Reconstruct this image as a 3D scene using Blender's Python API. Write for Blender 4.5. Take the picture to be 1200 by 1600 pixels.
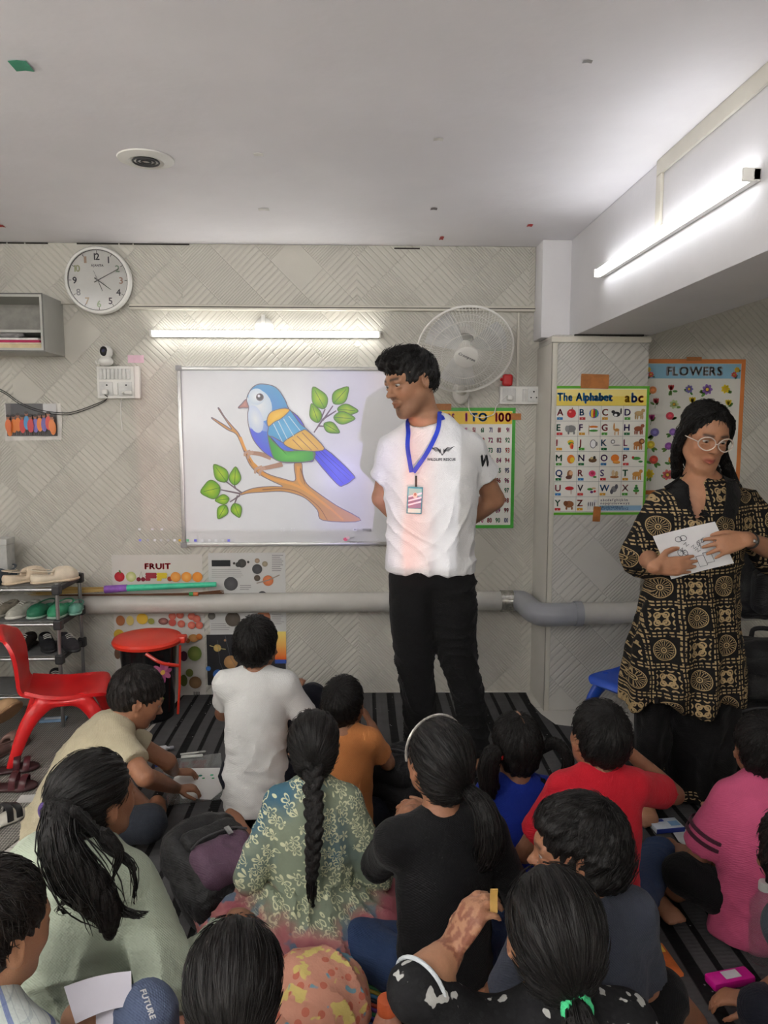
import bpy, bmesh, math, random
import numpy as np
from math import sin, cos, pi, radians, atan2, sqrt, floor
from mathutils import Vector, Matrix
from mathutils.bvhtree import BVHTree
from mathutils.geometry import tessellate_polygon

for _o in list(bpy.data.objects):
    bpy.data.objects.remove(_o)
SC = bpy.context.scene
COL = SC.collection
random.seed(7)
RNG = np.random.default_rng(7)

# ------------------------------------------------------------------ camera
CAM_H, PITCH, YAW = 1.40, radians(6.3), radians(2.0)
FPX = 26.0 / 36.0 * 1600.0
_cd = bpy.data.cameras.new('camera')
_cd.sensor_fit = 'VERTICAL'; _cd.sensor_height = 36.0; _cd.sensor_width = 27.0
_cd.lens = 26.0; _cd.clip_start = 0.02; _cd.clip_end = 60
CAM = bpy.data.objects.new('camera', _cd); COL.objects.link(CAM)
CAM.location = (0, 0, CAM_H)
CAM.rotation_euler = (pi / 2 - PITCH, 0, -YAW)
SC.camera = CAM

# ------------------------------------------------------------------ world, exposure
_w = bpy.data.worlds.new('world'); SC.world = _w; _w.use_nodes = True
_w.node_tree.nodes['Background'].inputs[0].default_value = (0.8, 0.85, 1.0, 1)
_w.node_tree.nodes['Background'].inputs[1].default_value = 0.05
SC.view_settings.view_transform = 'Standard'
SC.view_settings.look = 'None'
SC.view_settings.gamma = 1.0
SC.view_settings.use_curve_mapping = False
SC.view_settings.exposure = 1.15
TUBE_W, TUBE_B, TUBE_R = 6.0, 5.0, 82.0      # emission of wall tube, beam tube, tubes at the rear and the two added fill tubes

# the beamer that throws the bird picture: its plain light (the picture itself is on the board)
PROJ = Vector((0.20, 0.50, 0.80))
_pl = bpy.data.lights.new('projector_light', 'SPOT')
_pl.energy = 44; _pl.color = (0.93, 0.93, 1.0); _pl.spot_size = radians(60); _pl.spot_blend = 0.0
_pl.shadow_soft_size = 0.008
PROJ_OB = bpy.data.objects.new('projector_light', _pl); COL.objects.link(PROJ_OB)
PROJ_OB.location = PROJ

def ray(px, py):
    x, y = (px - 600) / FPX, (800 - py) / FPX
    d = (x, y * sin(PITCH) + cos(PITCH), y * cos(PITCH) - sin(PITCH))
    c, s = cos(YAW), sin(YAW)
    return Vector((c * d[0] + s * d[1], -s * d[0] + c * d[1], d[2]))
def PY(px, py, Y):                     # point of a sight line on the upright plane y = Y
    d = ray(px, py); return Vector((0, 0, CAM_H)) + d * (Y / d.y)
def PZ(px, py, z=0.0):                 # point of a sight line at height z
    d = ray(px, py); return Vector((0, 0, CAM_H)) + d * ((z - CAM_H) / d.z)
# ------------------------------------------------------------------ small geometry library
def srgb(r, g, b):
    f = lambda v: (v / 255 / 12.92) if v <= 10 else ((v / 255 + 0.055) / 1.055) ** 2.4
    return (f(r), f(g), f(b))
C = srgb
def A(x): return np.asarray(x, float)

class Geo:
    def __init__(s): s.v = []; s.f3 = []; s.f4 = []; s.m3 = []; s.m4 = []; s.n = 0; s.col = []; s.uv = []
    def add(s, v, faces4=None, faces3=None, col=None, uv=None, mat=0):
        v = np.asarray(v, float).reshape(-1, 3); k = s.n
        s.v.append(v); s.n += len(v)
        s.col.append(np.tile(A((1, 1, 1) if col is None else col), (len(v), 1)) if col is None or np.ndim(col) == 1 else np.asarray(col, float))
        s.uv.append(np.zeros((len(v), 3)) if uv is None else np.asarray(uv, float))
        if faces4 is not None and len(faces4): s.f4.append(np.asarray(faces4, int) + k); s.m4.append(np.full(len(faces4), mat))
        if faces3 is not None and len(faces3): s.f3.append(np.asarray(faces3, int) + k); s.m3.append(np.full(len(faces3), mat))
        return s
    def merge(s, g, mat=None):
        if not g.n: return s
        k = s.n
        s.v += g.v; s.col += g.col; s.uv += g.uv; s.n += g.n
        s.f4 += [a + k for a in g.f4]; s.f3 += [a + k for a in g.f3]
        s.m4 += [a if mat is None else np.full(len(a), mat) for a in g.m4]
        s.m3 += [a if mat is None else np.full(len(a), mat) for a in g.m3]
        return s
    def V(s): return np.concatenate(s.v) if s.v else np.zeros((0, 3))
    def setV(s, v):
        s.v = [np.asarray(v, float)]; s.col = [np.concatenate(s.col)]; s.uv = [np.concatenate(s.uv)]; return s
    def xf(s, M):
        M = np.array(M); v = s.V(); return s.setV(v @ M[:3, :3].T + M[:3, 3])
    def paint(s, fn):
        v = s.V(); s.setV(v); s.col = [np.asarray(fn(v), float)]; return s
    def normals(s):
        v = s.V(); n = np.zeros_like(v)
        for fl in (s.f4, s.f3):
            if not fl: continue
            f = np.concatenate(fl)
            a, b = v[f[:, 2]] - v[f[:, 0]], v[f[:, -1]] - v[f[:, 1]]
            if f.shape[1] == 3: a, b = v[f[:, 1]] - v[f[:, 0]], v[f[:, 2]] - v[f[:, 0]]
            c = np.cross(a, b)
            I1 = f.T.ravel(); cc = np.tile(c, (f.shape[1], 1)); n += np.stack([np.bincount(I1, cc[:, q], len(v)) for q in range(3)], 1)
        return n / np.maximum(np.linalg.norm(n, axis=1, keepdims=True), 1e-12)
    def displace(s, fn):
        v = s.V(); n = s.normals(); return s.setV(v + n * np.asarray(fn(v)).reshape(-1, 1))
    def bvh(s):
        v = [Vector(p) for p in s.V()]
        fs = [list(map(int, r)) for a in s.f4 + s.f3 for r in a]
        return BVHTree.FromPolygons(v, fs)
    def mesh(s, name, smooth=True, sharp=None):
        me = bpy.data.meshes.new(name); v = s.V()
        f4 = np.concatenate(s.f4) if s.f4 else np.zeros((0, 4), int)
        f3 = np.concatenate(s.f3) if s.f3 else np.zeros((0, 3), int)
        mi = np.concatenate([*(s.m4 or []), *(s.m3 or [])]) if (s.m4 or s.m3) else np.zeros(0, int)
        me.vertices.add(len(v)); me.vertices.foreach_set('co', v.astype(np.float32).ravel())
        nl = f4.size + f3.size
        me.loops.add(nl); lv = np.concatenate([f4.ravel(), f3.ravel()]).astype(np.int32)
        me.loops.foreach_set('vertex_index', lv)
        me.polygons.add(len(f4) + len(f3))
        st = np.concatenate([np.arange(len(f4)) * 4, f4.size + np.arange(len(f3)) * 3]).astype(np.int32)
        me.polygons.foreach_set('loop_start', st)
        me.polygons.foreach_set('material_index', mi.astype(np.int32))
        me.update(calc_edges=True)
        a = me.color_attributes.new('Col', 'FLOAT_COLOR', 'POINT')
        cc = np.concatenate(s.col); a.data.foreach_set('color', np.c_[cc, np.ones(len(cc))].astype(np.float32).ravel())
        uv = np.concatenate(s.uv)
        if np.any(uv):
            b = me.attributes.new('str', 'FLOAT_VECTOR', 'POINT'); b.data.foreach_set('vector', uv.astype(np.float32).ravel())
        me.validate()
        if smooth:
            me.polygons.foreach_set('use_smooth', np.ones(len(me.polygons), bool))
            if sharp: me.set_sharp_from_angle(angle=radians(sharp))
        return me

def mk(name, g, mats, parent=None, smooth=True, sharp=40):
    me = g if isinstance(g, bpy.types.Mesh) else g.mesh(name, smooth, sharp)
    o = bpy.data.objects.new(name, me); COL.objects.link(o)
    if not me.materials:
        for m in (mats if isinstance(mats, (list, tuple)) else [mats]): me.materials.append(m)
    if parent is not None:
        o.parent = parent; o.matrix_parent_inverse = parent.matrix_basis.inverted()
    return o
def tag(o, label=None, cat=None, group=None, kind=None):
    for k, x in (('label', label), ('category', cat), ('group', group), ('kind', kind)):
        if x: o[k] = x
    return o
def thing(name, label, cat, loc=(0, 0, 0), group=None):
    o = bpy.data.objects.new(name, None); COL.objects.link(o); o.location = loc
    o.empty_display_size = 0.05
    bpy.context.view_layer.update() if False else None
    o.matrix_basis = Matrix.Translation(Vector(loc))
    return tag(o, label, cat, group)
def copy_tree(o, M=None, label=None, parent=None):
    c = o.copy(); COL.objects.link(c)
    if parent is not None: c.parent = parent
    if M is not None: c.matrix_basis = M
    if label: c['label'] = label
    for ch in list(o.children):
        copy_tree(ch, None, None, c)
    return c

def frame(origin, x, y=None, z=None):
    x = Vector(x).normalized()
    if z is None: z = x.cross(Vector(y)).normalized()
    else: z = Vector(z).normalized()
    y = z.cross(x).normalized()
    M = Matrix.Identity(4)
    for i in range(3): M[i][0] = x[i]; M[i][1] = y[i]; M[i][2] = z[i]; M[i][3] = origin[i]
    return M
def RZ(a): return Matrix.Rotation(a, 4, 'Z')
def RX(a): return Matrix.Rotation(a, 4, 'X')
def RY(a): return Matrix.Rotation(a, 4, 'Y')
def TR(*a): return Matrix.Translation(Vector(a if len(a) == 3 else a[0]))

_boxcache = {}
def box(x0, x1, y0, y1, z0, z1, bev=0.0, col=None, seg=2):
    g = Geo()
    if bev <= 0:
        v = [(x, y, z) for z in (z0, z1) for y in (y0, y1) for x in (x0, x1)]
        return g.add(v, [(0, 2, 3, 1), (4, 5, 7, 6), (0, 1, 5, 4), (2, 6, 7, 3), (0, 4, 6, 2), (1, 3, 7, 5)], col=col)
    bm = bmesh.new(); bmesh.ops.create_cube(bm, size=1.0)
    for w in bm.verts:
        w.co = Vector(((x0 + x1) / 2 + w.co.x * (x1 - x0), (y0 + y1) / 2 + w.co.y * (y1 - y0), (z0 + z1) / 2 + w.co.z * (z1 - z0)))
    bmesh.ops.bevel(bm, geom=list(bm.edges), offset=bev, segments=seg, affect='EDGES', profile=0.5, clamp_overlap=True)
    return from_bm(bm, col)
def from_bm(bm, col=None):
    bmesh.ops.triangulate(bm, faces=[f for f in bm.faces if len(f.verts) > 4])
    bm.verts.ensure_lookup_table()
    v = [w.co[:] for w in bm.verts]; f4 = []; f3 = []
    for f in bm.faces: (f4 if len(f.verts) == 4 else f3).append([w.index for w in f.verts])
    bm.free()
    return Geo().add(v, f4, f3, col=col)
def catmull(pts, n=4):
    P = A(pts)
    if n <= 1 or len(P) < 3: return P
    E = np.vstack([2 * P[0] - P[1], P, 2 * P[-1] - P[-2]]); out = []
    for i in range(1, len(E) - 2):
        p0, p1, p2, p3 = E[i - 1:i + 3]
        for t in np.arange(n) / n:
            out.append(0.5 * (2 * p1 + (p2 - p0) * t + (2 * p0 - 5 * p1 + 4 * p2 - p3) * t * t + (3 * p1 - p0 - 3 * p2 + p3) * t ** 3))
    return np.vstack([out, P[-1]])
def tube(pts, r, sides=8, caps=True, col=None, flat=1.0, up=None, n=1):
    if n > 1:
        rr = np.full(len(pts), r) if np.ndim(r) == 0 else A(r)
        q = catmull(np.c_[A(pts), rr], n); pts = q[:, :3]; r = q[:, 3]
    P = A(pts); m = len(P); rr = np.full(m, r) if np.ndim(r) == 0 else A(r)
    T = np.gradient(P, axis=0); T /= np.maximum(np.linalg.norm(T, axis=1, keepdims=True), 1e-9)
    u = A(up) if up is not None else (A((0, 0, 1)) if abs(T[0][2]) < 0.9 else A((1, 0, 0)))
    V = []
    ang = np.arange(sides) / sides * 2 * pi
    for i in range(m):
        s = np.cross(T[i], u); L = np.linalg.norm(s)
        s = s / L if L > 1e-6 else A((1, 0, 0))
        w = np.cross(s, T[i])
        if up is None: u = w
        V.append(P[i] + rr[i] * (np.outer(np.cos(ang), s) + flat * np.outer(np.sin(ang), w)))
    V = np.concatenate(V)
    i, j = np.meshgrid(np.arange(m - 1), np.arange(sides), indexing='ij')
    a = i * sides + j; b = i * sides + (j + 1) % sides
    F = np.stack([a, b, b + sides, a + sides], -1).reshape(-1, 4)
    g = Geo(); f3 = []
    if caps:
        V = np.vstack([V, P[0], P[-1]]); k = m * sides
        for j in range(sides):
            f3.append((k, (j + 1) % sides, j)); f3.append((k + 1, (m - 1) * sides + j, (m - 1) * sides + (j + 1) % sides))
    return g.add(V, F[:, ::-1] if False else F, f3, col=col)
def lathe(prof, n=24, M=None, col=None, caps=True):
    # prof: (radius, height) pairs about local z
    prof = A(prof); m = len(prof); ang = np.arange(n) / n * 2 * pi
    V = np.concatenate([np.c_[r * np.cos(ang), r * np.sin(ang), np.full(n, h)] for r, h in prof])
    i, j = np.meshgrid(np.arange(m - 1), np.arange(n), indexing='ij')
    a = i * n + j; b = i * n + (j + 1) % n
    F = np.stack([a, b, b + n, a + n], -1).reshape(-1, 4); f3 = []
    if caps:
        V = np.vstack([V, (0, 0, prof[0][1]), (0, 0, prof[-1][1])]); k = m * n
        for j in range(n): f3.append((k, (j + 1) % n, j)); f3.append((k + 1, (m - 1) * n + j, (m - 1) * n + (j + 1) % n))
    g = Geo().add(V, F, f3, col=col)
    return g.xf(M) if M is not None else g
def ball(c, r, n=12, col=None, M=None):
    r = A((r, r, r)) if np.ndim(r) == 0 else A(r)
    pr = [(max(sin(t), 1e-4), -cos(t)) for t in np.linspace(0, pi, n // 2 + 2)]
    g = lathe(pr, n, caps=False, col=col); v = g.V() * r
    if M is not None: v = v @ np.array(M)[:3, :3].T
    return g.setV(v + A(c))
def prism(poly, d, M=None, col=None, bev=0):
    # polygon in local xy, extruded 0..d along local z
    P = [Vector((p[0], p[1], 0)) for p in poly]; n = len(P)
    area = sum(P[i].x * P[(i + 1) % n].y - P[(i + 1) % n].x * P[i].y for i in range(n))
    if area < 0: P.reverse()
    tri = tessellate_polygon([P])
    V = [p[:] for p in P] + [(p.x, p.y, d) for p in P]; f3 = []
    for t in tri:
        a, b, c = t
        cr = (P[b] - P[a]).cross(P[c] - P[a]).z
        if cr < 0: b, c = c, b
        f3.append((a, c, b)); f3.append((a + n, b + n, c + n))
    f4 = [(i, (i + 1) % n, n + (i + 1) % n, n + i) for i in range(n)]
    g = Geo().add(V, f4, f3, col=col)
    return g.xf(M) if M is not None else g
def torus(c, R, r, n=40, m=6, M=None, col=None):
    a = np.arange(n) / n * 2 * pi; b = np.arange(m) / m * 2 * pi
    aa, bb = np.meshgrid(a, b, indexing='ij')
    V = np.stack([(R + r * np.cos(bb)) * np.cos(aa), (R + r * np.cos(bb)) * np.sin(aa), r * np.sin(bb)], -1).reshape(-1, 3)
    i, j = np.meshgrid(np.arange(n), np.arange(m), indexing='ij')
    F = np.stack([i * m + j, ((i + 1) % n) * m + j, ((i + 1) % n) * m + (j + 1) % m, i * m + (j + 1) % m], -1).reshape(-1, 4)
    g = Geo().add(V, F, col=col)
    if M is not None: g.xf(M)
    return g.setV(g.V() + A(c))
def sheet(fn, nu, nv, col=None, th=0.0):
    # surface from fn(u,v) with optional thickness
    u, v = np.meshgrid(np.linspace(0, 1, nu), np.linspace(0, 1, nv), indexing='ij')
    P = A([fn(a, b) for a, b in zip(u.ravel(), v.ravel())])
    i, j = np.meshgrid(np.arange(nu - 1), np.arange(nv - 1), indexing='ij')
    a = i * nv + j
    F = np.stack([a, a + nv, a + nv + 1, a + 1], -1).reshape(-1, 4)
    if th <= 0: return Geo().add(P, F, col=col)
    n = Geo().add(P, F).normals(); N = len(P)
    Q = np.vstack([P + n * th / 2, P - n * th / 2])
    rim = [k * nv for k in range(nu)] + [(nu - 1) * nv + k for k in range(1, nv)] + [k * nv + nv - 1 for k in range(nu - 2, -1, -1)] + [k for k in range(nv - 2, 0, -1)]
    R = [(rim[(k + 1) % len(rim)], rim[k], rim[k] + N, rim[(k + 1) % len(rim)] + N) for k in range(len(rim))]
    return Geo().add(Q, np.vstack([F, F[:, ::-1] + N, A(R).astype(int)]), col=col)

# smooth pseudo noise from sines
def wob(v, scale, seed=0, oct=3):
    r = np.random.default_rng(seed); out = np.zeros(len(v)); amp = 1.0; tot = 0
    for o in range(oct):
        for k in range(4):
            d = r.normal(size=3); d /= np.linalg.norm(d)
            out += amp * np.sin(v @ d * (2 * pi * scale * (1.0 + 0.5 * r.random())) + r.random() * 6.28)
        tot += amp * 2.0; scale *= 2.0; amp *= 0.5
    return out / tot
def folds(v, d, scale, seed=0, warp=0.6):
    # crease field: ridged waves running across direction d
    d = A(d) / np.linalg.norm(d)
    w = wob(v, scale * 0.35, seed, 2) * warp * 6.28
    s = np.sin(v @ d * 2 * pi * scale + w)
    m = 0.5 + 0.5 * wob(v, scale * 0.3, seed + 5, 2)
    return (1 - np.abs(s)) ** 2 * m

# ------------------------------------------------------------------ implicit surfaces
class Sdf:
    def __init__(s, res=0.007): s.res = res; s.ops = []
    def chain(s, pts, rad, k=0.015, sub=1, flat=None, cut=(0, 0), op='u'):
        P = A([tuple(p) for p in pts]); r = A(rad if np.ndim(rad) else [rad] * len(P))
        if sub > 1:
            q = catmull(np.c_[P, r], sub); P, r = q[:, :3], q[:, 3]
        s.ops.append((op, 'c', P, np.maximum(r, 1e-4), k, flat, cut)); return s
    def ell(s, c, r, R=None, k=0.015, op='u'):
        s.ops.append((op, 'e', A(tuple(c)), A((r, r, r) if np.ndim(r) == 0 else r), k, np.eye(3) if R is None else np.array(R)[:3, :3], None)); return s
    def box(s, c, h, R=None, rd=0.005, k=0.01, op='u'):
        s.ops.append((op, 'b', A(tuple(c)), A(h), k, np.eye(3) if R is None else np.array(R)[:3, :3], rd)); return s
    def plane(s, p, n, k=0.0):        # remove the side the normal points to
        s.ops.append(('s', 'p', A(tuple(p)), A(tuple(n)) / np.linalg.norm(tuple(n)), k, None, None)); return s
    def bbox(s, o):
        t = o[1]
        if t == 'c':
            m = o[3].max(); return o[2].min(0) - m, o[2].max(0) + m
        if t == 'e':
            e = np.sqrt(((o[5] * o[3]) ** 2).sum(1)); return o[2] - e, o[2] + e
        if t == 'b':
            e = np.abs(o[5]) @ o[3]; return o[2] - e, o[2] + e
    def geo(s, smooth=1):
        lo = np.full(3, 1e9); hi = -lo
        for o in s.ops:
            if o[0] == 'u':
                a, b = s.bbox(o); lo = np.minimum(lo, a); hi = np.maximum(hi, b)
        h = s.res; lo -= 3 * h; hi += 3 * h
        n = np.ceil((hi - lo) / h).astype(int) + 1
        F = np.full(n, 0.5, np.float32)
        ax = [lo[i] + h * np.arange(n[i]) for i in range(3)]
        for o in s.ops:
            op, t, k = o[0], o[1], o[4]
            if t == 'p': i0, i1 = np.zeros(3, int), n
            else:
                a, b = s.bbox(o); mg = k + 3 * h
                i0 = np.clip(np.floor((a - mg - lo) / h).astype(int), 0, n); i1 = np.clip(np.ceil((b + mg - lo) / h).astype(int) + 1, 0, n)
                if np.any(i1 <= i0): continue
            sl = tuple(slice(i0[i], i1[i]) for i in range(3)); f = F[sl]
            gx, gy, gz = (ax[0][sl[0]][:, None, None], ax[1][sl[1]][None, :, None], ax[2][sl[2]][None, None, :])
            if t == 'c':
                P, r, flat, cut = o[2], o[3], o[5], o[6]; d = np.full(f.shape, 1.0, np.float32); mg = k + 3.5 * h
                for i in range(len(P) - 1):
                    m = max(r[i], r[i + 1]) + mg; pl, ph = np.minimum(P[i], P[i + 1]) - m, np.maximum(P[i], P[i + 1]) + m
                    j0 = np.clip(np.floor((pl - lo) / h).astype(int) - i0, 0, f.shape); j1 = np.clip(np.ceil((ph - lo) / h).astype(int) + 1 - i0, 0, f.shape)
                    if np.any(j1 <= j0): continue
                    ss = tuple(slice(j0[q], j1[q]) for q in range(3))
                    x, y, z = (gx[ss[0]] - P[i][0]).astype(np.float32), (gy[:, ss[1]] - P[i][1]).astype(np.float32), (gz[:, :, ss[2]] - P[i][2]).astype(np.float32)
                    ab = (P[i + 1] - P[i]).astype(np.float32); L2 = float(ab @ ab) + 1e-12
                    tt = np.clip((x * ab[0] + y * ab[1] + z * ab[2]) / L2, 0, 1)
                    qx, qy, qz = x - tt * ab[0], y - tt * ab[1], z - tt * ab[2]
                    e = qx * qx + qy * qy + qz * qz
                    if flat is not None:
                        fn, fs = A(flat[0]).astype(np.float32), np.float32(flat[1]); w = qx * fn[0] + qy * fn[1] + qz * fn[2]; e = e + w * w * (1 / (fs * fs) - 1)
                    e = np.sqrt(np.maximum(e, 0)) - (r[i] + (r[i + 1] - r[i]) * tt).astype(np.float32)
                    d[ss] = np.minimum(d[ss], e)
                for c_, pa, pb in ((cut[0], 0, 1), (cut[1], -1, -2)):
                    if c_:
                        nn = P[pa] - P[pb]; nn = nn / np.linalg.norm(nn); d = np.maximum(d, ((gx - P[pa][0]) * nn[0] + (gy - P[pa][1]) * nn[1] + (gz - P[pa][2]) * nn[2]).astype(np.float32))
                if flat is not None and flat[1] < 1: d = d * np.float32(0.5 + 0.5 * flat[1])
            elif t in 'eb':
                x, y, z = (gx - o[2][0]).astype(np.float32), (gy - o[2][1]).astype(np.float32), (gz - o[2][2]).astype(np.float32); Rm = o[5].astype(np.float32)
                q = [x * Rm[0, i] + y * Rm[1, i] + z * Rm[2, i] for i in range(3)]
                if t == 'e':
                    r = o[3].astype(np.float32); q = [q[i] / r[i] for i in range(3)]
                    k0 = np.sqrt(q[0] ** 2 + q[1] ** 2 + q[2] ** 2); k1 = np.sqrt((q[0] / r[0]) ** 2 + (q[1] / r[1]) ** 2 + (q[2] / r[2]) ** 2) + 1e-9; d = k0 * (k0 - 1) / k1
                else:
                    q = [np.abs(q[i]) - np.float32(o[3][i] - o[6]) for i in range(3)]
                    d = np.sqrt(sum(np.maximum(w, 0) ** 2 for w in q)) + np.minimum(np.maximum(np.maximum(q[0], q[1]), q[2]), 0) - np.float32(o[6])
            else: d = -((gx - o[2][0]) * o[3][0] + (gy - o[2][1]) * o[3][1] + (gz - o[2][2]) * o[3][2])
            d = d.astype(np.float32)
            if op == 'u':
                if k > 0:
                    hh = np.maximum(k - np.abs(f - d), 0) / k; F[sl] = np.minimum(f, d) - hh * hh * k * 0.25
                else: F[sl] = np.minimum(f, d)
            elif op == 's':
                if k > 0:
                    hh = np.maximum(k - np.abs(f + d), 0) / k; F[sl] = np.maximum(f, -d) + hh * hh * k * 0.25
                else: F[sl] = np.maximum(f, -d)
        return nets(F, lo, h, smooth)

def nets(F, lo, h, smooth=1):
    n = F.shape; ins = F < 0
    c = np.zeros(tuple(m - 1 for m in n), np.int8)
    for dx in (0, 1):
        for dy in (0, 1):
            for dz in (0, 1): c += ins[dx:n[0] - 1 + dx, dy:n[1] - 1 + dy, dz:n[2] - 1 + dz]
    I = np.argwhere((c > 0) & (c < 8))
    if not len(I): return Geo()
    idx = np.full(c.shape, -1, np.int32); idx[I[:, 0], I[:, 1], I[:, 2]] = np.arange(len(I))
    cor = [(a, b, d) for a in (0, 1) for b in (0, 1) for d in (0, 1)]
    val = {q: F[I[:, 0] + q[0], I[:, 1] + q[1], I[:, 2] + q[2]] for q in cor}
    acc = np.zeros((len(I), 3)); cnt = np.zeros(len(I))
    for q in cor:
        for x in range(3):
            if q[x]: continue
            p = list(q); p[x] = 1; p = tuple(p)
            a, b = val[q], val[p]; m = (a < 0) != (b < 0)
            t = np.where(m, a / np.where(m, a - b, 1), 0)
            pt = np.tile(A(q), (len(I), 1)); pt[:, x] = t
            acc[m] += pt[m]; cnt += m
    V = lo + h * (I + acc / cnt[:, None])
    Q = []
    for x in range(3):
        y, z = (x + 1) % 3, (x + 2) % 3
        s0 = [slice(None)] * 3; s1 = [slice(None)] * 3; s0[x] = slice(0, -1); s1[x] = slice(1, None)
        a, b = ins[tuple(s0)], ins[tuple(s1)]
        E = np.argwhere(a != b)
        E = E[(E[:, y] > 0) & (E[:, z] > 0) & (E[:, y] < n[y] - 1) & (E[:, z] < n[z] - 1)]
        fl = a[E[:, 0], E[:, 1], E[:, 2]]
        def cell(dy, dz):
            e = E.copy(); e[:, y] += dy; e[:, z] += dz; return idx[e[:, 0], e[:, 1], e[:, 2]]
        q = np.stack([cell(-1, -1), cell(0, -1), cell(0, 0), cell(-1, 0)], 1)
        q[~fl] = q[~fl][:, ::-1]; Q.append(q)
    Q = np.concatenate(Q); Q = Q[(Q >= 0).all(1)]
    for _ in range(smooth):
        I1 = np.concatenate([Q[:, j] for j in range(4)] * 2); I2 = np.concatenate([Q[:, (j + 1) % 4] for j in range(4)] + [Q[:, (j + 3) % 4] for j in range(4)])
        w = np.bincount(I1, minlength=len(V)).astype(float); S = np.stack([np.bincount(I1, V[I2, c], len(V)) for c in range(3)], 1)
        V = 0.5 * V + 0.5 * S / np.maximum(w, 1)[:, None]
    return Geo().add(V, Q)

# ------------------------------------------------------------------ node materials
class X:                                # shader value with operators
    def __init__(s, nt, k): s.nt, s.k = nt, k
    def _m(s, op, *a):
        n = s.nt.nodes.new('ShaderNodeMath'); n.operation = op
        for i, v in enumerate((s,) + a):
            if isinstance(v, X): s.nt.links.new(v.k, n.inputs[i])
            else: n.inputs[i].default_value = float(v)
        return X(s.nt, n.outputs[0])
    def __add__(s, o): return s._m('ADD', o)
    __radd__ = __add__
    def __sub__(s, o): return s._m('SUBTRACT', o)
    def __rsub__(s, o): return (s * -1) + o
    def __mul__(s, o): return s._m('MULTIPLY', o)
    __rmul__ = __mul__
    def __truediv__(s, o): return s._m('DIVIDE', o)
    def floor(s): return s._m('FLOOR')
    def fract(s): return s._m('FRACT')
    def abs(s): return s._m('ABSOLUTE')
    def sin(s): return s._m('SINE')
    def lt(s, o): return s._m('LESS_THAN', o)
    def gt(s, o): return s._m('GREATER_THAN', o)
    def max(s, o): return s._m('MAXIMUM', o)
    def min(s, o): return s._m('MINIMUM', o)
    def pow(s, o): return s._m('POWER', o)
    def sqrt(s): return s._m('SQRT')
    def atan2(s, o): return s._m('ARCTAN2', o)
    def mod(s, o): return s._m('FLOORED_MODULO', o)
    def sstep(s, a, b):
        n = s.nt.nodes.new('ShaderNodeMapRange'); n.interpolation_type = 'SMOOTHSTEP'
        s.nt.links.new(s.k, n.inputs[0]); n.inputs[1].default_value = a; n.inputs[2].default_value = b
        return X(s.nt, n.outputs[0])
class Mat:
    def __init__(s, name, rough=0.6, spec=0.4, metal=0.0, **kw):
        s.m = bpy.data.materials.new(name); s.m.use_nodes = True; s.nt = s.m.node_tree
        s.b = s.nt.nodes['Principled BSDF']
        s.b.inputs['Roughness'].default_value = rough; s.b.inputs['Metallic'].default_value = metal
        s.b.inputs['Specular IOR Level'].default_value = spec
        for k, v in kw.items(): s.b.inputs[k].default_value = v
    def node(s, t): return s.nt.nodes.new(t)
    def coord(s, kind='Object'):
        n = s.node('ShaderNodeTexCoord'); return n.outputs[kind]
    def pos(s):
        n = s.node('ShaderNodeNewGeometry'); return n.outputs['Position']
    def attr(s, name='Col', out='Color'):
        n = s.node('ShaderNodeAttribute'); n.attribute_name = name; return n.outputs[out]
    def xyz(s, sock):
        n = s.node('ShaderNodeSeparateXYZ'); s.nt.links.new(sock, n.inputs[0]); return [X(s.nt, n.outputs[i]) for i in range(3)]
    def vec(s, x, y, z):
        n = s.node('ShaderNodeCombineXYZ')
        for i, v in enumerate((x, y, z)):
            if isinstance(v, X): s.nt.links.new(v.k, n.inputs[i])
            else: n.inputs[i].default_value = v
        return n.outputs[0]
    def noise(s, vec, scale, detail=3, rough=0.55):
        n = s.node('ShaderNodeTexNoise'); n.inputs['Scale'].default_value = scale
        n.inputs['Detail'].default_value = detail; n.inputs['Roughness'].default_value = rough
        if vec is not None: s.nt.links.new(vec, n.inputs['Vector'])
        return X(s.nt, n.outputs[0])
    def white(s, vec):
        n = s.node('ShaderNodeTexWhiteNoise'); n.noise_dimensions = '3D'; s.nt.links.new(vec, n.inputs['Vector'])
        return X(s.nt, n.outputs['Value'])
    def voro(s, vec, scale, feature='F1', out='Distance'):
        n = s.node('ShaderNodeTexVoronoi'); n.feature = feature; n.inputs['Scale'].default_value = scale
        s.nt.links.new(vec, n.inputs['Vector']); return n.outputs[out]
    def mix(s, f, a, b, mode='MIX'):
        n = s.node('ShaderNodeMix'); n.data_type = 'RGBA'; n.blend_type = mode
        for i, v in ((0, f), (6, a), (7, b)):
            if isinstance(v, X): s.nt.links.new(v.k, n.inputs[i])
            elif hasattr(v, 'is_linked'): s.nt.links.new(v, n.inputs[i])
            elif i == 0: n.inputs[0].default_value = v
            else: n.inputs[i].default_value = (*v[:3], 1)
        return n.outputs[2]
    def color(s, v):
        if hasattr(v, 'is_linked'): s.nt.links.new(v, s.b.inputs['Base Color'])
        else: s.b.inputs['Base Color'].default_value = (*v[:3], 1)
        return s
    def inp(s, name, v):
        if isinstance(v, X): s.nt.links.new(v.k, s.b.inputs[name])
        elif hasattr(v, 'is_linked'): s.nt.links.new(v, s.b.inputs[name])
        else: s.b.inputs[name].default_value = v
        return s
    def bump(s, h, dist=0.002, strength=1.0):
        n = s.node('ShaderNodeBump'); n.inputs['Distance'].default_value = dist; n.inputs['Strength'].default_value = strength
        s.nt.links.new(h.k, n.inputs['Height']); s.nt.links.new(n.outputs[0], s.b.inputs['Normal']); return s

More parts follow.
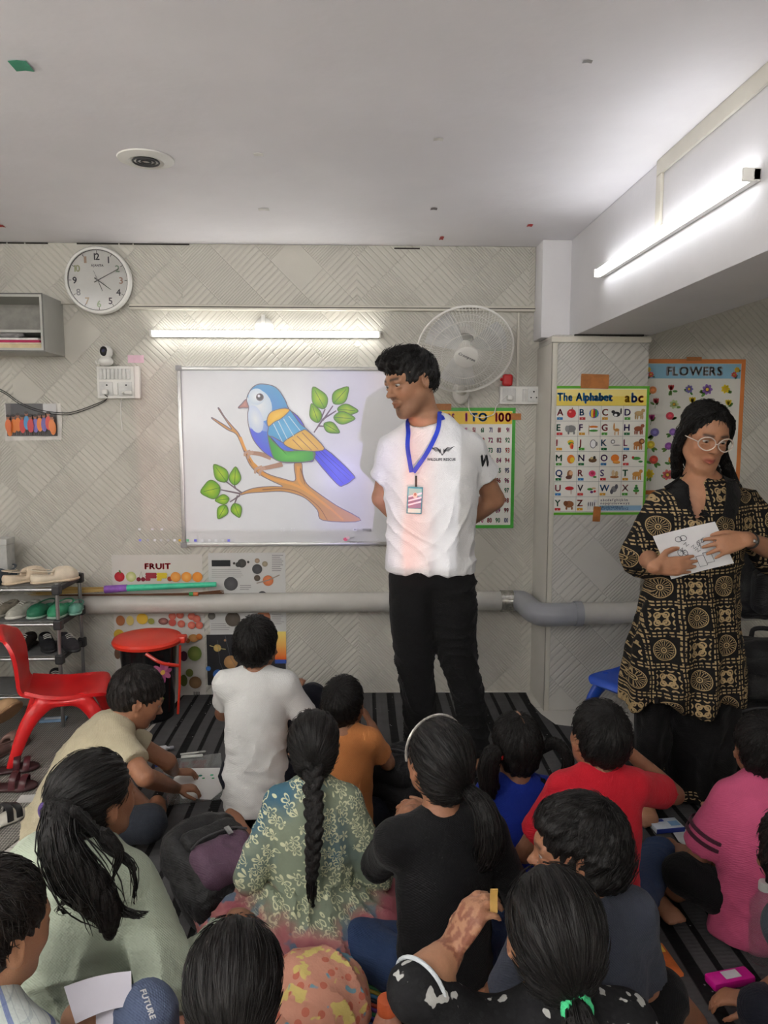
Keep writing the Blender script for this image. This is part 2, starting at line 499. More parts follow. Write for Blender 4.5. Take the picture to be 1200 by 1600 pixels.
_mc = {}
def mat(name, col, rough=0.55, var=0.12, scale=18, spec=0.4, metal=0.0, bump=None, **kw):
    if name in _mc: return _mc[name]
    M = Mat(name, rough, spec, metal, **kw); co = M.coord()
    f = M.noise(co, scale, 4)
    M.color(M.mix(f.sstep(0.3, 0.7), tuple(c * (1 - var) for c in col), tuple(min(1, c * (1 + var)) for c in col)))
    if bump: M.bump(M.noise(co, bump[0], 3), bump[1])
    _mc[name] = M.m; return M.m
def vmat(name, rough=0.6, spec=0.35, var=0.08, scale=40, bump=None, metal=0.0, **kw):
    if name in _mc: return _mc[name]
    M = Mat(name, rough, spec, metal, **kw); co = M.coord(); f = M.noise(co, scale, 3)
    M.color(M.mix(f * var, M.attr('Col'), (0, 0, 0)))
    if bump: M.bump(M.noise(co, bump[0], 3), bump[1])
    _mc[name] = M.m; return M.m
def emit(name, col, strength):
    if name in _mc: return _mc[name]
    M = Mat(name); M.color(col); M.b.inputs['Emission Color'].default_value = (*col, 1); M.b.inputs['Emission Strength'].default_value = strength
    _mc[name] = M.m; return M.m

# ------------------------------------------------------------------ lettering and flat print
_gl = {}
def glyphs(chars):
    todo = [c for c in sorted(set(chars)) if c not in _gl and c != ' ']
    if not todo: return
    obs = []
    for c in todo:
        cu = bpy.data.curves.new('glyph', 'FONT'); cu.body = c; cu.size = 1.0; cu.resolution_u = 3
        o = bpy.data.objects.new('glyph', cu); COL.objects.link(o); obs.append(o)
    dg = bpy.context.evaluated_depsgraph_get()
    for c, o in zip(todo, obs):
        me = bpy.data.meshes.new_from_object(o.evaluated_get(dg))
        v = np.zeros(len(me.vertices) * 3); me.vertices.foreach_get('co', v); v = v.reshape(-1, 3)
        f3 = []
        for p in me.polygons:
            q = list(p.vertices)
            for i in range(1, len(q) - 1): f3.append((q[0], q[i], q[i + 1]))
        _gl[c] = (v, np.asarray(f3, int)); bpy.data.meshes.remove(me)
    for o in obs:
        cu = o.data; bpy.data.objects.remove(o); bpy.data.curves.remove(cu)
def lettering(txt, size=1.0, bold=0.0, align='l', wx=1.0, gap=0.09):
    glyphs(txt); V = []; F = []; x = 0; n = 0
    for ch in txt:
        if ch == ' ': x += 0.32; continue
        v, f = _gl[ch]; x0 = v[:, 0].min(); w = v[:, 0].max() - x0
        for dx, dy in ([(0, 0)] if bold <= 0 else [(-bold, 0), (bold, 0), (0, bold), (0, -bold)]):
            V.append(np.c_[v[:, 0] - x0 + x + dx, v[:, 1] + dy]); F.append(f + n); n += len(v)
        x += w + gap + bold
    P = np.concatenate(V); P[:, 0] -= {'l': 0, 'c': (x - gap) / 2, 'r': x - gap}[align]
    P *= size; P[:, 0] *= wx
    return P, np.concatenate(F)
class Canvas:
    """flat print on an upright plane: points given as plane metres (x to the side, z up); layers a hair apart"""
    def __init__(s, step=0.00025): s.g = Geo(); s.step = step; s.L = 0
    def tri(s, P, F, col, lay=None):
        if lay is None: s.L += 1; lay = s.L
        P = A(P); s.g.add(np.c_[P[:, 0], np.full(len(P), -lay * s.step), P[:, 1]], None, F, col=col); return s
    def poly(s, pts, col, lay=None):
        V = [Vector((p[0], p[1], 0)) for p in pts]
        F = []
        for t in tessellate_polygon([V]):
            a, b, c = t
            if (V[b] - V[a]).cross(V[c] - V[a]).z < 0: b, c = c, b
            F.append((a, b, c))
        return s.tri([(p[0], p[1]) for p in pts], F, col, lay)
    def fan(s, pts, col, cc=None, center=None, lay=None):
        P = A(pts); c = P.mean(0) if center is None else A(center); n = len(P)
        F = [(n, i, (i + 1) % n) for i in range(n)]
        colr = np.vstack([np.tile(A(col), (n, 1)) if np.ndim(col) == 1 else A(col), A(col if cc is None else cc)])
        return s.tri(np.vstack([P, c]), F, colr, lay)
    def rect(s, x0, z0, x1, z1, col, lay=None): return s.tri([(x0, z0), (x1, z0), (x1, z1), (x0, z1)], [(0, 1, 2), (0, 2, 3)], col, lay)
    def ell(s, x, z, rx, rz, col, rot=0, n=14, cc=None, lay=None):
        a = np.arange(n) / n * 2 * pi; p = np.c_[rx * np.cos(a), rz * np.sin(a)]
        c, t = cos(rot), sin(rot); p = np.c_[p[:, 0] * c - p[:, 1] * t + x, p[:, 0] * t + p[:, 1] * c + z]
        return s.fan(p, col, cc, lay=lay)
    def line(s, pts, w, col, lay=None, closed=False):
        P = A(pts)
        if closed: P = np.vstack([P, P[0]])
        T = np.gradient(P, axis=0); N = np.c_[-T[:, 1], T[:, 0]]; N /= np.maximum(np.linalg.norm(N, axis=1, keepdims=True), 1e-9)
        ww = (np.full(len(P), w) if np.ndim(w) == 0 else A(w))[:, None] / 2; n = len(P)
        F = [(i, i + 1, n + i + 1) for i in range(n - 1)] + [(i, n + i + 1, n + i) for i in range(n - 1)]
        return s.tri(np.vstack([P - N * ww, P + N * ww]), F, col, lay)
    def text(s, t, x, z, size, col, align='l', bold=0.03, wx=1.0, rot=0, lay=None, gap=0.09):
        P, F = lettering(t, size, bold, align, wx, gap); c, q = cos(rot), sin(rot)
        return s.tri(np.c_[P[:, 0] * c - P[:, 1] * q + x, P[:, 0] * q + P[:, 1] * c + z], F, col, lay)
    def build(s, name, m, Y, parent):
        v = s.g.V(); v[:, 1] += Y; s.g.setV(v); return mk(name, s.g, m, parent, smooth=False)
# ------------------------------------------------------------------ the room
WY, CEIL = 3.84, 2.319                       # back wall, ceiling
CX0, CX1, CY = 0.93, 1.395, 3.557             # column
BX0, BX1, BZ = 1.04, 1.41, 1.852             # ceiling beam
LX, RX_, RY_ = -2.7, 2.9, -2.2
LINT = 0.022                                 # upper band stands proud of the wall

def wall_mat(name, col, period=0.026):
    M = Mat(name, 0.62, 0.35); x, y, z = M.xyz(M.pos())
    s = (x * 1.15).floor().mod(2.0) * 2.0 - 1.0          # direction swaps from panel to panel
    u = (x * s + z) * 0.7071; v = (x * s - z) * 0.7071
    cell = M.vec((u / 0.16).floor(), (v / 0.21).floor(), s)
    r = M.white(cell)
    fine = r.gt(0.45)
    per = fine * (-period * 0.55) + period
    st = ((v / per).fract() - 0.5).abs() * 2.0
    groove = st.sstep(0.0, 0.45)
    keep = r.gt(0.05)
    h = groove * keep + (1.0 - keep) * 0.8
    e1 = ((u / 0.16).fract() - 0.5).abs().sstep(0.47, 0.5)
    n = M.noise(M.pos(), 3.0, 4); n2 = M.noise(M.pos(), 60, 3)
    base = M.mix(n.sstep(0.35, 0.7), tuple(c * 0.93 for c in col), col)
    M.color(base)
    M.bump(h - e1 * 0.6 + n2 * 0.15, 0.0022, 1.0)
    return M.m
M_WALL = wall_mat('textured_wall_paint', C(202, 199, 189))
M_PLAIN = mat('smooth_wall_paint', C(205, 202, 194), 0.6, 0.04, 3, bump=(30, 0.001))
M_BEAM = mat('white_beam_paint', C(222, 221, 224), 0.55, 0.03, 3, bump=(25, 0.001))
M_CEIL = mat('ceiling_paint', C(240, 238, 242), 0.6, 0.04, 1.5, bump=(12, 0.002))
M_TRIM = mat('cream_plastic_channel', C(206, 202, 190), 0.45, 0.05, 6)
M_DARK = mat('dark_gap', C(52, 48, 44), 0.9, 0.3, 12)
M_WHITEP = mat('white_plastic', C(226, 225, 220), 0.35, 0.03, 8)

def struct(name, g, m, parent=None, label=None):
    o = mk(name, g, m, parent); 
    if parent is None: o['kind'] = 'structure'
    if label: o['label'] = label
    return o
def floor_mat():
    M = Mat('white_floor_tile', 0.3, 0.5); x, y, z = M.xyz(M.pos())
    gx = ((x / 0.6).fract() - 0.5).abs().sstep(0.494, 0.498); gy = ((y / 0.6).fract() - 0.5).abs().sstep(0.494, 0.498)
    n = M.noise(M.pos(), 5, 5)
    M.color(M.mix(gx.max(gy), M.mix(n, C(196, 193, 186), C(216, 213, 206)), C(150, 146, 138))); return M.m
fl = struct('floor', box(LX - .1, RX_ + .1, RY_ - .1, WY + .1, -0.1, 0), floor_mat(), label='white tiled floor mostly hidden under mats')
ce = struct('ceiling', box(LX - .1, RX_ + .1, RY_ - .1, WY + .1, CEIL, CEIL + 0.1), M_CEIL, label='plain white painted ceiling with small scraps of tape')
wb = struct('wall_back', box(LX - .1, RX_ + .1, WY, WY + 0.1, 0, CEIL), M_WALL, label='off-white embossed back wall with diagonal grooves')
struct('wall_left', box(LX - 0.1, LX, RY_, WY, 0, CEIL), M_PLAIN)
struct('wall_right', box(RX_, RX_ + 0.1, RY_, WY, 0, CEIL), M_PLAIN)
struct('wall_rear', box(LX, RX_, RY_ - 0.1, RY_, 0, CEIL), M_PLAIN)
# upper band of the back wall and the channel under it
zt = PY(500, 482, WY).z
lint = struct('trim_1', box(LX, CX0 - 0.03, WY - LINT, WY - 0.0005, zt + 0.012, CEIL - 0.0005, 0.003), M_WALL, label='upper band of the back wall under the ceiling')
ch = struct('trim_2', box(PY(205, 482, WY).x, PY(862, 482, WY).x, WY - LINT - 0.012, WY - 0.0005, zt - 0.014, zt + 0.0115, 0.003), M_TRIM, label='cream plastic channel running along the wall')
struct('gap', box(PY(205, 482, WY).x, PY(862, 482, WY).x, WY - LINT - 0.0135, WY - LINT - 0.011, zt - 0.003, zt + 0.001), M_DARK, ch)
x = PY(861, 520, WY).x
ch2 = struct('trim_3', box(x - 0.004, x + 0.014, WY - 0.02, WY - 0.0005, PY(0, 530, WY).z, zt - 0.016, 0.002), M_TRIM, label='short upright channel by the column')
x2 = PY(809, 540, WY).x
struct('trim_4', box(x2 - 0.006, x2 + 0.006, WY - 0.014, WY - 0.0005, PY(0, 603, WY).z, zt - 0.016, 0.002), M_TRIM, label='thin cable channel above the socket board')
# cracks under the ceiling: dark gaps
g = Geo()
for a, b in ((-5, 10), (12, 38), (40, 75), (120, 185), (187, 207), (209, 296), (616, 656)):
    p, q = PY(a, 381, WY - LINT), PY(b, 382.5, WY - LINT)
    zz = PY(300, 382, WY - LINT).z if a < 500 else PY(630, 388, WY - LINT).z
    g.merge(box(p.x, q.x, WY - LINT - 0.0015, WY - LINT + 0.002, zz - 0.004, zz + 0.003))
struct('crack', g, M_DARK, lint)
# column, beam
colm = struct('column_1', box(CX0, CX1, CY, WY - 0.0005, 0, BZ, 0.004), wall_mat('column_paint', C(200, 198, 192), 0.03), label='square column under the ceiling beam')
capz = PY(940, 530, CY).z
struct('column_cap', box(CX0 - 0.01, CX1 + 0.005, CY - 0.012, CY - 0.0005, capz - 0.016, capz + 0.012, 0.003), M_TRIM, colm)
struct('corner_strip', box(CX0 - 0.006, CX0 + 0.022, CY - 0.006, CY - 0.0003, 0, capz - 0.018, 0.002), M_TRIM, colm)
struct('corner_strip', box(CX0 - 0.006, CX0 - 0.0003, CY - 0.006, WY - 0.001, 0, capz - 0.018, 0.002), M_PLAIN, colm)
beam = struct('beam_1', box(BX0, BX1, RY_, CY + 0.12, BZ + 0.001, CEIL - 0.0005, 0.004), M_BEAM, label='white ceiling beam running from the column towards the viewer')
struct('beam_end', box(CX0 - 0.03, BX1, CY + 0.12, WY - 0.0005, BZ + 0.001, CEIL - 0.0005, 0.003), M_BEAM, beam)
# frame strips on the beam side
yv = 2.62
struct('beam_strip', box(BX0 - 0.012, BX0 - 0.0005, RY_, yv, CEIL - 0.052, CEIL - 0.0008, 0.002), M_TRIM, beam)
struct('beam_strip', box(BX0 - 0.012, BX0 - 0.0005, yv - 0.042, yv, 2.07, CEIL - 0.053, 0.002), M_TRIM, beam)
# dark torn edge where the beam meets the column
g = Geo()
for a, b, t in ((898, 940, 3), (938, 975, 4), (970, 1006, 5)):
    p, q = PY(a, 525, CY - 0.014), PY(b, 525, CY - 0.014)
    g.merge(box(p.x, q.x, CY - 0.016, CY - 0.002, BZ - 0.004 * t / 3, BZ + 0.0005))
struct('torn_edge', g, M_DARK, colm)

# ------------------------------------------------------------------ tube lamps
M_TW, M_TB, M_TR = emit('lit_tube_wall', (1.0, 0.985, 0.95), TUBE_W), emit('lit_tube_beam', (0.97, 0.98, 1.0), TUBE_B), emit('lit_tube_rear', (1.0, 0.98, 0.95), TUBE_R)
def tube_lamp(a, b, out, label, m, r=0.014):
    a, b, out = Vector(a), Vector(b), Vector(out).normalized(); ax = (b - a).normalized(); L = (b - a).length
    t = thing('tube_lamp', label, 'lamp', a)
    M = frame(a, ax, None, out)                      # x along, z away from the wall
    mk('housing', box(0, L, -0.016, 0.016, 0.0005, 0.022, 0.003).xf(M), M_WHITEP, t)
    mk('lit_tube', box(0.012, L - 0.012, -0.0145, 0.0145, 0.0225, 0.046, 0.009, seg=3).xf(M), m, t)
    for u in (0, L - 0.0115): mk('end_cap', box(u, u + 0.0115, -0.017, 0.017, 0.0005, 0.048, 0.003).xf(M), M_WHITEP, t)
    return t
za = PY(415, 522, WY - 0.03).z
tube_lamp((PY(235, 521, WY - .03).x, WY, za), (PY(595, 523, WY - .03).x, WY, za), (0, -1, 0), 'lit white tube lamp on the back wall above the whiteboard', M_TW)
tube_lamp((BX0, 3.17, 2.055), (BX0, 1.95, 2.055), (-1, 0, 0), 'lit white tube lamp fixed along the side of the ceiling beam', M_TB)
tube_lamp((-1.9, RY_, 1.95), (-0.7, RY_, 1.95), (0, 1, 0), 'lit white tube lamp on the rear wall behind the viewer', M_TR)
tube_lamp((0.5, RY_, 1.95), (1.7, RY_, 1.95), (0, 1, 0), 'second lit white tube lamp on the rear wall behind the viewer', M_TR)
tube_lamp((LX, 0.3, 1.95), (LX, 1.5, 1.95), (1, 0, 0), 'added unseen tube lamp on the side wall brightening the left', M_TR)  # added out of view to brighten the ceiling and the left side
tube_lamp((-1.75, -0.45, CEIL), (-0.55, -0.45, CEIL), (0, 0, -1), 'added unseen fill lamp on the ceiling behind the viewer', M_TR)  # added fill behind the camera, lifts the children's backs and the ceiling
# lamp bracket and round plate on the wall
q = PY(413, 512, WY)
lb = thing('lamp_bracket', 'white round wall plate with clip holding the wall tube lamp', 'bracket', (q.x, WY, q.z))
mk('plate', lathe([(0.048, 0), (0.048, 0.006), (0.04, 0.012), (0.012, 0.014)], 28, frame((q.x, WY - 0.0005, q.z), (1, 0, 0), None, (0, -1, 0))), M_WHITEP, lb)
mk('clip', box(q.x - 0.012, q.x + 0.008, WY - 0.02, WY - 0.0145, za + 0.018, PY(0, 490, WY).z, 0.002), M_WHITEP, lb)

# beamer light: a rectangle with the colour fringes the photograph caught
def beam_nodes():
    tl, br = PY(212, 576, WY - 0.03), PY(700, 858, WY - 0.03)
    cen = (tl + br) / 2; d = (cen - PROJ).normalized()
    PROJ_OB.rotation_euler = d.to_track_quat('-Z', 'Y').to_euler()
    Mi = PROJ_OB.rotation_euler.to_matrix().inverted()
    loc = lambda p: Mi @ (Vector(p) - PROJ)
    def uv(p): q = loc(p); return q.x / -q.z, q.y / -q.z
    c = [uv((tl.x, WY - .03, tl.z)), uv((br.x, WY - .03, tl.z)), uv((br.x, WY - .03, br.z)), uv((tl.x, WY - .03, br.z))]
    _pl.use_nodes = True; nt = _pl.node_tree; em = nt.nodes['Emission']
    tc = nt.nodes.new('ShaderNodeTexCoord'); sp = nt.nodes.new('ShaderNodeSeparateXYZ'); nt.links.new(tc.outputs['Normal'], sp.inputs[0])
    x, y, z = [X(nt, sp.outputs[i]) for i in range(3)]
    u, v = x / (z * -1.0), y / (z * -1.0)
    us, vs = [q[0] for q in c], [q[1] for q in c]
    u0, u1, v0, v1 = (us[0] + us[3]) / 2, (us[1] + us[2]) / 2, (vs[2] + vs[3]) / 2, (vs[0] + vs[1]) / 2
    su, sv = (u - u0) / (u1 - u0), (v - v0) / (v1 - v0)
    m = su.gt(0.0) * su.lt(1.0) * sv.gt(0.0) * sv.lt(1.0)
    tb = sv.gt(0.115) * 0.72 + 0.28                      # dimmer task bar along the bottom
    cr = nt.nodes.new('ShaderNodeValToRGB'); nt.links.new(su.k, cr.inputs[0])
    el = cr.color_ramp.elements
    stops = [(0.0, (.9, .45, .4)), (0.13, (1, .8, .78)), (0.17, (.92, .92, .95)), (0.42, (.9, .97, .97)), (0.52, (.87, .9, 1)), (0.60, (.74, .70, 1.3)), (0.70, (.76, .66, 1.3)), (0.76, (1.05, .8, 1.0)), (0.795, (1.25, .8, .78)), (0.805, (1.7, .5, .35)), (0.86, (1.5, .72, .6)), (0.92, (1, .92, .9)), (1.0, (.95, .95, .95))]
    while len(el) < len(stops): el.new(0.5)
    for e, (p, k) in zip(el, stops): e.position = p; e.color = (*k, 1)
    mx = nt.nodes.new('ShaderNodeMix'); mx.data_type = 'RGBA'; mx.blend_type = 'MULTIPLY'; mx.inputs[0].default_value = 1
    nt.links.new(cr.outputs[0], mx.inputs[6])
    cb = nt.nodes.new('ShaderNodeCombineColor'); mm = m * tb
    for i in range(3): nt.links.new(mm.k, cb.inputs[i])
    nt.links.new(cb.outputs[0], mx.inputs[7]); nt.links.new(mx.outputs[2], em.inputs[0])
beam_nodes()

# ------------------------------------------------------------------ mats
def mat_rows():
    M = Mat('black_striped_rug_weave', 0.85, 0.2); x, y, z = M.xyz(M.pos())
    n = M.noise(M.pos(), 9, 4); u = x + (M.noise(M.vec(x * 0.0, y * 1.4, 0.0), 1.0, 1) - 0.5) * 0.012
    a = ((u / 0.078).fract() - 0.5).abs().sstep(0.36, 0.40)      # narrow black ribs
    b = ((u / 0.234 + 0.3).fract() - 0.5).abs().sstep(0.41, 0.43)
    w = ((y * 420.0).sin() * 0.5 + 0.5) * ((x * 300.0).sin() * 0.3 + 0.7)
    k = a.max(b)
    c0 = M.mix(n, C(66, 66, 67), C(90, 89, 90)); c1 = C(22, 22, 23)
    sp = M.white(M.vec((x * 220.0).floor(), (y * 220.0).floor(), 0.0)).gt(0.9965) * k
    M.color(M.mix(sp, M.mix(k, c0, c1), C(150, 150, 150)))
    M.bump(k * -0.6 + w * 0.25, 0.0035); return M.m
MAT_PTS = [PZ(286, 1088), PZ(450, 1085), PZ(640, 1084), PZ(822, 1084), PZ(829, 1100), PZ(846, 1118), PZ(868, 1134), PZ(1000, 1150),
           Vector((2.1, 3.05, 0)), Vector((2.1, 0.2, 0)), Vector((-0.8, 0.2, 0)), PZ(20, 1420), PZ(110, 1290), PZ(185, 1205), PZ(238, 1140), PZ(262, 1112)]
g = prism([(p.x, p.y) for p in MAT_PTS], 0.007)
tag(mk('striped_rug', g, mat_rows()), 'large black and charcoal striped rug the children sit on', 'rug')
def mesh_mat():
    M = Mat('grey_woven_vinyl', 0.8, 0.25); x, y, z = M.xyz(M.pos()); u, v = (x + y) * 0.7071, (x - y) * 0.7071
    k = ((u * 420.0).sin() * (v * 420.0).sin()); n = M.noise(M.pos(), 6, 4)
    M.color(M.mix(k.sstep(-0.4, 0.6), C(96, 94, 90), M.mix(n, C(150, 147, 140), C(166, 162, 154)))); M.bump(k, 0.0015); return M.m
GP = [PZ(268, 1096), PZ(238, 1131), PZ(180, 1196), PZ(95, 1262), PZ(-40, 1366), Vector((-2.4, 1.9, 0)), Vector((-2.4, 3.7, 0)), Vector((-1.0, 3.7, 0))]
tag(mk('floor_mat', prism([(p.x, p.y) for p in GP], 0.0055), mesh_mat()), 'grey woven vinyl mat under the shoe rack and red chair', 'mat')
# ------------------------------------------------------------------ things on the back wall
M_PRINT = vmat('printed_paper', 0.55, 0.3, 0.03)
M_GLOSSP = vmat('glossy_printed_sheet', 0.3, 0.45, 0.03)
M_GREY = mat('grey_plastic_edge', C(96, 95, 92), 0.5)
M_ALU = mat('brushed_aluminium', C(190, 190, 188), 0.35, 0.06, 30, metal=0.6)
M_STEEL = mat('steel_tube', C(165, 165, 165), 0.3, 0.06, 30, metal=0.8)
M_BLACKP = mat('black_plastic', C(24, 24, 25), 0.4)
M_TAPE = mat('brown_packing_tape', C(176, 112, 58), 0.35, 0.15, 30)
M_RED = mat('red_plastic', C(196, 22, 26), 0.32, 0.05, 6, spec=0.5)
XZ = lambda px, py, Y=WY: (PY(px, py, Y).x, PY(px, py, Y).z)
def wallM(px, py, Y): p = PY(px, py, Y); return frame(p, (1, 0, 0), None, (0, -1, 0))       # x right, y up, z out of the wall

# --- whiteboard with the beamed picture
bx0, bz1 = XZ(279, 573); bx1, bz0 = XZ(656, 856); bz0 = XZ(284, 853)[1]
BY = WY - 0.018
wbd = thing('whiteboard', 'whiteboard in aluminium frame showing a bird picture, under the wall tube lamp', 'whiteboard', (bx0, WY, bz0))
mk('panel', box(bx0, bx1, BY, WY - 0.0005, bz0, bz1, 0.002), mat('whiteboard_enamel', C(228, 228, 230), 0.28, 0.02, 5), wbd)
fw = 0.02
for nm, b in (('frame_rail', (bx0 - .004, bx1 + .004, bz1 - fw, bz1)), ('frame_rail', (bx0 - .004, bx1 + .004, bz0, bz0 + fw)), ('frame_rail', (bx0 - .004, bx0 + fw * .8, bz0 + fw, bz1 - fw)), ('frame_rail', (bx1 - fw * .8, bx1 + .004, bz0 + fw, bz1 - fw))):
    mk(nm, box(b[0], b[1], WY - 0.028, BY - 0.0003, b[2], b[3], 0.004), M_ALU, wbd)
for x_ in (bx0, bx1):
    for z_ in (bz0, bz1): mk('corner_clip', box(x_ - 0.009, x_ + 0.021 if x_ == bx0 else x_ + 0.009, WY - 0.031, WY - 0.0283, z_ - 0.022 if z_ == bz1 else z_ - 0.005, z_ + 0.005 if z_ == bz1 else z_ + 0.022, 0.001), mat('grey_corner_plastic', C(150, 150, 150), 0.5), wbd)
cv = Canvas(0.00012)
K = lambda x, y: XZ(200 + x * .35, 480 + y * .35, BY)
def kp(*pts): return [K(*p) for p in pts]
def smooth(pts, n=5, closed=True):
    P = A(pts)
    if closed: q = catmull(np.vstack([P[-1], P, P[0], P[1]]), n); return q[n:-n - 1] if len(q) > 3 * n else q
    return catmull(P, n)
LW = 0.0042; OUT = C(118, 108, 122)
def blob(pts, col, cc=None, center=None, outline=True):
    S = smooth(kp(*pts), 4)
    if center: cv.fan(S, col, cc, K(*center))
    else: cv.poly(S, col)
    if outline: cv.line(S, LW, OUT, closed=True)
def stroke(pts, w, col):
    S = smooth(kp(*pts), 5, False); cv.line(S, [q * .35 / 1156 * 3.8 for q in np.linspace(w[0], w[1], len(S))], col)
BR, BR2, BRD = C(205, 150, 88), C(226, 160, 84), C(150, 100, 66)
# branch
blob([(408, 452), (432, 490), (470, 535), (492, 560), (512, 600), (533, 650), (570, 705), (620, 742), (690, 765), (745, 775), (742, 720), (745, 695), (775, 695), (780, 745), (800, 790), (850, 830), (930, 885), (1040, 952), (872, 952), (845, 905), (795, 855), (740, 832), (680, 822), (600, 826), (540, 830), (505, 838), (500, 832), (560, 808), (640, 800), (690, 800), (640, 775), (585, 745), (545, 705), (520, 650), (500, 600), (480, 565), (440, 545), (378, 500), (380, 495), (430, 525), (462, 545), (440, 510), (404, 455)], BR)
for a in ([(560, 700), (630, 760), (760, 800), (880, 880), (960, 950)], [(760, 710), (765, 780), (830, 840), (900, 900)], [(500, 580), (530, 650), (575, 720)]): stroke(a, (14, 8), BR2)
for a in ([(600, 815), (690, 810), (770, 830), (850, 890), (890, 950)], [(520, 640), (550, 695)], [(770, 720), (790, 790)]): stroke(a, (5, 3), BRD)
TW = C(120, 104, 112)
for a in ([(870, 500), (830, 560)], [(870, 505), (915, 440)], [(860, 500), (880, 455)], [(870, 500), (930, 462)], [(850, 530), (880, 532)], [(510, 830), (440, 780)], [(500, 832), (415, 815)], [(500, 840), (455, 870)], [(490, 840), (475, 880)], [(480, 810), (475, 795)]): stroke(a, (8, 5), TW)
def leaf(bx, by, tx, ty, w, c1=C(92, 158, 40), c2=C(190, 214, 60)):
    b, t = A((bx, by)), A((tx, ty)); d = t - b; n = A((-d[1], d[0])) / np.linalg.norm(d)
    L = [b, b + d * .2 + n * w * .8, b + d * .45 + n * w, b + d * .75 + n * w * .6, t, b + d * .75 - n * w * .6, b + d * .45 - n * w, b + d * .2 - n * w * .8]
    S = smooth(kp(*[tuple(p) for p in L]), 3); cv.fan(S, c1, c2, K(*(b + d * .5))); cv.line(S, LW, C(96, 120, 60), closed=True)
    cv.line(kp(tuple(b), tuple(b + d * .85)), LW * .7, C(70, 120, 50))
for l in ((878, 452, 826, 356, 34), (918, 430, 984, 356, 32), (935, 455, 1028, 464, 26), (918, 492, 1014, 497, 28), (875, 520, 945, 560, 24), (850, 515, 820, 430, 26), (440, 778, 384, 702, 30), (476, 794, 481, 712, 26), (412, 805, 325, 826, 42), (452, 855, 390, 862, 22), (438, 884, 403, 944, 24), (474, 876, 499, 938, 24)): leaf(*l)
# bird
blob([(880, 632), (1004, 745), (1002, 770), (965, 794), (930, 786), (820, 650)], C(80, 84, 228), C(106, 110, 246), (920, 710))
for a in ([(850, 640), (985, 770)], [(835, 650), (960, 785)], [(865, 640), (995, 755)]): stroke(a, (3, 2), C(60, 60, 180))
blob([(530, 412), (540, 447), (515, 449), (493, 450), (508, 432)], C(168, 112, 108), C(196, 140, 132), (520, 436))
for a in ([(640, 672), (590, 655), (540, 650)], [(690, 700), (640, 712), (590, 722)]):
    stroke(a, (22, 16), C(178, 138, 118)); 
for a in ([(548, 642), (525, 650), (522, 665)], [(560, 645), (540, 660), (538, 676)], [(600, 712), (572, 722), (568, 742)], [(612, 715), (590, 735), (590, 752)]): stroke(a, (14, 9), C(196, 160, 140))
body = [(600, 343), (566, 352), (543, 378), (531, 412), (540, 447), (535, 480), (540, 530), (560, 590), (600, 640), (645, 672), (690, 692), (740, 694), (800, 690), (830, 680), (818, 600), (770, 500), (720, 455), (700, 410), (660, 358)]
S = smooth(kp(*body), 4)
def bcol(P):
    q = [((p[0] - K(200 * 0, 0)[0]), p[1]) for p in P]; return q
blue, pale, vio, wht = A(C(78, 150, 200)), A(C(214, 226, 236)), A(C(92, 100, 226)), A(C(232, 236, 240))
ys = A([K(0, 343)[1], K(0, 700)[1]]); col = []
for p in S:
    t = (p[1] - ys[0]) / (ys[1] - ys[0]); xx = (p[0] - K(530, 0)[0]) / (K(830, 0)[0] - K(530, 0)[0])
    c = blue if t < .28 else (pale if t < .55 and xx < .2 else vio)
    if t < .28 and xx < .1 and t > .16: c = wht
    col.append(c)
cv.fan(S, A(col), blue * .55 + vio * .45, K(640, 560)); 
for x_, y_, rx, ry, c, cc in ((590, 440, 52, 70, blue * .35 + wht * .65, wht), (570, 500, 32, 62, pale * .85 + vio * .15, wht), (575, 400, 36, 36, blue * .3 + wht * .7, wht)):
    p = K(x_, y_); s_ = .35 * 3.8 / 1156; cv.ell(p[0], p[1], rx * s_, ry * s_, c, 0.25, 22, cc)
blob([(625, 570), (650, 600), (700, 640), (760, 640), (830, 640), (830, 678), (790, 690), (730, 692), (672, 686), (645, 660)], C(70, 160, 70), C(104, 196, 84), (720, 668))
cv.line(S, LW, OUT, closed=True)
blob([(628, 532), (622, 500), (640, 468), (690, 452), (722, 458), (770, 520), (800, 545), (872, 622), (860, 634), (800, 640), (740, 636), (700, 610), (650, 580), (625, 570)], C(84, 160, 208), C(112, 184, 226), (710, 545))
blob([(628, 532), (622, 500), (640, 468), (690, 452), (722, 458), (705, 480), (680, 500), (655, 512)], C(232, 176, 56), C(246, 200, 84), (668, 485))
blob([(695, 606), (740, 572), (775, 552), (802, 552), (876, 626), (845, 642), (790, 640), (740, 634)], C(222, 174, 84), C(240, 200, 110), (780, 605))
for a in ([(650, 520), (690, 600)], [(672, 508), (712, 590)], [(695, 498), (740, 575)], [(718, 486), (770, 552)]): stroke(a, (4, 3), C(206, 228, 240))
for a in ([(735, 590), (780, 636)], [(755, 575), (820, 638)], [(778, 560), (850, 635)]): stroke(a, (4, 3), C(166, 118, 84))
p = K(590, 402); s_ = .35 * 3.8 / 1156
for r_, c_ in ((17, C(110, 96, 106)), (13, C(66, 58, 66)), (6, C(225, 225, 235))): cv.ell(p[0] - (0 if r_ > 6 else 4 * s_), p[1] + (0 if r_ > 6 else 5 * s_), r_ * s_, r_ * s_, c_)
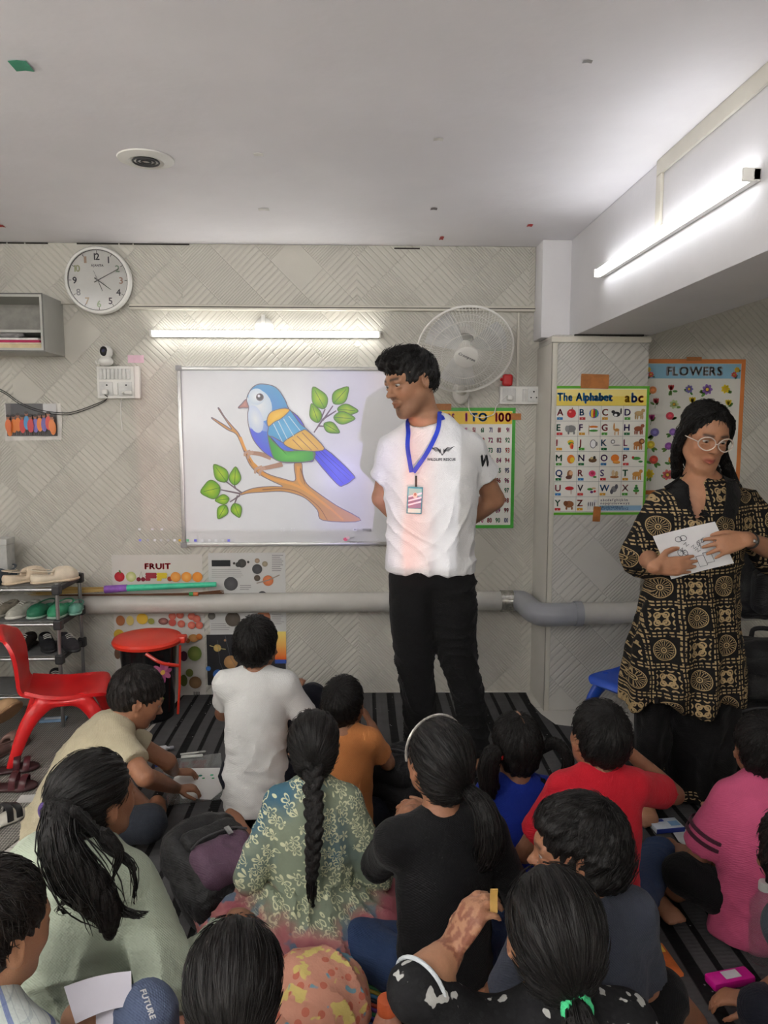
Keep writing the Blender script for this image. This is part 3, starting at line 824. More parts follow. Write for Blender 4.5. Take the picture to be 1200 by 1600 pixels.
# task bar marks
ICO = C(240, 240, 245)
def icon(px, py, w=4, c=ICO, h=None, cvv=None, Y=BY):
    x_, z_ = XZ(px, py, Y); s = 3.8 / 1156; (cvv or cv).rect(x_ - w * s / 2, z_ - (h or w) * s / 2, x_ + w * s / 2, z_ + (h or w) * s / 2, c)
for px, c_ in ((294, C(120, 200, 150)), (306, C(110, 110, 230)), (317, ICO), (328, ICO), (338, ICO), (349, ICO), (358, C(130, 130, 240))): icon(px, 844, 4, c_)
for px in (442, 458):
    for dx, dy in ((-2, -2), (2, -2), (-2, 2), (2, 2)): icon(px + dx, 827 + dy, 1.6)
icon(555, 827, 6, ICO, 4.5); icon(555, 827, 4, C(160, 160, 164), 2.5)
cv.text('376%', *XZ(566, 830, BY), 0.022, ICO, bold=0.02)
cv.ell(*XZ(540, 842, BY), 0.012, 0.009, C(222, 100, 130)); cv.ell(*XZ(544, 840, BY), 0.010, 0.008, C(235, 200, 210))
cv.text('102°F', *XZ(546, 841, BY), 0.013, ICO, bold=0.02); cv.text('Mostly sunny', *XZ(546, 847, BY), 0.013, ICO, bold=0.02)
cv.line([XZ(588, 844, BY), XZ(591, 841, BY), XZ(594, 844, BY)], 0.003, ICO)
cv.build('projected_picture', M_GLOSSP, BY - 0.0004, wbd)
pm = thing('projected_marks', 'faint beamed toolbar icons on the wall at the lower edge of the whiteboard', 'projection', (bx0 - .2, WY, bz0))
cw = Canvas()
for px, py, c_ in ((218, 827, ICO), (238, 827, ICO), (253, 827, ICO)): icon(px, py, 4, c_, 3, cw, WY)
for px, c_ in ((219, C(150, 150, 250)), (231, C(190, 190, 200)), (242, ICO), (252, C(215, 215, 215)), (263, C(205, 205, 205)), (273, ICO), (281, C(230, 190, 70))): icon(px, 844, 3.6, c_, None, cw, WY)
cw.build('icon_row', M_PRINT, WY - 0.0006, pm)['kind'] = 'stuff'

# --- clock
def clock():
    p = PY(157, 440, WY - LINT); R = 0.163; M = frame((p.x, WY - LINT - 0.0128, p.z), (1, 0, 0), None, (0, -1, -0.03))
    t = thing('wall_clock', 'round white wall clock with black ring hanging under the ceiling', 'clock', p)
    mk('case', lathe([(R * .6, -0.006), (R - .006, -0.004), (R, 0.004), (R, 0.022), (R - .006, 0.032), (R - .016, 0.033), (R - .02, 0.022), (0.001, 0.0215)], 56, M, caps=False), M_WHITEP, t)
    mk('ring', torus((0, 0, 0), R - 0.0185, 0.0022, 56, 6).xf(M @ TR(0, 0, 0.0255)), M_BLACKP, t)
    hues = {12: C(40, 40, 44), 1: C(60, 60, 70), 2: C(150, 175, 150), 3: C(190, 150, 130), 4: C(50, 50, 56), 5: C(70, 60, 70), 6: C(170, 190, 150), 7: C(200, 180, 150), 8: C(150, 150, 150), 9: C(40, 44, 56), 10: C(190, 195, 150), 11: C(205, 175, 150)}
    F = M @ Matrix(((1, 0, 0, 0), (0, 0, 1, 0), (0, -1, 0, 0.0222), (0, 0, 0, 1)))
    for h in range(1, 13):
        a = h * pi / 6; r = R * .69; s = 0.044; c = Canvas(0.0002)
        c.text(str(h), r * sin(a), r * cos(a) - s * .35, s, hues[h], 'c', 0.025, gap=0.02, lay=2)
        mk('numeral', c.g.xf(F), M_PRINT, t, smooth=False); c = Canvas(.0002)
        c.line([((R - .034) * sin(a), (R - .034) * cos(a)), ((R - .022) * sin(a), (R - .022) * cos(a))], 0.0025, C(40, 40, 40), lay=2)
        mk('tick_mark', c.g.xf(F), M_PRINT, t, smooth=False)
    c = Canvas(.0002); c.text('AJANTA', 0, R * .40, 0.015, C(90, 90, 95), 'c', 0.03, lay=2)
    mk('lettering', c.g.xf(F), M_PRINT, t, smooth=False)
    def hand(nm, ang, L, w, z, m, back=.02):
        v = A((sin(ang), cos(ang))); n = A((v[1], -v[0])) * w
        mk(nm, prism([tuple(-v * back - n), tuple(v * L - n * .4), tuple(v * L + n * .4), tuple(-v * back + n)], 0.001, M @ TR(0, 0, z)), m, t)
    hand('hour_hand', radians(126), .075, .0028, .0232, M_BLACKP); hand('minute_hand', radians(62), .118, .0022, .0245, M_BLACKP)
    hand('second_hand', radians(-22), .05, .001, .0258, M_BLACKP, .055)
    G = Mat('clock_glass', 0.02, 0.5); G.color((1, 1, 1)); G.inp('Transmission Weight', 1.0); G.inp('IOR', 1.45)
    mk('glass', lathe([(R - .017, 0.0), (R - .017, 0.0012)], 56, M @ TR(0, 0, 0.0295)), G.m, t)
clock()

# --- open shelf box with papers
sx, Y0, Y1 = XZ(98, 475)[0], 3.60, WY - 0.0005
sz1, sz0 = XZ(98, 472)[1], XZ(98, 557)[1]; sl = -2.35; th = 0.016
M_LAM = mat('grey_laminate', C(176, 176, 170), 0.5, 0.03, 10)
sh = thing('wall_shelf', 'open grey laminate shelf box high on the wall by the clock', 'shelf', (sx, WY, sz0))
mk('side_panel', box(sx - th, sx, Y0, Y1, sz0 + th, sz1 - th), M_LAM, sh); mk('side_panel', box(sl, sl + th, Y0, Y1, sz0 + th, sz1 - th), M_LAM, sh)
mk('top_panel', box(sl, sx, Y0, Y1, sz1 - th, sz1), M_LAM, sh); mk('bottom_panel', box(sl, sx, Y0, Y1, sz0, sz0 + th), M_LAM, sh)
mk('back_panel', box(sl + th, sx - th, Y1 - .008, Y1, sz0 + th, sz1 - th), mat('shelf_back', C(150, 148, 142), 0.6), sh)
zs = XZ(40, 516, Y0)[1]
mk('middle_shelf', box(sl + th, sx - th, Y0 + .03, Y1 - .009, zs - .006, zs + .006), M_LAM, sh)
for b in ((sl, sx, sz1 - .005, sz1 + .0005), (sl, sx, sz0 - .0005, sz0 + .005)): mk('edge_band', box(b[0], b[1], Y0 - .003, Y0 - .0002, b[2], b[3]), M_GREY, sh)
mk('edge_band', box(sx - .005, sx + .0005, Y0 - .003, Y0 - .0002, sz0 + .0052, sz1 - .0052), M_GREY, sh)
zp = sz0 + th
for i, (h, c_, lab) in enumerate(((0.020, C(206, 190, 150), 'stack of cream paper at the bottom of the wall shelf'), (0.007, C(212, 200, 178), 'thin beige folder lying on the cream paper in the wall shelf'), (0.012, C(176, 40, 84), 'crimson folder lying in the wall shelf'), (0.010, C(214, 212, 208), 'white paper stack on the crimson folder in the wall shelf'))):
    tag(mk('paper_stack' if c_[0] > .5 else 'folder', box(-2.0, sx - th - .004 - .006 * i, Y0 + .02, Y1 - .03, zp + .0004, zp + h, .001), mat('shelf_paper_%d' % i, c_, .7)), lab, 'paper'); zp += h
tag(mk('plastic_bag', (lambda s: s.geo().displace(lambda v: .008 * wob(v, 18, 3)))(Sdf(.006).ell((-1.66, Y0 + .07, zp + .018), (.07, .04, .017)).ell((-1.74, Y0 + .08, zp + .02), (.07, .04, .018))), mat('crumpled_grey_plastic', C(132, 130, 130), .3)), 'crumpled grey plastic bag on the papers in the wall shelf', 'bag')

# --- switch board with plugs, indoor camera, pink note, wires
def board():
    x0, z1 = XZ(154, 573); x1, z0 = XZ(214, 623); Y = WY - 0.035
    t = thing('switch_board', 'white switch board under the indoor camera with two plugs in it', 'switch board', (x0, WY, z0))
    mk('box', box(x0, x1, Y, WY - .0005, z0, z1, .004), M_WHITEP, t)
    mk('side_strip', box(x1 + .001, x1 + .026, Y - .004, WY - .0005, z0, z1, .004), M_WHITEP, t)
    zm = z0 + (z1 - z0) * .55; n = 8; w = (x1 - x0 - .03) / n
    mg = mat('switch_grey_white', C(205, 205, 202), .35)
    for i in range(n):
        mk('switch', box(x0 + .012 + i * w + .001, x0 + .012 + (i + 1) * w - .001, Y - .006, Y - .0003, zm + .006, z1 - .012, .002), mg, t)
    for cx in (x0 + .045, x1 - .045):
        s = mk('socket', box(cx - .033, cx + .033, Y - .004, Y - .0003, z0 + .012, zm - .006, .002), mg, t)
        mk('pin_hole', lathe([(.0045, 0), (.0045, .0006)], 12, frame((cx + .005, Y - .0042, zm - .022), (1, 0, 0), None, (0, -1, 0))), M_BLACKP, s)
    mk('switch', box((x0 + x1) / 2 - .011, (x0 + x1) / 2 + .011, Y - .007, Y - .0003, z0 + .016, zm - .012, .002), M_WHITEP, t)
    for cx, lab, k in ((x0 + .045, 'white plug in the switch board feeding the dark wires', 0), (x1 - .028, 'white plug with white cord in the switch board', 1)):
        q = thing('plug', lab, 'plug', (cx, Y, z0 + .03))
        mk('plug_body', box(cx - .013 - .004 * k, cx + .013 + .004 * k, Y - .03, Y - .0045, z0 + .018, z0 + .045 - .008 * k, .005), M_WHITEP, q)
        if k:
            a = PY(197, 612, Y); pts = [(cx - .018, Y - .02, z0 + .03), (cx - .03, Y - .02, z0 + .026), tuple(PY(193, 613, Y - .012)), tuple(PY(189, 630, WY - .006)), tuple(PY(189, 650, WY - .004)), tuple(PY(191, 672, WY - .004))]
            mk('cord', tube(pts, .0024, 6, n=6), M_WHITEP, q)
        else:
            for dz in (0, -3):
                pts = [(cx, Y - .025, z0 + .017), tuple(PY(168, 622, WY - .025)), tuple(PY(155, 632 + dz, WY - .013)), tuple(PY(120, 645 + dz, WY - .013)), tuple(PY(97, 648 + dz, WY - .013)), tuple(PY(60, 643 + dz, WY - .013)), tuple(PY(30, 631 + dz, WY - .013)), tuple(PY(0, 611 + dz, WY - .013)), tuple(PY(-60, 590 + dz, WY - .013))]
                mk('wire', tube(pts, .002, 6, n=5), M_BLACKP, q)
    # indoor camera standing on the board
    px = x0 + .052; zc = z1; Yc = WY - .034 - .012
    c = thing('indoor_camera', 'small white ball-shaped indoor camera standing on the switch board', 'camera', (px, Yc, zc))
    Yc = WY - 0.046
    mk('base', Sdf(.0035).ell((px, Yc, zc + .022), (.036, .036, .025), k=.01).plane((px, Yc, zc + .0005), (0, 0, -1)).geo(), M_WHITEP, c)
    hd = mk('head', Sdf(.003).ell((px + .004, Yc, zc + .067), (.032, .032, .034)).geo(), M_WHITEP, c)
    mk('face_plate', ball((px, Yc - .0255, zc + .070), (.019, .009, .024), 20), M_BLACKP, hd)
    mk('lens', ball((px + .001, Yc - .033, zc + .072), (.008, .004, .008), 14), mat('lens_glass', C(60, 60, 90), .08), hd)
    mk('power_nub', tube([(px - .03, Yc, zc + .012), (px - .045, Yc, zc + .012), (px - .05, Yc, zc + .026)], .004, 8), M_WHITEP, c)
board()
x_, z_ = XZ(200, 567); w_ = .08
tag(mk('pink_note', box(x_, x_ + w_, WY - .0012, WY - .0004, z_, z_ + .038), mat('pink_paper', C(226, 190, 206), .6)), 'small pale pink note stuck above the switch board', 'note')

# --- group photograph taped to the wall
def photo():
    a, b = XZ(6, 630), XZ(97, 687)
    t = thing('photo_print', 'curled colour photo of children in red taped to the wall under the shelf', 'photo', (a[0], WY, b[1]))
    W, Hh = b[0] - a[0], a[1] - b[1]
    mk('paper', sheet(lambda u, v: (a[0] + W * u + .006 * sin(v * 3), WY - .002 - .006 * abs(2 * u - 1) ** 3 * (1 - v), b[1] - .006 * (1 - u) + Hh * v), 12, 8, None, .0006), mat('photo_paper', C(214, 210, 204), .4), t)
    c = Canvas(); r = random.Random(3); X0, Z0 = a[0] + .012, b[1] + .018; Wp, Hp = W - .03, Hh - .02
    c.rect(X0, Z0, X0 + Wp, Z0 + Hp, C(96, 92, 92)); c.rect(X0 + Wp * .1, Z0 + Hp * .62, X0 + Wp * .72, Z0 + Hp, C(62, 62, 66)); c.rect(X0 + Wp * .74, Z0 + Hp * .7, X0 + Wp, Z0 + Hp, C(190, 190, 190))
    for i in range(11):
        cx = X0 + Wp * (.06 + .088 * i); top = Z0 + Hp * (.62 + .12 * r.random()) - (0.02 if i in (0, 10) else 0)
        cl = r.choice([C(196, 60, 56), C(206, 70, 60), C(200, 64, 64), C(70, 140, 190), C(216, 120, 50), C(110, 100, 170)])
        c.rect(cx - .006, Z0 + .005, cx - .001, top - .07, C(60, 50, 48)); c.rect(cx + .002, Z0 + .005, cx + .007, top - .07, C(60, 50, 48))
        c.ell(cx, top - .052, .0155, .036, cl); c.ell(cx, top - .008, .0085, .011, C(150, 96, 70)); c.ell(cx, top - .001, .009, .007, C(30, 24, 24))
    for cx, cl in ((.06, C(214, 110, 60)), (.92, C(218, 124, 60)), (.5, C(190, 60, 66))): c.ell(X0 + Wp * cx, Z0 + Hp * .32, .016, .034, cl); c.ell(X0 + Wp * cx, Z0 + Hp * .32 + .042, .009, .011, C(150, 96, 70)); c.ell(X0 + Wp * cx, Z0 + Hp * .32 + .049, .009, .007, C(30, 24, 24))
    c.build('print', M_GLOSSP, WY - .0095, t)
photo()

# --- wall fan
def fan():
    F = PY(727, 548, 3.56); ax = Vector((-0.04, -cos(radians(36)), -sin(radians(36)))); M = frame(F, (1, 0, 0), None, ax); R = .228
    t = thing('wall_fan', 'white wall-mounted fan with round wire guard beside the whiteboard', 'fan', PY(722, 612, WY))
    m = mat('fan_white', C(222, 220, 214), .35, .03)
    for nm, z1, r0 in (('front_guard', .062, .056), ('rear_guard', -.085, .05)):
        g = Geo()
        for i in range(84):
            a = i / 84 * 2 * pi; tw = .25 if z1 > 0 else 0
            pts = [((r0 + (R - r0) * s) * cos(a + tw * s), (r0 + (R - r0) * s) * sin(a + tw * s), z1 * (1 - s ** 2.6)) for s in (0, .3, .6, .85, 1)]
            g.merge(tube(pts, .0011, 4, False))
        for s in ((.35, .68) if z1 > 0 else (.6,)):
            g.merge(torus((0, 0, z1 * (1 - s ** 2.6)), r0 + (R - r0) * s, .0016, 60, 5))
        g.merge(torus((0, 0, 0.004 if z1 > 0 else -.004), R, .0042, 70, 6)); mk(nm, g.xf(M), m, t)
    mk('badge', lathe([(.001, .068), (.045, .067), (.056, .062), (.058, .054), (.05, .05)], 32, M, caps=False), m, t)
    P, Fc = lettering('Crompton', .02, .02, 'c')
    g = Geo(); g.add(np.c_[P[:, 0] * cos(-.45) - P[:, 1] * sin(-.45), P[:, 0] * sin(-.45) + P[:, 1] * cos(-.45), np.full(len(P), .0685)], None, Fc); mk('lettering', g.xf(M), mat('fan_letter_grey', C(90, 90, 96), .4), t, smooth=False)
    for k in range(3):
        a0 = k * 2 * pi / 3 + .4
        def bl(u, v, a0=a0): r = .035 + .165 * u; a = a0 + (v - .5) * (1.25 - .35 * u); return (r * cos(a), r * sin(a), -.022 + .03 * (v - .5) * 1.0)
        mk('blade', sheet(bl, 8, 8, None, .002).xf(M), mat('fan_blade', C(206, 206, 204), .3), t)
    mk('hub', lathe([(.001, .03), (.03, .028), (.036, .0), (.034, -.04)], 24, M, caps=False), m, t)
    mk('motor', lathe([(.05, -.082), (.062, -.095), (.064, -.14), (.05, -.175), (.001, -.182)], 28, M, caps=False), m, t)
    w = PY(720, 610, WY); e = M @ Vector((0, -.05, -.12))
    mk('neck', tube([tuple(e), (w.x, WY - .10, w.z + .05), (w.x, WY - .055, w.z + .01), (w.x, WY - .03, w.z)], [.028, .026, .026, .03], 14, n=4), m, t)
    mk('wall_mount', Sdf(.004).ell((w.x, WY - .012, w.z - .01), (.045, .026, .062)).plane((w.x, WY - .0008, w.z), (0, 1, 0)).geo(), m, t)
    c = PY(733, 612, WY); d = PY(733, 640, WY - .004); s2 = PY(790, 612, WY - .03)
    mk('cord', tube([(w.x + .02, WY - .03, w.z - .05), tuple(PY(732, 622, WY - .012)), tuple(PY(733, 640, WY - .01)), tuple(PY(745, 652, WY - .01)), tuple(PY(770, 648, WY - .01)), tuple(PY(776, 634, WY - .01)), tuple(PY(792, 618, WY - .05))], .0026, 6, n=5), M_WHITEP, t)
fan()
# socket board by the fan, red plug resting on it
def socket2():
    x0, z1 = XZ(780, 604); x1, z0 = XZ(846, 632); Y = WY - .03
    t = thing('socket_board', 'white socket board with red plug on top, between fan and column', 'socket', (x0, WY, z0))
    mk('box', box(x0, x1, Y, WY - .0005, z0, z1, .004), M_WHITEP, t)
    w = x1 - x0; mg = mat('switch_grey_white', C(205, 205, 202), .35)
    mk('socket', box(x0 + .012, x0 + w * .36, Y - .004, Y - .0003, z0 + .01, z1 - .01, .002), mg, t)
    mk('switch', box(x0 + w * .52, x0 + w * .6, Y - .008, Y - .0003, z0 + .014, z1 - .014, .002), mg, t)
    s = mk('socket', box(x0 + w * .64, x0 + w * .92, Y - .004, Y - .0003, z0 + .01, z1 - .01, .002), mg, t)
    for dx, dz, r in ((0, .018, .0045), (-.014, -.012, .0038), (.014, -.012, .0038)): mk('pin_hole', lathe([(r, 0), (r, .0006)], 10, frame((x0 + w * .78 + dx, Y - .0042, (z0 + z1) / 2 + dz), (1, 0, 0), None, (0, -1, 0))), M_BLACKP, s)
    q = thing('plug', 'white fan plug in the socket board beside the column', 'plug', (x0 + .05, Y, z0 + .02)); mk('plug_body', box(x0 + .033, x0 + .06, Y - .032, Y - .0045, z0 + .02, z0 + .045, .005), M_WHITEP, q)
    cx = x0 + .038; r = thing('red_plug', 'red plastic plug cap lying on top of the socket board', 'plug', (cx, Y, z1))
    mk('cap', Sdf(.003).box((cx, WY - .02, z1 + .031), (.026, .017, .03), RY(.05), .012).geo(), M_RED, r)
    mk('spout', tube([(cx - .024, WY - .02, z1 + .034), (cx - .036, WY - .02, z1 + .036)], .008, 10), M_RED, r)
socket2()
# ------------------------------------------------------------------ charts and posters
def sheet_poster(name, label, x0, z0, x1, z1, Y, base, border=None, bw=0.0, rot=0):
    t = thing(name, label, 'poster', (x0, Y, z0))
    mk('paper', box(x0, x1, Y - 0.0016, Y - 0.0004, z0, z1), mat(name + '_sheet_' + str(len(bpy.data.objects)), base, 0.35, 0.02, 6), t)
    c = Canvas(0.0002)
    if border: c.rect(x0, z0, x1, z1, border, 1); c.rect(x0 + bw, z0 + bw, x1 - bw, z1 - bw, base, 2); c.L = 3
    return t, c
def tapes(parent, Y, *rs):
    for px, py, w, h, rot in rs:
        x, z = XZ(px, py, Y); s = Y / 1156
        mk('tape', box(-w * s / 2, w * s / 2, -.0006, 0, -h * s / 2, h * s / 2).xf(TR(x, Y - .0042, z) @ RY(rot)), M_TAPE, parent)
GRN = C(96, 176, 44)
def alphabet():
    (x0, z1), (x1, z0) = XZ(865, 603, CY), XZ(1007, 804, CY)
    t, c = sheet_poster('alphabet_chart', 'green-bordered alphabet chart with pictures, taped to the column', x0, z0, x1, z1, CY - .0008, C(236, 234, 226), GRN, .0125)
    W, Hh = x1 - x0, z1 - z0; a0, a1 = x0 + .0135, x1 - .0135; top = z1 - .016; hb = top - .078
    c.rect(a0, hb, a1, top, C(240, 214, 96)); c.rect(a0, hb + .045, a1, top, C(244, 226, 140))
    c.text('The Alphabet', a0 + .006, hb + .024, .052, C(20, 60, 140), bold=.045, wx=.84); c.text('The Alphabet', a0 + .0065, hb + .0245, .052, C(50, 150, 220), bold=.03, wx=.84)
    for i, (l, k) in enumerate(zip('abc', (C(226, 168, 30), C(60, 110, 190), C(190, 100, 50)))): c.text(l, a1 - .105 + i * .033, hb + .018, .062, k, bold=.045)
    cw, rh = (a1 - a0) / 4, (hb - z0 - .016) / 7
    hue = [C(196, 40, 60), C(40, 120, 190), C(180, 70, 60), C(80, 50, 140), C(30, 120, 90), C(90, 50, 110), C(190, 50, 70), C(70, 50, 130), C(214, 90, 100), C(200, 70, 60), C(40, 120, 170), C(200, 110, 150), C(40, 110, 70), C(60, 40, 110), C(110, 60, 140), C(200, 60, 60), C(40, 100, 190), C(200, 80, 90), C(110, 90, 170), C(30, 120, 80), C(190, 60, 80), C(70, 50, 60), C(40, 120, 190), C(220, 140, 140), C(40, 120, 80), C(200, 90, 80)]
    tags = [C(60, 130, 190), C(220, 160, 50), C(40, 120, 70), C(200, 60, 60), C(90, 170, 70)]
    B, Wt, G, R_, O, Y_, BRN, GY, BL, PK = C(34, 34, 38), C(240, 240, 240), C(70, 150, 60), C(200, 36, 44), C(236, 130, 40), C(236, 200, 60), C(150, 96, 60), C(130, 130, 130), C(60, 110, 190), C(226, 80, 130)
    beast = lambda k, legs=1: [(0, 0, .28, .16, k), (.24, .18, .12, .12, k)] + [(q, -.22, .05, .16, k) for q in (-.2, -.08, .12, .22)]
    ic = {'A': [(0, 0, .28, .28, R_), (-.08, .1, .08, .06, C(240, 140, 130)), (.04, .3, .03, .08, BRN)], 'B': [(0, 0, .3, .3, BL), (-.1, 0, .1, .28, Y_), (.12, 0, .08, .26, G), (0, 0, .06, .29, R_)], 'C': [(0, -.05, .24, .16, B), (-.2, .1, .12, .1, B), (.26, .14, .05, .2, B), (-.05, -.1, .1, .08, Wt)], 'D': beast(C(190, 160, 110)), 'E': [(0, 0, .3, .22, GY), (-.24, 0, .12, .2, C(150, 150, 150)), (-.15, -.25, .06, .12, GY), (.18, -.25, .06, .12, GY)], 'F': [(0, .12, .28, .07, O), (0, 0, .28, .07, Wt), (0, -.12, .28, .07, G), (-.28, -.08, .02, .34, BRN)], 'G': [(.05, -.08, .16, .1, C(200, 140, 70)), (-.12, .12, .05, .24, C(200, 140, 70)), (-.06, -.28, .03, .14, C(200, 140, 70)), (.14, -.28, .03, .14, C(200, 140, 70))], 'H': beast(C(150, 80, 50)), 'I': [(0, .12, .2, .14, Y_), (.02, .02, .18, .1, G), (.06, -.12, .12, .2, O), (.1, -.18, .06, .14, R_)], 'J': [(0, 0, .2, .28, C(90, 90, 100)), (0, 0, .16, .24, Wt), (.2, 0, .07, .14, GY)], 'K': [(-.16, .14, .14, .14, GY), (-.16, .14, .08, .08, Wt), (.06, -.08, .26, .035, GY)], 'L': beast(C(186, 120, 60)) + [(.22, .16, .18, .18, C(120, 70, 40)), (.24, .16, .1, .1, C(206, 150, 90))], 'M': [(.04, 0, .24, .28, O), (.12, -.06, .14, .18, Y_)], 'N': [(0, -.06, .26, .16, C(110, 80, 50)), (-.06, .06, .1, .08, C(200, 180, 130)), (.1, .1, .08, .1, B)], 'O': [(0, .06, .26, .24, O), (.1, -.2, .24, .1, C(240, 160, 70))], 'P': [(-.06, .04, .28, .1, G), (.2, -.16, .14, .07, C(50, 130, 60)), (-.26, .1, .08, .08, R_)], 'Q': [(0, 0, .18, .26, C(160, 110, 70)), (.06, .08, .12, .14, C(226, 180, 140)), (-.06, -.2, .2, .12, C(110, 70, 60))], 'R': [(0, .04, .22, .2, PK), (.02, .06, .12, .1, C(190, 40, 80)), (.16, -.18, .12, .06, G)], 'S': [(0, -.18, .28, .09, C(170, 110, 60)), (-.08, .06, .1, .2, C(214, 190, 150)), (.12, .02, .1, .18, C(200, 170, 120))], 'T': beast(C(200, 140, 60)), 'U': [(0, .06, .28, .12, R_), (.1, -.14, .02, .2, BRN)], 'V': [(-.1, 0, .18, .08, G), (.12, .06, .14, .06, C(220, 190, 150)), (0, -.18, .1, .08, C(100, 40, 110)), (.18, -.14, .08, .08, R_)], 'W': [(0, 0, .18, .2, GY), (.14, .16, .1, .16, C(90, 90, 100)), (-.14, -.16, .1, .16, C(90, 90, 100))], 'X': [(0, .2, .08, .08, G), (0, .06, .14, .08, C(40, 110, 60)), (0, -.1, .2, .1, G), (0, -.26, .05, .08, BRN)], 'Y': [(0, 0, .3, .22, BRN), (-.2, .06, .14, .16, C(120, 70, 40)), (-.15, -.26, .06, .1, BRN), (.18, -.26, .06, .1, BRN)], 'Z': beast(C(220, 220, 220)) + [(q, 0, .025, .15, B) for q in (-.18, -.06, .06, .18)]}
    for i, l in enumerate('ABCDEFGHIJKLMNOPQRSTUVWXYZ'):
        r, k = divmod(i, 4); X0 = a0 + k * cw; Z1 = hb - r * rh
        c.text(l, X0 + .006, Z1 - .046, .044, hue[i], bold=.025, lay=5)
        c.rect(X0 + .006, Z1 - rh + .006, X0 + .034, Z1 - rh + .018, tags[(i * 3 + r) % 5], 5); c.text(l.lower(), X0 + .017, Z1 - rh + .009, .009, Wt, lay=6)
        for j, (ex, ey, rx, ry, kk) in enumerate(ic[l]):
            c.ell(X0 + cw * .69 + ex * cw * .75, Z1 - rh * .5 + ey * rh * 1.05, rx * cw * .72, ry * rh * 1.05, kk, 0, 12, lay=6 + j)
    for r in range(8): c.rect(a0, hb - r * rh - .0008, a1, hb - r * rh + .0008, C(150, 150, 150), 4)
    for k in range(1, 4): c.rect(a0 + k * cw - .0008, z0 + (.017 if k < 3 else .017 + rh), a0 + k * cw + .0008, hb, C(150, 150, 150), 4)
    zz = z0 + .016
    c.text('abcdefghijklm', a0 + 2 * cw + .012, zz + rh * .7, .017, C(90, 80, 110), bold=.02, wx=1.0, gap=.26, lay=5); c.text('nopqrstuvwxyz', a0 + 2 * cw + .012, zz + rh * .48, .017, C(90, 80, 110), bold=.02, gap=.22, lay=5)
    c.rect(a0 + 2 * cw + .004, zz + .004, a1 - .004, zz + rh * .4, C(150, 190, 220), 4)
    c.text('ABCDEFGHIJKLM', a0 + 2 * cw + .008, zz + rh * .24, .015, C(60, 100, 160), bold=.02, lay=5); c.text('NOPQRSTUVWXYZ', a0 + 2 * cw + .008, zz + .008, .015, C(60, 100, 160), bold=.02, lay=5)
    c.build('print', M_GLOSSP, CY - .0026, t)
    tapes(t, CY - .002, (929, 596, 44, 22, 0.03), (932, 803, 12, 24, 0.05))
alphabet()
def flowers():
    (x0, z1), (x1, z0) = XZ(1000, 561), XZ(1154, 772)
    t, c = sheet_poster('flower_chart', 'orange-bordered chart of flowers on the wall behind the woman', x0, z0, x1, z1, WY - .0002, C(232, 230, 222), C(216, 128, 62), .022)
    a0, a1, top = x0 + .024, x1 - .024, z1 - .024; hb = top - .075
    c.rect(a0, hb, a1, top, C(140, 190, 216)); xc = (a0 + a1) / 2 + .012
    c.text('FLOWERS', xc, hb + .016, .062, C(120, 120, 140), 'c', .055, lay=5); c.text('FLOWERS', xc, hb + .017, .062, C(240, 234, 234), 'c', .035, lay=6)
    r = random.Random(11)
    def flower(x, z, s, k, kind):
        for i in range(3): a = r.random() * 6.28; c.ell(x + cos(a) * s * .9, z - s * .6 + sin(a) * s * .4, s * .55, s * .25, C(70 + r.randrange(40), 140, 60), a, 10, lay=4)
        if kind == 0:
            for i in range(7): a = i * .9; c.ell(x + cos(a) * s * .5, z + sin(a) * s * .5, s * .48, s * .3, k, a, 10, lay=5)
            c.ell(x, z, s * .28, s * .28, C(240, 200, 70), lay=6)
        elif kind == 1:
            c.ell(x, z, s * .8, s * .75, k, cc=tuple(q * .6 for q in k), lay=5); c.ell(x, z, s * .4, s * .35, tuple(min(1, q * 1.3) for q in k), lay=6)
        else:
            for i in (-1, 0, 1): c.ell(x + i * s * .3, z + s * .2, s * .3, s * .6, k, -i * .4, 10, lay=5)
            c.line([(x, z - s * .2), (x - s * .2, z - s * 1.5)], s * .1, C(70, 130, 60), lay=4)
    for z_, x_ in ((top - .03, a0 + .02), (top - .03, a1 - .02), (top - .055, a0 + .035), (top - .055, a1 - .035)): flower(x_, z_, .016, r.choice([C(220, 90, 80), C(240, 200, 60)]), 0)
    ks = [C(226, 140, 80), C(210, 60, 140), C(240, 210, 60), C(244, 214, 40), C(236, 216, 70), C(206, 60, 60), C(220, 70, 90), C(150, 80, 170), C(226, 110, 110), C(200, 60, 70), C(130, 120, 190), C(220, 80, 60), C(240, 214, 60), C(214, 160, 180), C(190, 210, 150), C(150, 110, 190), C(230, 140, 50)]
    n = 0
    for row in range(7):
        for k in range(5):
            flower(a0 + (k + .5 + .2 * (row % 2)) * (a1 - a0) / 5.3, hb - .05 - row * .075 + r.uniform(-.01, .01), .026 * r.uniform(.85, 1.15), ks[(n * 5 + row) % len(ks)], r.randrange(3)); n += 1
    c.build('print', M_GLOSSP, WY - .0026, t); tapes(t, WY - .002, (1084, 561, 24, 6, 0))
flowers()
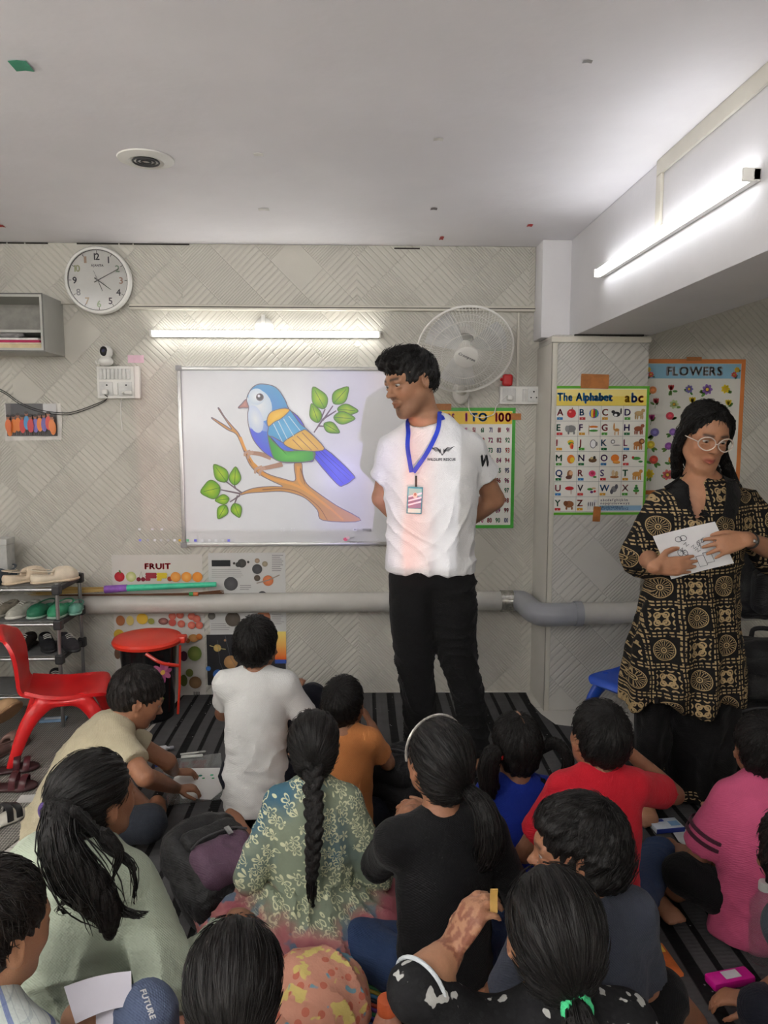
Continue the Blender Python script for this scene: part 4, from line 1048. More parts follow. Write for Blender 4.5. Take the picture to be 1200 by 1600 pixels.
def numbers():
    (x0, z1), (x1, z0) = XZ(662, 637), XZ(802, 825)
    t, c = sheet_poster('number_chart', 'green-bordered number chart behind the standing man', x0, z0, x1, z1, WY - .0002, C(238, 236, 230), C(70, 168, 60), .017)
    a0, a1, top = x0 + .018, x1 - .018, z1 - .018; hb = top - .066
    c.rect(a0, hb, a1, top, C(236, 196, 60)); c.text('NUMBERS', a0 + .006, hb + .018, .05, C(180, 60, 120), bold=.05, wx=.6); c.text('1', a0 + .2, hb + .016, .058, C(200, 60, 150), bold=.05)
    c.text('TO', a0 + .226, hb + .016, .058, C(60, 130, 190), bold=.05); c.text('100', a1 - .004, hb + .014, .062, C(200, 50, 70), 'r', .05)
    hs = [C(190, 50, 80), C(30, 130, 80), C(40, 50, 130), C(214, 60, 60), C(200, 60, 140)]
    for k in range(10):
        for r in range(10):
            c.text(str(k * 10 + r + 1), a0 + (k + .52) * (a1 - a0) / 10, hb - (r + .8) * (hb - z0 - .02) / 10, .034, hs[(k + r * 2) % 5] if k != 8 or r != 2 else hs[2], 'c', .035, wx=.72 if k * 10 + r < 99 else .5, lay=5, gap=.05)
    c.build('print', M_GLOSSP, WY - .0026, t); tapes(t, WY - .002, (806, 651, 16, 10, .02), (690, 636, 30, 10, 0))
numbers()
def fruit():
    (x0, z1), (x1, z0) = XZ(174, 867), XZ(322, 1089)
    t, c = sheet_poster('fruit_poster', 'white fruit poster on the wall behind the black dustbin and pipe', x0, z0, x1, z1, WY - .0002, C(206, 202, 196))
    S = WY / 1156; Z = lambda px, py: XZ(px, py)
    c.text('FRUIT', *Z(227, 889), .042, C(190, 30, 50), bold=.05, wx=1.15)
    def f(px, py, r, k, cc=None, el=1.0, leaf=0):
        x, z = Z(px, py); c.ell(x, z, r * S, r * S * el, k, 0, 16, cc)
        if leaf: c.ell(x + 1 * S, z + r * S * el, 1.4 * S, 3 * S, C(90, 120, 50), .4)
    f(187, 901, 8, C(170, 24, 40), C(200, 50, 60), 1, 1); f(205, 901, 8, C(180, 190, 110), C(226, 222, 180)); f(217, 905, 3.5, C(120, 16, 40)); f(224, 905, 3.5, C(120, 16, 40)); c.line([Z(218, 902), Z(221, 893), Z(223, 902)], .002, C(80, 100, 50))
    for i in range(12): f(230 + (i % 5) * 3.2, 897 + (i // 5) * 4, 2.6, C(150, 40, 56))
    for i in range(12): f(248 + (i % 5) * 2.8, 897 + (i // 5) * 4, 2.6, C(216, 190, 50))
    f(266, 904, 4, C(150, 60, 30)); f(275, 901, 8, C(220, 140, 60), C(236, 170, 90)); f(292, 901, 8, C(226, 140, 50), C(240, 180, 100)); f(309, 901, 8, C(230, 140, 50), C(240, 160, 70))
    f(189, 969, 7, C(176, 110, 70), None, 1.2); f(204, 969, 6, C(206, 186, 110), None, 1.3); f(223, 966, 9, C(220, 180, 60)); f(237, 970, 5, C(150, 150, 70)); f(256, 970, 8, C(90, 40, 40), C(190, 130, 120), .7); f(270, 972, 6, C(190, 80, 70))
    for px, py in ((270, 962), (282, 960), (284, 974), (300, 962), (308, 966), (300, 976), (312, 976)): f(px, py, 6, C(196, 90, 74), C(216, 130, 110))
    f(187, 990, 8, C(214, 176, 60)); c.ell(*Z(191, 994), 3 * S, 8 * S, C(224, 190, 80), -.5)
    f(303, 996, 8, C(190, 140, 80), C(216, 160, 100), .8); f(312, 994, 5, C(190, 110, 50)); f(294, 1000, 4, C(150, 80, 40)); f(305, 1020, 11, C(110, 130, 60), C(150, 160, 84), 1.1); f(288, 1024, 6, C(80, 40, 60), None, 1.4)
    f(297, 1050, 6, C(110, 116, 56), None, 1.1); f(288, 1062, 6, C(90, 100, 50), None, 1.6); f(306, 1065, 10, C(124, 96, 66), C(150, 120, 84)); f(185, 1020, 5, C(110, 80, 60), None, 1.8)
    for dx in range(6): icon(304 + dx * 1.7, 1082, .9, C(60, 60, 60), 6, c, WY)
    c.build('print', M_PRINT, WY - .0026, t)['kind'] = 'stuff'
    (x0, z1), (x1, z0) = XZ(325, 864), XZ(449, 1086)
    t, c = sheet_poster('planet_poster', 'upside-down poster of planets on the wall beside the fruit poster', x0, z0, x1, z1, WY - .0002, C(200, 200, 198))
    c.rect(*Z(331, 885), *Z(360, 875), C(30, 30, 34))
    for px, py, r, k in ((378, 880, 7, C(60, 58, 56)), (372, 882, 4, C(50, 50, 50)), (366, 880, 2, C(50, 50, 50)), (388, 878, 2, C(60, 60, 60)), (402, 876, 4, C(150, 130, 110)), (414, 881, 4.5, C(140, 130, 110)), (402, 889, 8, C(66, 66, 68)), (361, 912, 11, C(76, 76, 78)), (402, 903, 5, C(80, 70, 60)), (419, 907, 8.5, C(190, 110, 70)), (410, 930, 7, C(60, 60, 62)), (364, 967, 12, C(84, 76, 68)), (412, 964, 11, C(170, 110, 80)), (331, 962, 6, C(90, 86, 80))): c.ell(*Z(px, py), r * S, r * S, k, 0, 18, tuple(min(1, q * 1.5) for q in k))
    c.line([Z(401, 911), Z(420, 906), Z(437, 898)], .006, C(150, 140, 130))
    r = random.Random(5)
    for bx, by, w, n in ((331, 890, 50, 5), (385, 895, 0, 0), (425, 868, 18, 9), (375, 915, 20, 3), (330, 975, 30, 4), (380, 985, 30, 2), (425, 960, 20, 6)):
        for i in range(n): c.rect(*Z(bx, by + i * 3), *Z(bx + w * r.uniform(.7, 1), by + i * 3 - .9), C(120, 120, 122), 4)
    c.rect(*Z(325, 1070), *Z(446, 990), C(44, 44, 48))
    for px, py, r_, k in ((340, 1012, 6, C(200, 170, 100)), (361, 1034, 11, C(196, 150, 100)), (341, 1053, 8, C(70, 120, 200)), (326, 1044, 4, C(70, 130, 210)), (352, 1000, 2, C(160, 120, 90))): c.ell(*Z(px, py), r_ * S, r_ * S, k, 0, 18, tuple(min(1, q * 1.4) for q in k))
    c.line([Z(328, 1008), Z(340, 1012), Z(353, 1014)], .004, C(206, 190, 130))
    for a in ((340, 1000, 360, 1070), (352, 992, 380, 1060)): c.line([Z(a[0], a[1]), Z((a[0] + a[2]) / 2 - 6, (a[1] + a[3]) / 2), Z(a[2], a[3])], .0014, C(110, 110, 120))
    x_, z_ = Z(447, 986); x2_, z2_ = Z(430, 1030)
    c.tri([(x2_, z2_), (x_, z2_), (x_, z_), (x2_, z_)], [(0, 1, 2), (0, 2, 3)], A([C(220, 90, 30), C(220, 90, 30), C(240, 220, 120), C(240, 220, 120)])); c.rect(*Z(430, 1036), x_, z2_, C(50, 80, 160))
    c.text('SYSTEM', *Z(341, 1073), .038, C(190, 30, 50), 'r', .05, rot=pi, wx=1.1)
    c.build('print', M_PRINT, WY - .0026, t)['kind'] = 'stuff'
fruit()
# ------------------------------------------------------------------ pipe, brooms, ceiling bits
M_PVC = mat('painted_pipe', C(186, 184, 178), .45, .05, 8); M_PVCG = mat('grey_pvc', C(150, 152, 158), .35, .05, 8)
def pipes():
    z = XZ(500, 941, WY - .06)[1]; Yp = WY - .062; r = .051; xe = XZ(786, 941, Yp)[0]
    t = thing('waste_pipe', 'long painted waste pipe running low along the wall with grey elbow', 'pipe', (-1, WY, z))
    mk('pipe_run', tube([(-2.6, Yp, z), (xe, Yp, z)], r, 20), M_PVC, t)
    mk('pipe_clamp', tube([(xe - .015, Yp, z), (xe + .05, Yp, z)], r + .005, 20), mat('crinkled_foil', C(170, 168, 160), .25, .3, 60, metal=.7), t)
    xa = CX0 - .05; Yf = CY - .078; zz = z + .004
    mk('elbow', tube([(xe + .04, Yp, z), (.83, Yp, z), (.852, Yp - .03, z), (.858, Yp - .12, z), (.862, Yf + .07, z), (.885, Yf + .01, z), (.95, Yf, z), (xa + .2, Yf, zz)], [r, r + .003, r + .006, r + .006, r + .006, r + .006, r + .006, r + .004], 20, n=5), M_PVCG, t)
    mk('pipe_collar', tube([(xa + .165, Yf, zz), (xa + .2, Yf, zz)], r + .010, 20), M_PVCG, t)
    mk('pipe_run', tube([(xa + .19, Yf, zz), (2.6, Yf, zz + .02)], r + .001, 20), M_PVC, t)
    return z + r, Yp
PIPE_TOP, PIPE_Y = pipes()
def brooms():
    S = WY / 1156; gx = lambda px: XZ(px, 915, PIPE_Y)[0]
    zt = PIPE_TOP
    t = thing('grass_broom', 'soft grass broom with teal handle and purple binding lying on the pipe', 'broom', (gx(200), PIPE_Y, zt))
    mk('handle', tube([(gx(198), PIPE_Y - .012, zt + .034), (gx(338), PIPE_Y + .0, zt + .048)], [.017, .013], 14), mat('teal_plastic', C(60, 190, 150), .35), t)
    mk('binding', tube([(gx(165), PIPE_Y - .012, zt + .028), (gx(200), PIPE_Y - .012, zt + .035)], [.02, .018], 14), mat('purple_binding', C(140, 90, 180), .5, .2, 40), t)
    r = random.Random(2); g = Geo(); cols = [C(190, 160, 96), C(170, 136, 76), C(206, 180, 120)]
    for i in range(170):
        a, b = r.uniform(-.012, .012), r.uniform(-.009, .012); k = r.uniform(.7, 1.0)
        e = (gx(165) - .38 * k, PIPE_Y - .012 + a * 4.2, zt + .024 + b * 1.6 - .004)
        g.merge(tube([(gx(166), PIPE_Y - .012 + a, zt + .028 + b * .9), (gx(166) - .12, PIPE_Y - .012 + a * 2, zt + .024 + b), (e[0], e[1], max(e[2], zt + .004))], [.0016, .0016, .0008], 3, False, col=r.choice(cols)))
    o = mk('bristles', g, vmat('straw_fibres', .8, .2), t); o['kind'] = 'stuff'
    t = thing('stick_broom', 'thin brown twig broom with green and orange binding lying on the pipe', 'broom', (gx(250), PIPE_Y - .03, zt))
    g = Geo(); yb = PIPE_Y - .036; zb = zt - .006
    for i in range(60):
        a, b = r.uniform(-.006, .006), r.uniform(-.005, .007); k = r.uniform(.85, 1)
        g.merge(tube([(gx(352) - .03 * r.random(), yb + a * 1.8, zb + .012 + abs(b) * 3), (gx(305), yb + a, zb + .012 + b), (gx(225), yb + a * .8, zb + .011 + b * .5), (gx(120) - .1 * k, yb + a, zb + .011 + b * .5)], [.0014, .0013, .0012, .0007], 3, False, col=r.choice([C(96, 66, 44), C(120, 84, 56), C(80, 54, 40)])))
    o = mk('twigs', g, vmat('twig_fibres', .8, .2), t); o['kind'] = 'stuff'
    mk('binding', tube([(gx(298), yb, zb + .012), (gx(304), yb, zb + .012)], .0105, 12), mat('green_binding', C(50, 150, 80), .5), t)
    mk('binding', tube([(gx(304.5), yb, zb + .012), (gx(312), yb, zb + .012)], .0105, 12), mat('orange_binding', C(200, 110, 60), .5), t)
brooms()
def ceilpt(px, py): return PZ(px, py, CEIL)
def ceiling_bits():
    p = ceilpt(228, 248); t = thing('ceiling_vent', 'round white fixture on the ceiling with dark concentric rings', 'vent', p)
    M = frame((p.x, p.y, CEIL - .0004), (1, 0, 0), None, (0, 0, -1))
    mk('plate', lathe([(.095, 0), (.093, .004), (.06, .012), (.052, .008), (.001, .008)], 40, M, caps=False), M_WHITEP, t)
    for r in (.016, .03, .043): mk('ring', torus((0, 0, 0), r, .003, 36, 6).xf(M @ TR(0, 0, .0105)), mat('vent_dark', C(70, 70, 72), .6), t)
    for px, py, w, h, k, lab in ((33, 101, 26, 14, C(70, 150, 120), 'small green scrap of tape on the ceiling'), (404, 240, 14, 5, C(220, 218, 214), 'tiny white tape scrap on the ceiling near the round fixture'), (685, 216, 14, 4, C(220, 218, 214), 'tiny white tape scrap in the middle of the ceiling'), (918, 94, 14, 3, C(150, 148, 148), 'tiny grey tape scrap on the ceiling near the beam'), (412, 326, 16, 4, C(210, 208, 204), 'tiny white tape scrap on the ceiling above the wall tube lamp'), (678, 325, 10, 4, C(120, 110, 110), 'tiny grey-brown scrap on the ceiling above the man'), (690, 371, 6, 8, C(170, 40, 40), 'tiny red scrap hanging from the ceiling above the man'), (828, 351, 8, 5, C(190, 60, 60), 'tiny red scrap on the ceiling by the beam'), (1, 352, 10, 5, C(190, 50, 50), 'tiny red scrap on the ceiling above the wall shelf')):
        p = ceilpt(px, py); s = p.y / 1156
        g = sheet(lambda u, v: (p.x + (u - .5) * w * s, p.y + (v - .5) * h * s * 2.0, CEIL - .0012 - .004 * abs(u - .5) - .002 * v), 5, 4, None, .0008)
        tag(mk('tape_scrap', g, mat('scrap_' + lab[5:14] + str(px), k, .5)), lab, 'tape')
ceiling_bits()

# ------------------------------------------------------------------ plastic chairs
def chair(name, label, m, loc, rz, sc=1.0):
    # local: x forward, y side, z up; seat 0.27 high
    M = TR(loc) @ RZ(rz) @ Matrix.Scale(sc, 4)
    t = thing(name, label, 'chair', loc)
    def pan(ctrl, wd, th):
        cp = catmull(A(ctrl), 6); n = len(cp)
        wd = catmull(np.c_[A(wd), np.zeros(len(wd))], 6)[:, 0] if len(wd) == len(ctrl) else wd
        def fn(u, v):
            i = min(int(u * (n - 1)), n - 2); f = u * (n - 1) - i; p = cp[i] * (1 - f) + cp[i + 1] * f; w = wd[i] * (1 - f) + wd[i + 1] * f; q = 2 * v - 1
            return (p[0] - p[2] * q * q, q * w, p[1] + p[3] * q * q)
        return sheet(fn, 40, 17, None, th)
    g = pan([(-.14, .275, 0, .02), (-.08, .262, 0, .018), (.0, .256, 0, .012), (.09, .266, 0, .002), (.15, .268, 0, -.004), (.172, .252, .01, -.006)], (.118, .135, .142, .142, .135, .11), .014); mk('seat', g.xf(M), m, t)
    g = pan([(-.105, .262, 0, .012), (-.152, .285, .0, .01), (-.172, .35, -.012, 0), (-.188, .43, -.022, 0), (-.208, .50, -.02, -.012), (-.228, .535, -.015, -.03), (-.25, .532, -.01, -.03)], (.118, .122, .128, .13, .122, .1, .08), .014); mk('backrest', g.xf(M), m, t)
    for x, fx in ((.1, .17), (-.1, -.2)):
        for y in (-1, 1):
            s = Sdf(.006); s.chain([(x * .75, y * .122, .245), (x + (fx - x) * .35, y * .142, .17), (fx, y * .165, .0)], [.034, .028, .017], .01, 3, flat=((0, 1, 0), .6))
            s.chain([(-.02 * (1 if x > 0 else -1), y * .122, .244), (x * .75, y * .122, .246)], [.016, .02], .02); s.plane((0, 0, .0005), (0, 0, -1))
            mk('leg', s.geo(1).xf(M), m, t)
    return t
pc = PZ(104, 1130)
chair('plastic_chair', 'red plastic child chair standing by the shoe rack', M_RED, (pc.x + .13, 3.17, .0056), radians(16), 1.06)
chair('plastic_chair', 'blue plastic child chair behind the woman', mat('blue_plastic', C(36, 76, 176), .32, .05, 6), (1.25, 3.12, .0075), radians(-150), 1.12)

# ------------------------------------------------------------------ dustbin
def dustbin():
    p = PZ(246, 1106); x, y = p.x, min(p.y, WY - .30); z0 = .0058; Hb = .37
    t = thing('dustbin', 'black dustbin with red lid and flower stickers in front of the fruit poster', 'dustbin', (x, y, z0)); M = TR(x, y, z0)
    mk('bucket', lathe([(.108, .0), (.112, .004), (.134, Hb - .01), (.136, Hb), (.128, Hb), (.124, Hb - .02), (.1, .01)], 36, M), mat('glossy_black_plastic', C(20, 20, 22), .22, spec=.5), t)
    mk('lid', lathe([(.142, Hb + .001), (.162, Hb + .004), (.166, Hb + .018), (.158, Hb + .03), (.11, Hb + .042), (.05, Hb + .046), (.001, Hb + .046)], 40, M @ RX(radians(1)), caps=False), mat('orange_red_plastic', C(206, 52, 34), .3, .05, 5, spec=.5), t)
    mr = mat('orange_red_plastic', (1, 0, 0))
    mk('hinge', box(x + .125, x + .185, y - .03, y + .03, z0 + Hb + .0, z0 + Hb + .034, .008), mr, t)
    mk('pedal_rod', tube([(x + .158, y - .02, z0 + Hb - .01), (x + .152, y - .03, z0 + .16), (x + .14, y - .03, z0 + .02)], .006, 8), mr, t)
    mk('handle', tube([(x + .03, y - .146, z0 + Hb - .012), (x + .10, y - .15, z0 + Hb - .055), (x + .165, y - .10, z0 + Hb - .085)], .0085, 8, n=4), mr, t)
    def dec(nm, ang, z, fn, n):
        g = Geo()
        for poly, col, k in fn:
            P = A(poly); R = .1125 + (z - .004) * .0645 + .0012 + k * .0006
            V = [((R + .0 ) * cos(ang + a / .125), R * sin(ang + a / .125), z + b) for a, b in P]
            nn = len(V); c = P.mean(0); V.append((R * cos(ang + c[0] / .125), R * sin(ang + c[0] / .125), z + c[1]))
            g.add(V, None, [(nn, i, (i + 1) % nn) for i in range(nn)], col=col)
        mk(nm, g.xf(M), M_GLOSSP, t, smooth=False)
    def el(cx, cy, a, b, rot=0, n=12): return [(cx + a * cos(q) * cos(rot) - b * sin(q) * sin(rot), cy + a * cos(q) * sin(rot) + b * sin(q) * cos(rot)) for q in np.arange(n) / n * 2 * pi]
    fl = [(el(.030 * cos(i * .8), .030 * sin(i * .8), .026, .012, i * .8), C(196, 110, 150) if i % 2 else C(170, 84, 130), 1 + i * .1) for i in range(8)] + [(el(0, 0, .012, .012), C(226, 190, 90), 3)]
    dec('flower_sticker', radians(-46), .25, fl, 0)
    dec('flower_sticker', radians(-62), .19, [(el(.02 * cos(i * 1.25), .02 * sin(i * 1.25), .016, .009, i * 1.25), C(200, 190, 60), 1 + i * .1) for i in range(5)] + [(el(.0, -.05, .012, .03), C(90, 130, 50), 1), (el(.02, -.07, .02, .01), C(110, 150, 60), 1)], 0)
    dec('flower_sticker', radians(-98), .20, [(el(.018 * cos(i * 1.25), .018 * sin(i * 1.25), .014, .008, i * 1.25), C(150, 130, 170), 1 + i * .1) for i in range(5)], 0)
dustbin()

# ------------------------------------------------------------------ shoe rack and shoes
RK_X = PY(126, 950, 3.70).x; RY0, RY1 = 3.42, 3.70; RK_L = -2.25
TIERS = [.665, .50, .335, .15]
def rack():
    t = thing('shoe_rack', 'grey four-tier shoe rack of steel tubes against the wall', 'shoe rack', (RK_X, RY1, 0))
    z0 = .0058
    for x in (RK_X, RK_L):
        for y in (RY0, RY1): mk('post', tube([(x, y, z0), (x, y, TIERS[0] + .03)], .009, 12), M_STEEL, t)
    md = mat('dark_grey_connector', C(52, 52, 54), .5)
    for z in TIERS:
        for y in (RY0, RY1):
            mk('rail', tube([(RK_L, y, z), (RK_X, y, z)], .0085, 10), M_STEEL, t)
            for x in (RK_X, RK_L): mk('connector', Sdf(.004).box((x, y, z), (.019, .019, .024), None, .006).geo(), md, t)
        mk('side_bar', box(RK_X - .008, RK_X + .008, RY0 + .02, RY1 - .02, z - .012, z + .012, .003), md, t)
        mk('shelf_sheet', box(RK_L + .02, RK_X - .012, RY0 + .012, RY1 - .012, z + .009, z + .0125), mat('grey_shelf_fabric', C(104, 104, 104), .6), t)
rack()
def clog_geo(L, toe=1.0):
    w = L * .19
    up = Sdf(L * .018)
    up.chain([(L * .12, 0, L * .13), (L * .4, 0, L * .15), (L * .72, 0, L * .15), (L * .86, 0, L * .12)], [w * .95, w * 1.0, w * 1.18, w * .9], .01, 3, flat=((0, 0, 1), .95))
    up.ell((L * .25, 0, L * .35), (L * .27, w * .84, L * .29), op='s', k=.008)
    up.box((L * .12, 0, L * .37), (L * .34, w * 1.6, L * .13), RY(radians(14)), L * .03, .012, 's')
    up.ell((L * .62, 0, L * .16), (L * .34, w * .8, L * .09), op='s', k=.01)
    for i in range(3):
        for j in (-1, 0, 1): up.ell((L * (.66 + .08 * i), j * w * .5 * (1 - .1 * i), L * .38 - L * .045 * i), L * .022, op='s', k=0)
    up.plane((0, 0, L * .045), (0, 0, -1))
    so = Sdf(L * .02)
    so.chain([(L * .12, 0, L * .03), (L * .4, 0, L * .03), (L * .72, 0, L * .035), (L * .88, 0, L * .045)], [w * 1.0, w * .95, w * 1.22, w * .95], .005, 3, flat=((0, 0, 1), .34)); so.plane((0, 0, 0), (0, 0, -1))
    st = Geo().merge(tube([(L * .42, w * .98, L * .27), (L * .2, w * 1.05, L * .30), (L * .02, w * .55, L * .33), (L * -.02, 0, L * .335), (L * .02, -w * .55, L * .33), (L * .2, -w * 1.05, L * .30), (L * .42, -w * .98, L * .27)], L * .03, 8, True, None, .45, n=4))
    return up.geo(1), so.geo(1), st
_cl = {}
def clog(label, cu, cs, loc, rz, L=.19, tilt=None, strap=True, group=None, mirror=False):
    if 'm' not in _cl: _cl['m'] = [q.mesh(n) for q, n in zip(clog_geo(.2), ('upper', 'sole', 'strap'))]
    t = thing('clog', label, 'shoe', (0, 0, 0), group)
    for me, n, c_ in zip(_cl['m'], ('upper', 'sole', 'strap'), (cu, cs, cu)):
        if n == 'strap' and not strap: continue
        me = me.copy(); me.materials.clear(); mk(n, me, mat('foam_%d_%d_%d' % tuple(int(q * 999) for q in c_), c_, .55, .08, 20), t)
    t.matrix_basis = TR(loc) @ RZ(rz) @ (tilt or Matrix.Identity(4)) @ Matrix.Scale(L / .2, 4) @ TR(-.1, 0, 0)
    return t
def sneaker(label, cu, cs, loc, rz, L=.19, dark=C(40, 44, 60)):
    t = thing('canvas_shoe', label, 'shoe', (0, 0, 0)); w = L * .18
    u = Sdf(L * .022); u.chain([(L * .13, 0, L * .2), (L * .4, 0, L * .18), (L * .7, 0, L * .12), (L * .88, 0, L * .09)], [w * .9, w * .9, w * 1.0, w * .8], .012, 3); u.ell((L * .26, 0, L * .38), (L * .2, w * .6, L * .25), op='s', k=.008); u.plane((0, 0, L * .07), (0, 0, -1))
    mk('upper', u.geo(1), mat('canvas_%d' % int(cu[0] * 9999), cu, .8, .1, 60), t)
    so = Sdf(L * .022); so.chain([(L * .12, 0, L * .04), (L * .45, 0, L * .04), (L * .75, 0, L * .04), (L * .9, 0, L * .045)], [w * .95, w * .92, w * 1.1, w * .85], .005, 3, flat=((0, 0, 1), .42)); so.plane((0, 0, 0), (0, 0, -1))
    mk('sole', so.geo(1), mat('rubber_%d' % int(cs[0] * 9999), cs, .6), t)
    mk('lining', ball((L * .25, 0, L * .22), (L * .15, w * .55, L * .05), 14), mat('lining_%d' % int(dark[2] * 9999), dark, .9), t)
    g = Geo()
    for i in range(4): g.merge(tube([(L * (.52 + .055 * i), -w * .5, L * (.35 - .03 * i)), (L * (.53 + .055 * i), 0, L * (.385 - .033 * i)), (L * (.52 + .055 * i), w * .5, L * (.35 - .03 * i))], L * .013, 6, n=3))
    mk('laces', g, mat('lace_white', C(200, 198, 190), .8), t)
    t.matrix_basis = TR(loc) @ RZ(rz) @ TR(-L / 2, 0, 0); return t
def onrack(px, tier, y=3.55): z = TIERS[tier] + .0128; return (PY(px, 930, y).x, y, z)
CRM, SLT, GRN2, TAN = C(214, 196, 172), C(62, 72, 82), C(40, 120, 84), C(170, 138, 104)
R90 = radians(-78)
clog('cream clog on the top tier of the rack, next to the dark one', CRM, C(206, 186, 160), onrack(42, 0), radians(52), .20, None, True, 'cream clogs on the shoe rack')
clog('cream clog on the top tier of the rack, at the post end', C(220, 206, 184), C(206, 186, 160), onrack(88, 0), radians(34), .20, None, True, 'cream clogs on the shoe rack')
clog('dark slate clog on the top tier of the rack', SLT, C(54, 62, 70), onrack(2, 0), radians(-96), .20)
sneaker('beige canvas shoe on the second tier at the picture edge', C(150, 142, 128), C(196, 190, 180), onrack(2, 1), radians(-110))
sneaker('grey canvas shoe with navy lining on the second tier', C(170, 168, 158), C(204, 200, 192), onrack(36, 1), radians(-112))
clog('dark green clog on the second tier beside the grey canvas shoe', C(36, 106, 78), C(150, 176, 160), onrack(64, 1), radians(-100), .18)
clog('bright green clog on the second tier near the post', C(50, 140, 100), C(150, 176, 160), onrack(94, 1), radians(-95), .18)
clog('small teal clog at the end of the second tier', C(96, 150, 134), C(130, 170, 156), onrack(118, 1, 3.60), radians(-80), .14)
sneaker('black shoe on the third tier of the rack', C(30, 30, 34), C(40, 40, 42), onrack(70, 2), radians(-60)); sneaker('dark charcoal shoe on the third tier by the post', C(44, 42, 46), C(36, 36, 38), onrack(104, 2), radians(-50))
sneaker('dark brown shoe on the third tier behind the chair back', C(50, 42, 40), C(46, 40, 38), onrack(34, 2), radians(-90)); sneaker('black shoe on the lowest tier behind the red chair', C(28, 28, 30), C(34, 34, 36), onrack(80, 3), radians(-70))
p = PZ(18, 1140); clog('tan clog with round charms leaning on its heel by the rack', C(184, 150, 112), C(150, 116, 84), (p.x + .0, p.y - .10, .09), radians(35), .22, RX(radians(-55)) @ RY(radians(-25)))
p = PZ(14, 1174); clog('mauve-brown clog lying near the tan one', C(118, 92, 84), C(100, 76, 70), (p.x, p.y, .0062), radians(70), .20)
p = PZ(-30, 1178); clog('dusty pink clog at the picture edge by the rack', C(150, 110, 100), C(120, 88, 80), (p.x - .05, p.y + .02, .0062), radians(60), .17)
p = PZ(-14, 1215); clog('dark green slipper at the picture edge behind the sandals', C(50, 66, 58), C(40, 50, 46), (p.x - .05, p.y, .0062), radians(100), .2, None, False)
def sandal(label, loc, rz, L=.2, base=C(60, 34, 36), st=C(70, 30, 36), straps=3):
    t = thing('sandal', label, 'shoe', (0, 0, 0)); w = L * .19; mb = mat('sandal_sole_%d' % int(base[0] * 9999), base, .5); ms = mat('glossy_strap_%d' % int(st[0] * 9999), st, .28)
    s = Sdf(.004); s.chain([(L * .12, 0, L * .05), (L * .45, 0, L * .05), (L * .75, 0, L * .05), (L * .88, 0, L * .05)], [w * .95, w * .85, w * 1.15, w * .85], .005, 3, flat=((0, 0, 1), .4)); s.plane((0, 0, 0), (0, 0, -1)); mk('sole', s.geo(1), mb, t)
    for x, h in ((.78, .26), (.6, .34), (.2, .42))[:straps]:
        mk('strap', tube([(L * x, -w * 1.05, L * .07), (L * (x + .02), -w * .8, L * h * .8), (L * (x + .03), 0, L * h), (L * (x + .02), w * .8, L * h * .8), (L * x, w * 1.05, L * .07)], L * .014, 10, True, None, 4.6, (1, 0, 0), 4), ms, t)
    t.matrix_basis = TR(loc) @ RZ(rz) @ TR(-L / 2, 0, 0); return t
p = PZ(18, 1208); sandal('maroon strappy sandal lying further from the viewer on the grey mat', (p.x, p.y, .0062), radians(20), .2)
p = PZ(14, 1236); sandal('maroon strappy sandal lying nearer the viewer on the grey mat', (p.x, p.y, .0062), radians(8), .2)
p = PZ(-2, 1292); sandal('white-soled black sandal at the picture edge on the grey mat', (p.x, p.y, .0062), radians(60), .2, C(206, 202, 190), C(40, 40, 42), 2)
p = PZ(52, 1250); tag(mk('printed_card', box(-.055, .055, -.03, .03, 0, .0012).xf(TR(p.x, p.y, .0062) @ RZ(.08)), mat('card_white', C(200, 200, 196), .5)), 'small white printed card lying on the grey mat', 'card')
p = PZ(84, 1128); t = thing('blue_packet', 'flat pale blue packet lying under the red chair', 'packet', (p.x, p.y, .006)); mk('packet_body', box(-.06, .06, -.025, .025, 0, .012, .003).xf(TR(p.x, p.y, .0064) @ RZ(.15)), mat('packet_blue', C(120, 150, 180), .35), t); mk('packet_label', box(-.04, .04, -.012, .012, .0123, .0128).xf(TR(p.x, p.y, .0064) @ RZ(.15)), mat('packet_white', C(200, 206, 214), .35), t)
# ------------------------------------------------------------------ people: shared builders
SKIN = A(C(150, 104, 78)); SKIN_L = A(C(182, 134, 104)); SKIN_D = A(C(122, 80, 60))
def skin_mat():
    M = Mat('skin', .5, .35); co = M.pos(); n = M.noise(co, 60, 4)
    M.color(M.mix(n * .18, M.attr('Col'), (.05, .02, .015))); M.bump(M.noise(co, 350, 2), .0006)
    M.b.inputs['Subsurface Weight'].default_value = .06; M.b.inputs['Subsurface Radius'].default_value = (.01, .004, .002); return M.m
M_SKIN = skin_mat()
def hair_mat(name, c0, c1):
    M = Mat(name, .5, .32); s = M.attr('str', 'Vector')
    n = M.noise(s, 1.0, 4, .6); n2 = M.noise(s, 3.1, 2)
    M.color(M.mix(n.sstep(.35, .7), c0, c1)); M.inp('Roughness', n2 * .25 + .42); M.bump(n + n2 * .5, .004); return M.m
M_HAIR = hair_mat('black_hair', C(9, 8, 8), C(24, 20, 19)); M_HAIR2 = hair_mat('dark_brown_hair', C(15, 12, 11), C(36, 28, 25))
M_EYE = vmat('eye', .1, .6, .0)
M_DIRT = None
def cloth(name, col, rough=.85, var=.08, weave=900, spec=.2):
    if name in _mc: return _mc[name]
    M = Mat(name, rough, spec); co = M.pos(); x, y, z = M.xyz(co); n = M.noise(co, 14, 4); w = ((x + y) * weave).sin() * ((z + y * .3) * weave).sin()
    M.color(M.mix(n.sstep(.3, .75), tuple(q * (1 - var) for q in col), tuple(min(1, q * (1 + var)) for q in col)))
    M.bump(w * .12 + M.noise(co, 45, 3) * 1.2, .003); M.b.inputs['Sheen Weight'].default_value = .05; _mc[name] = M.m; return M.m

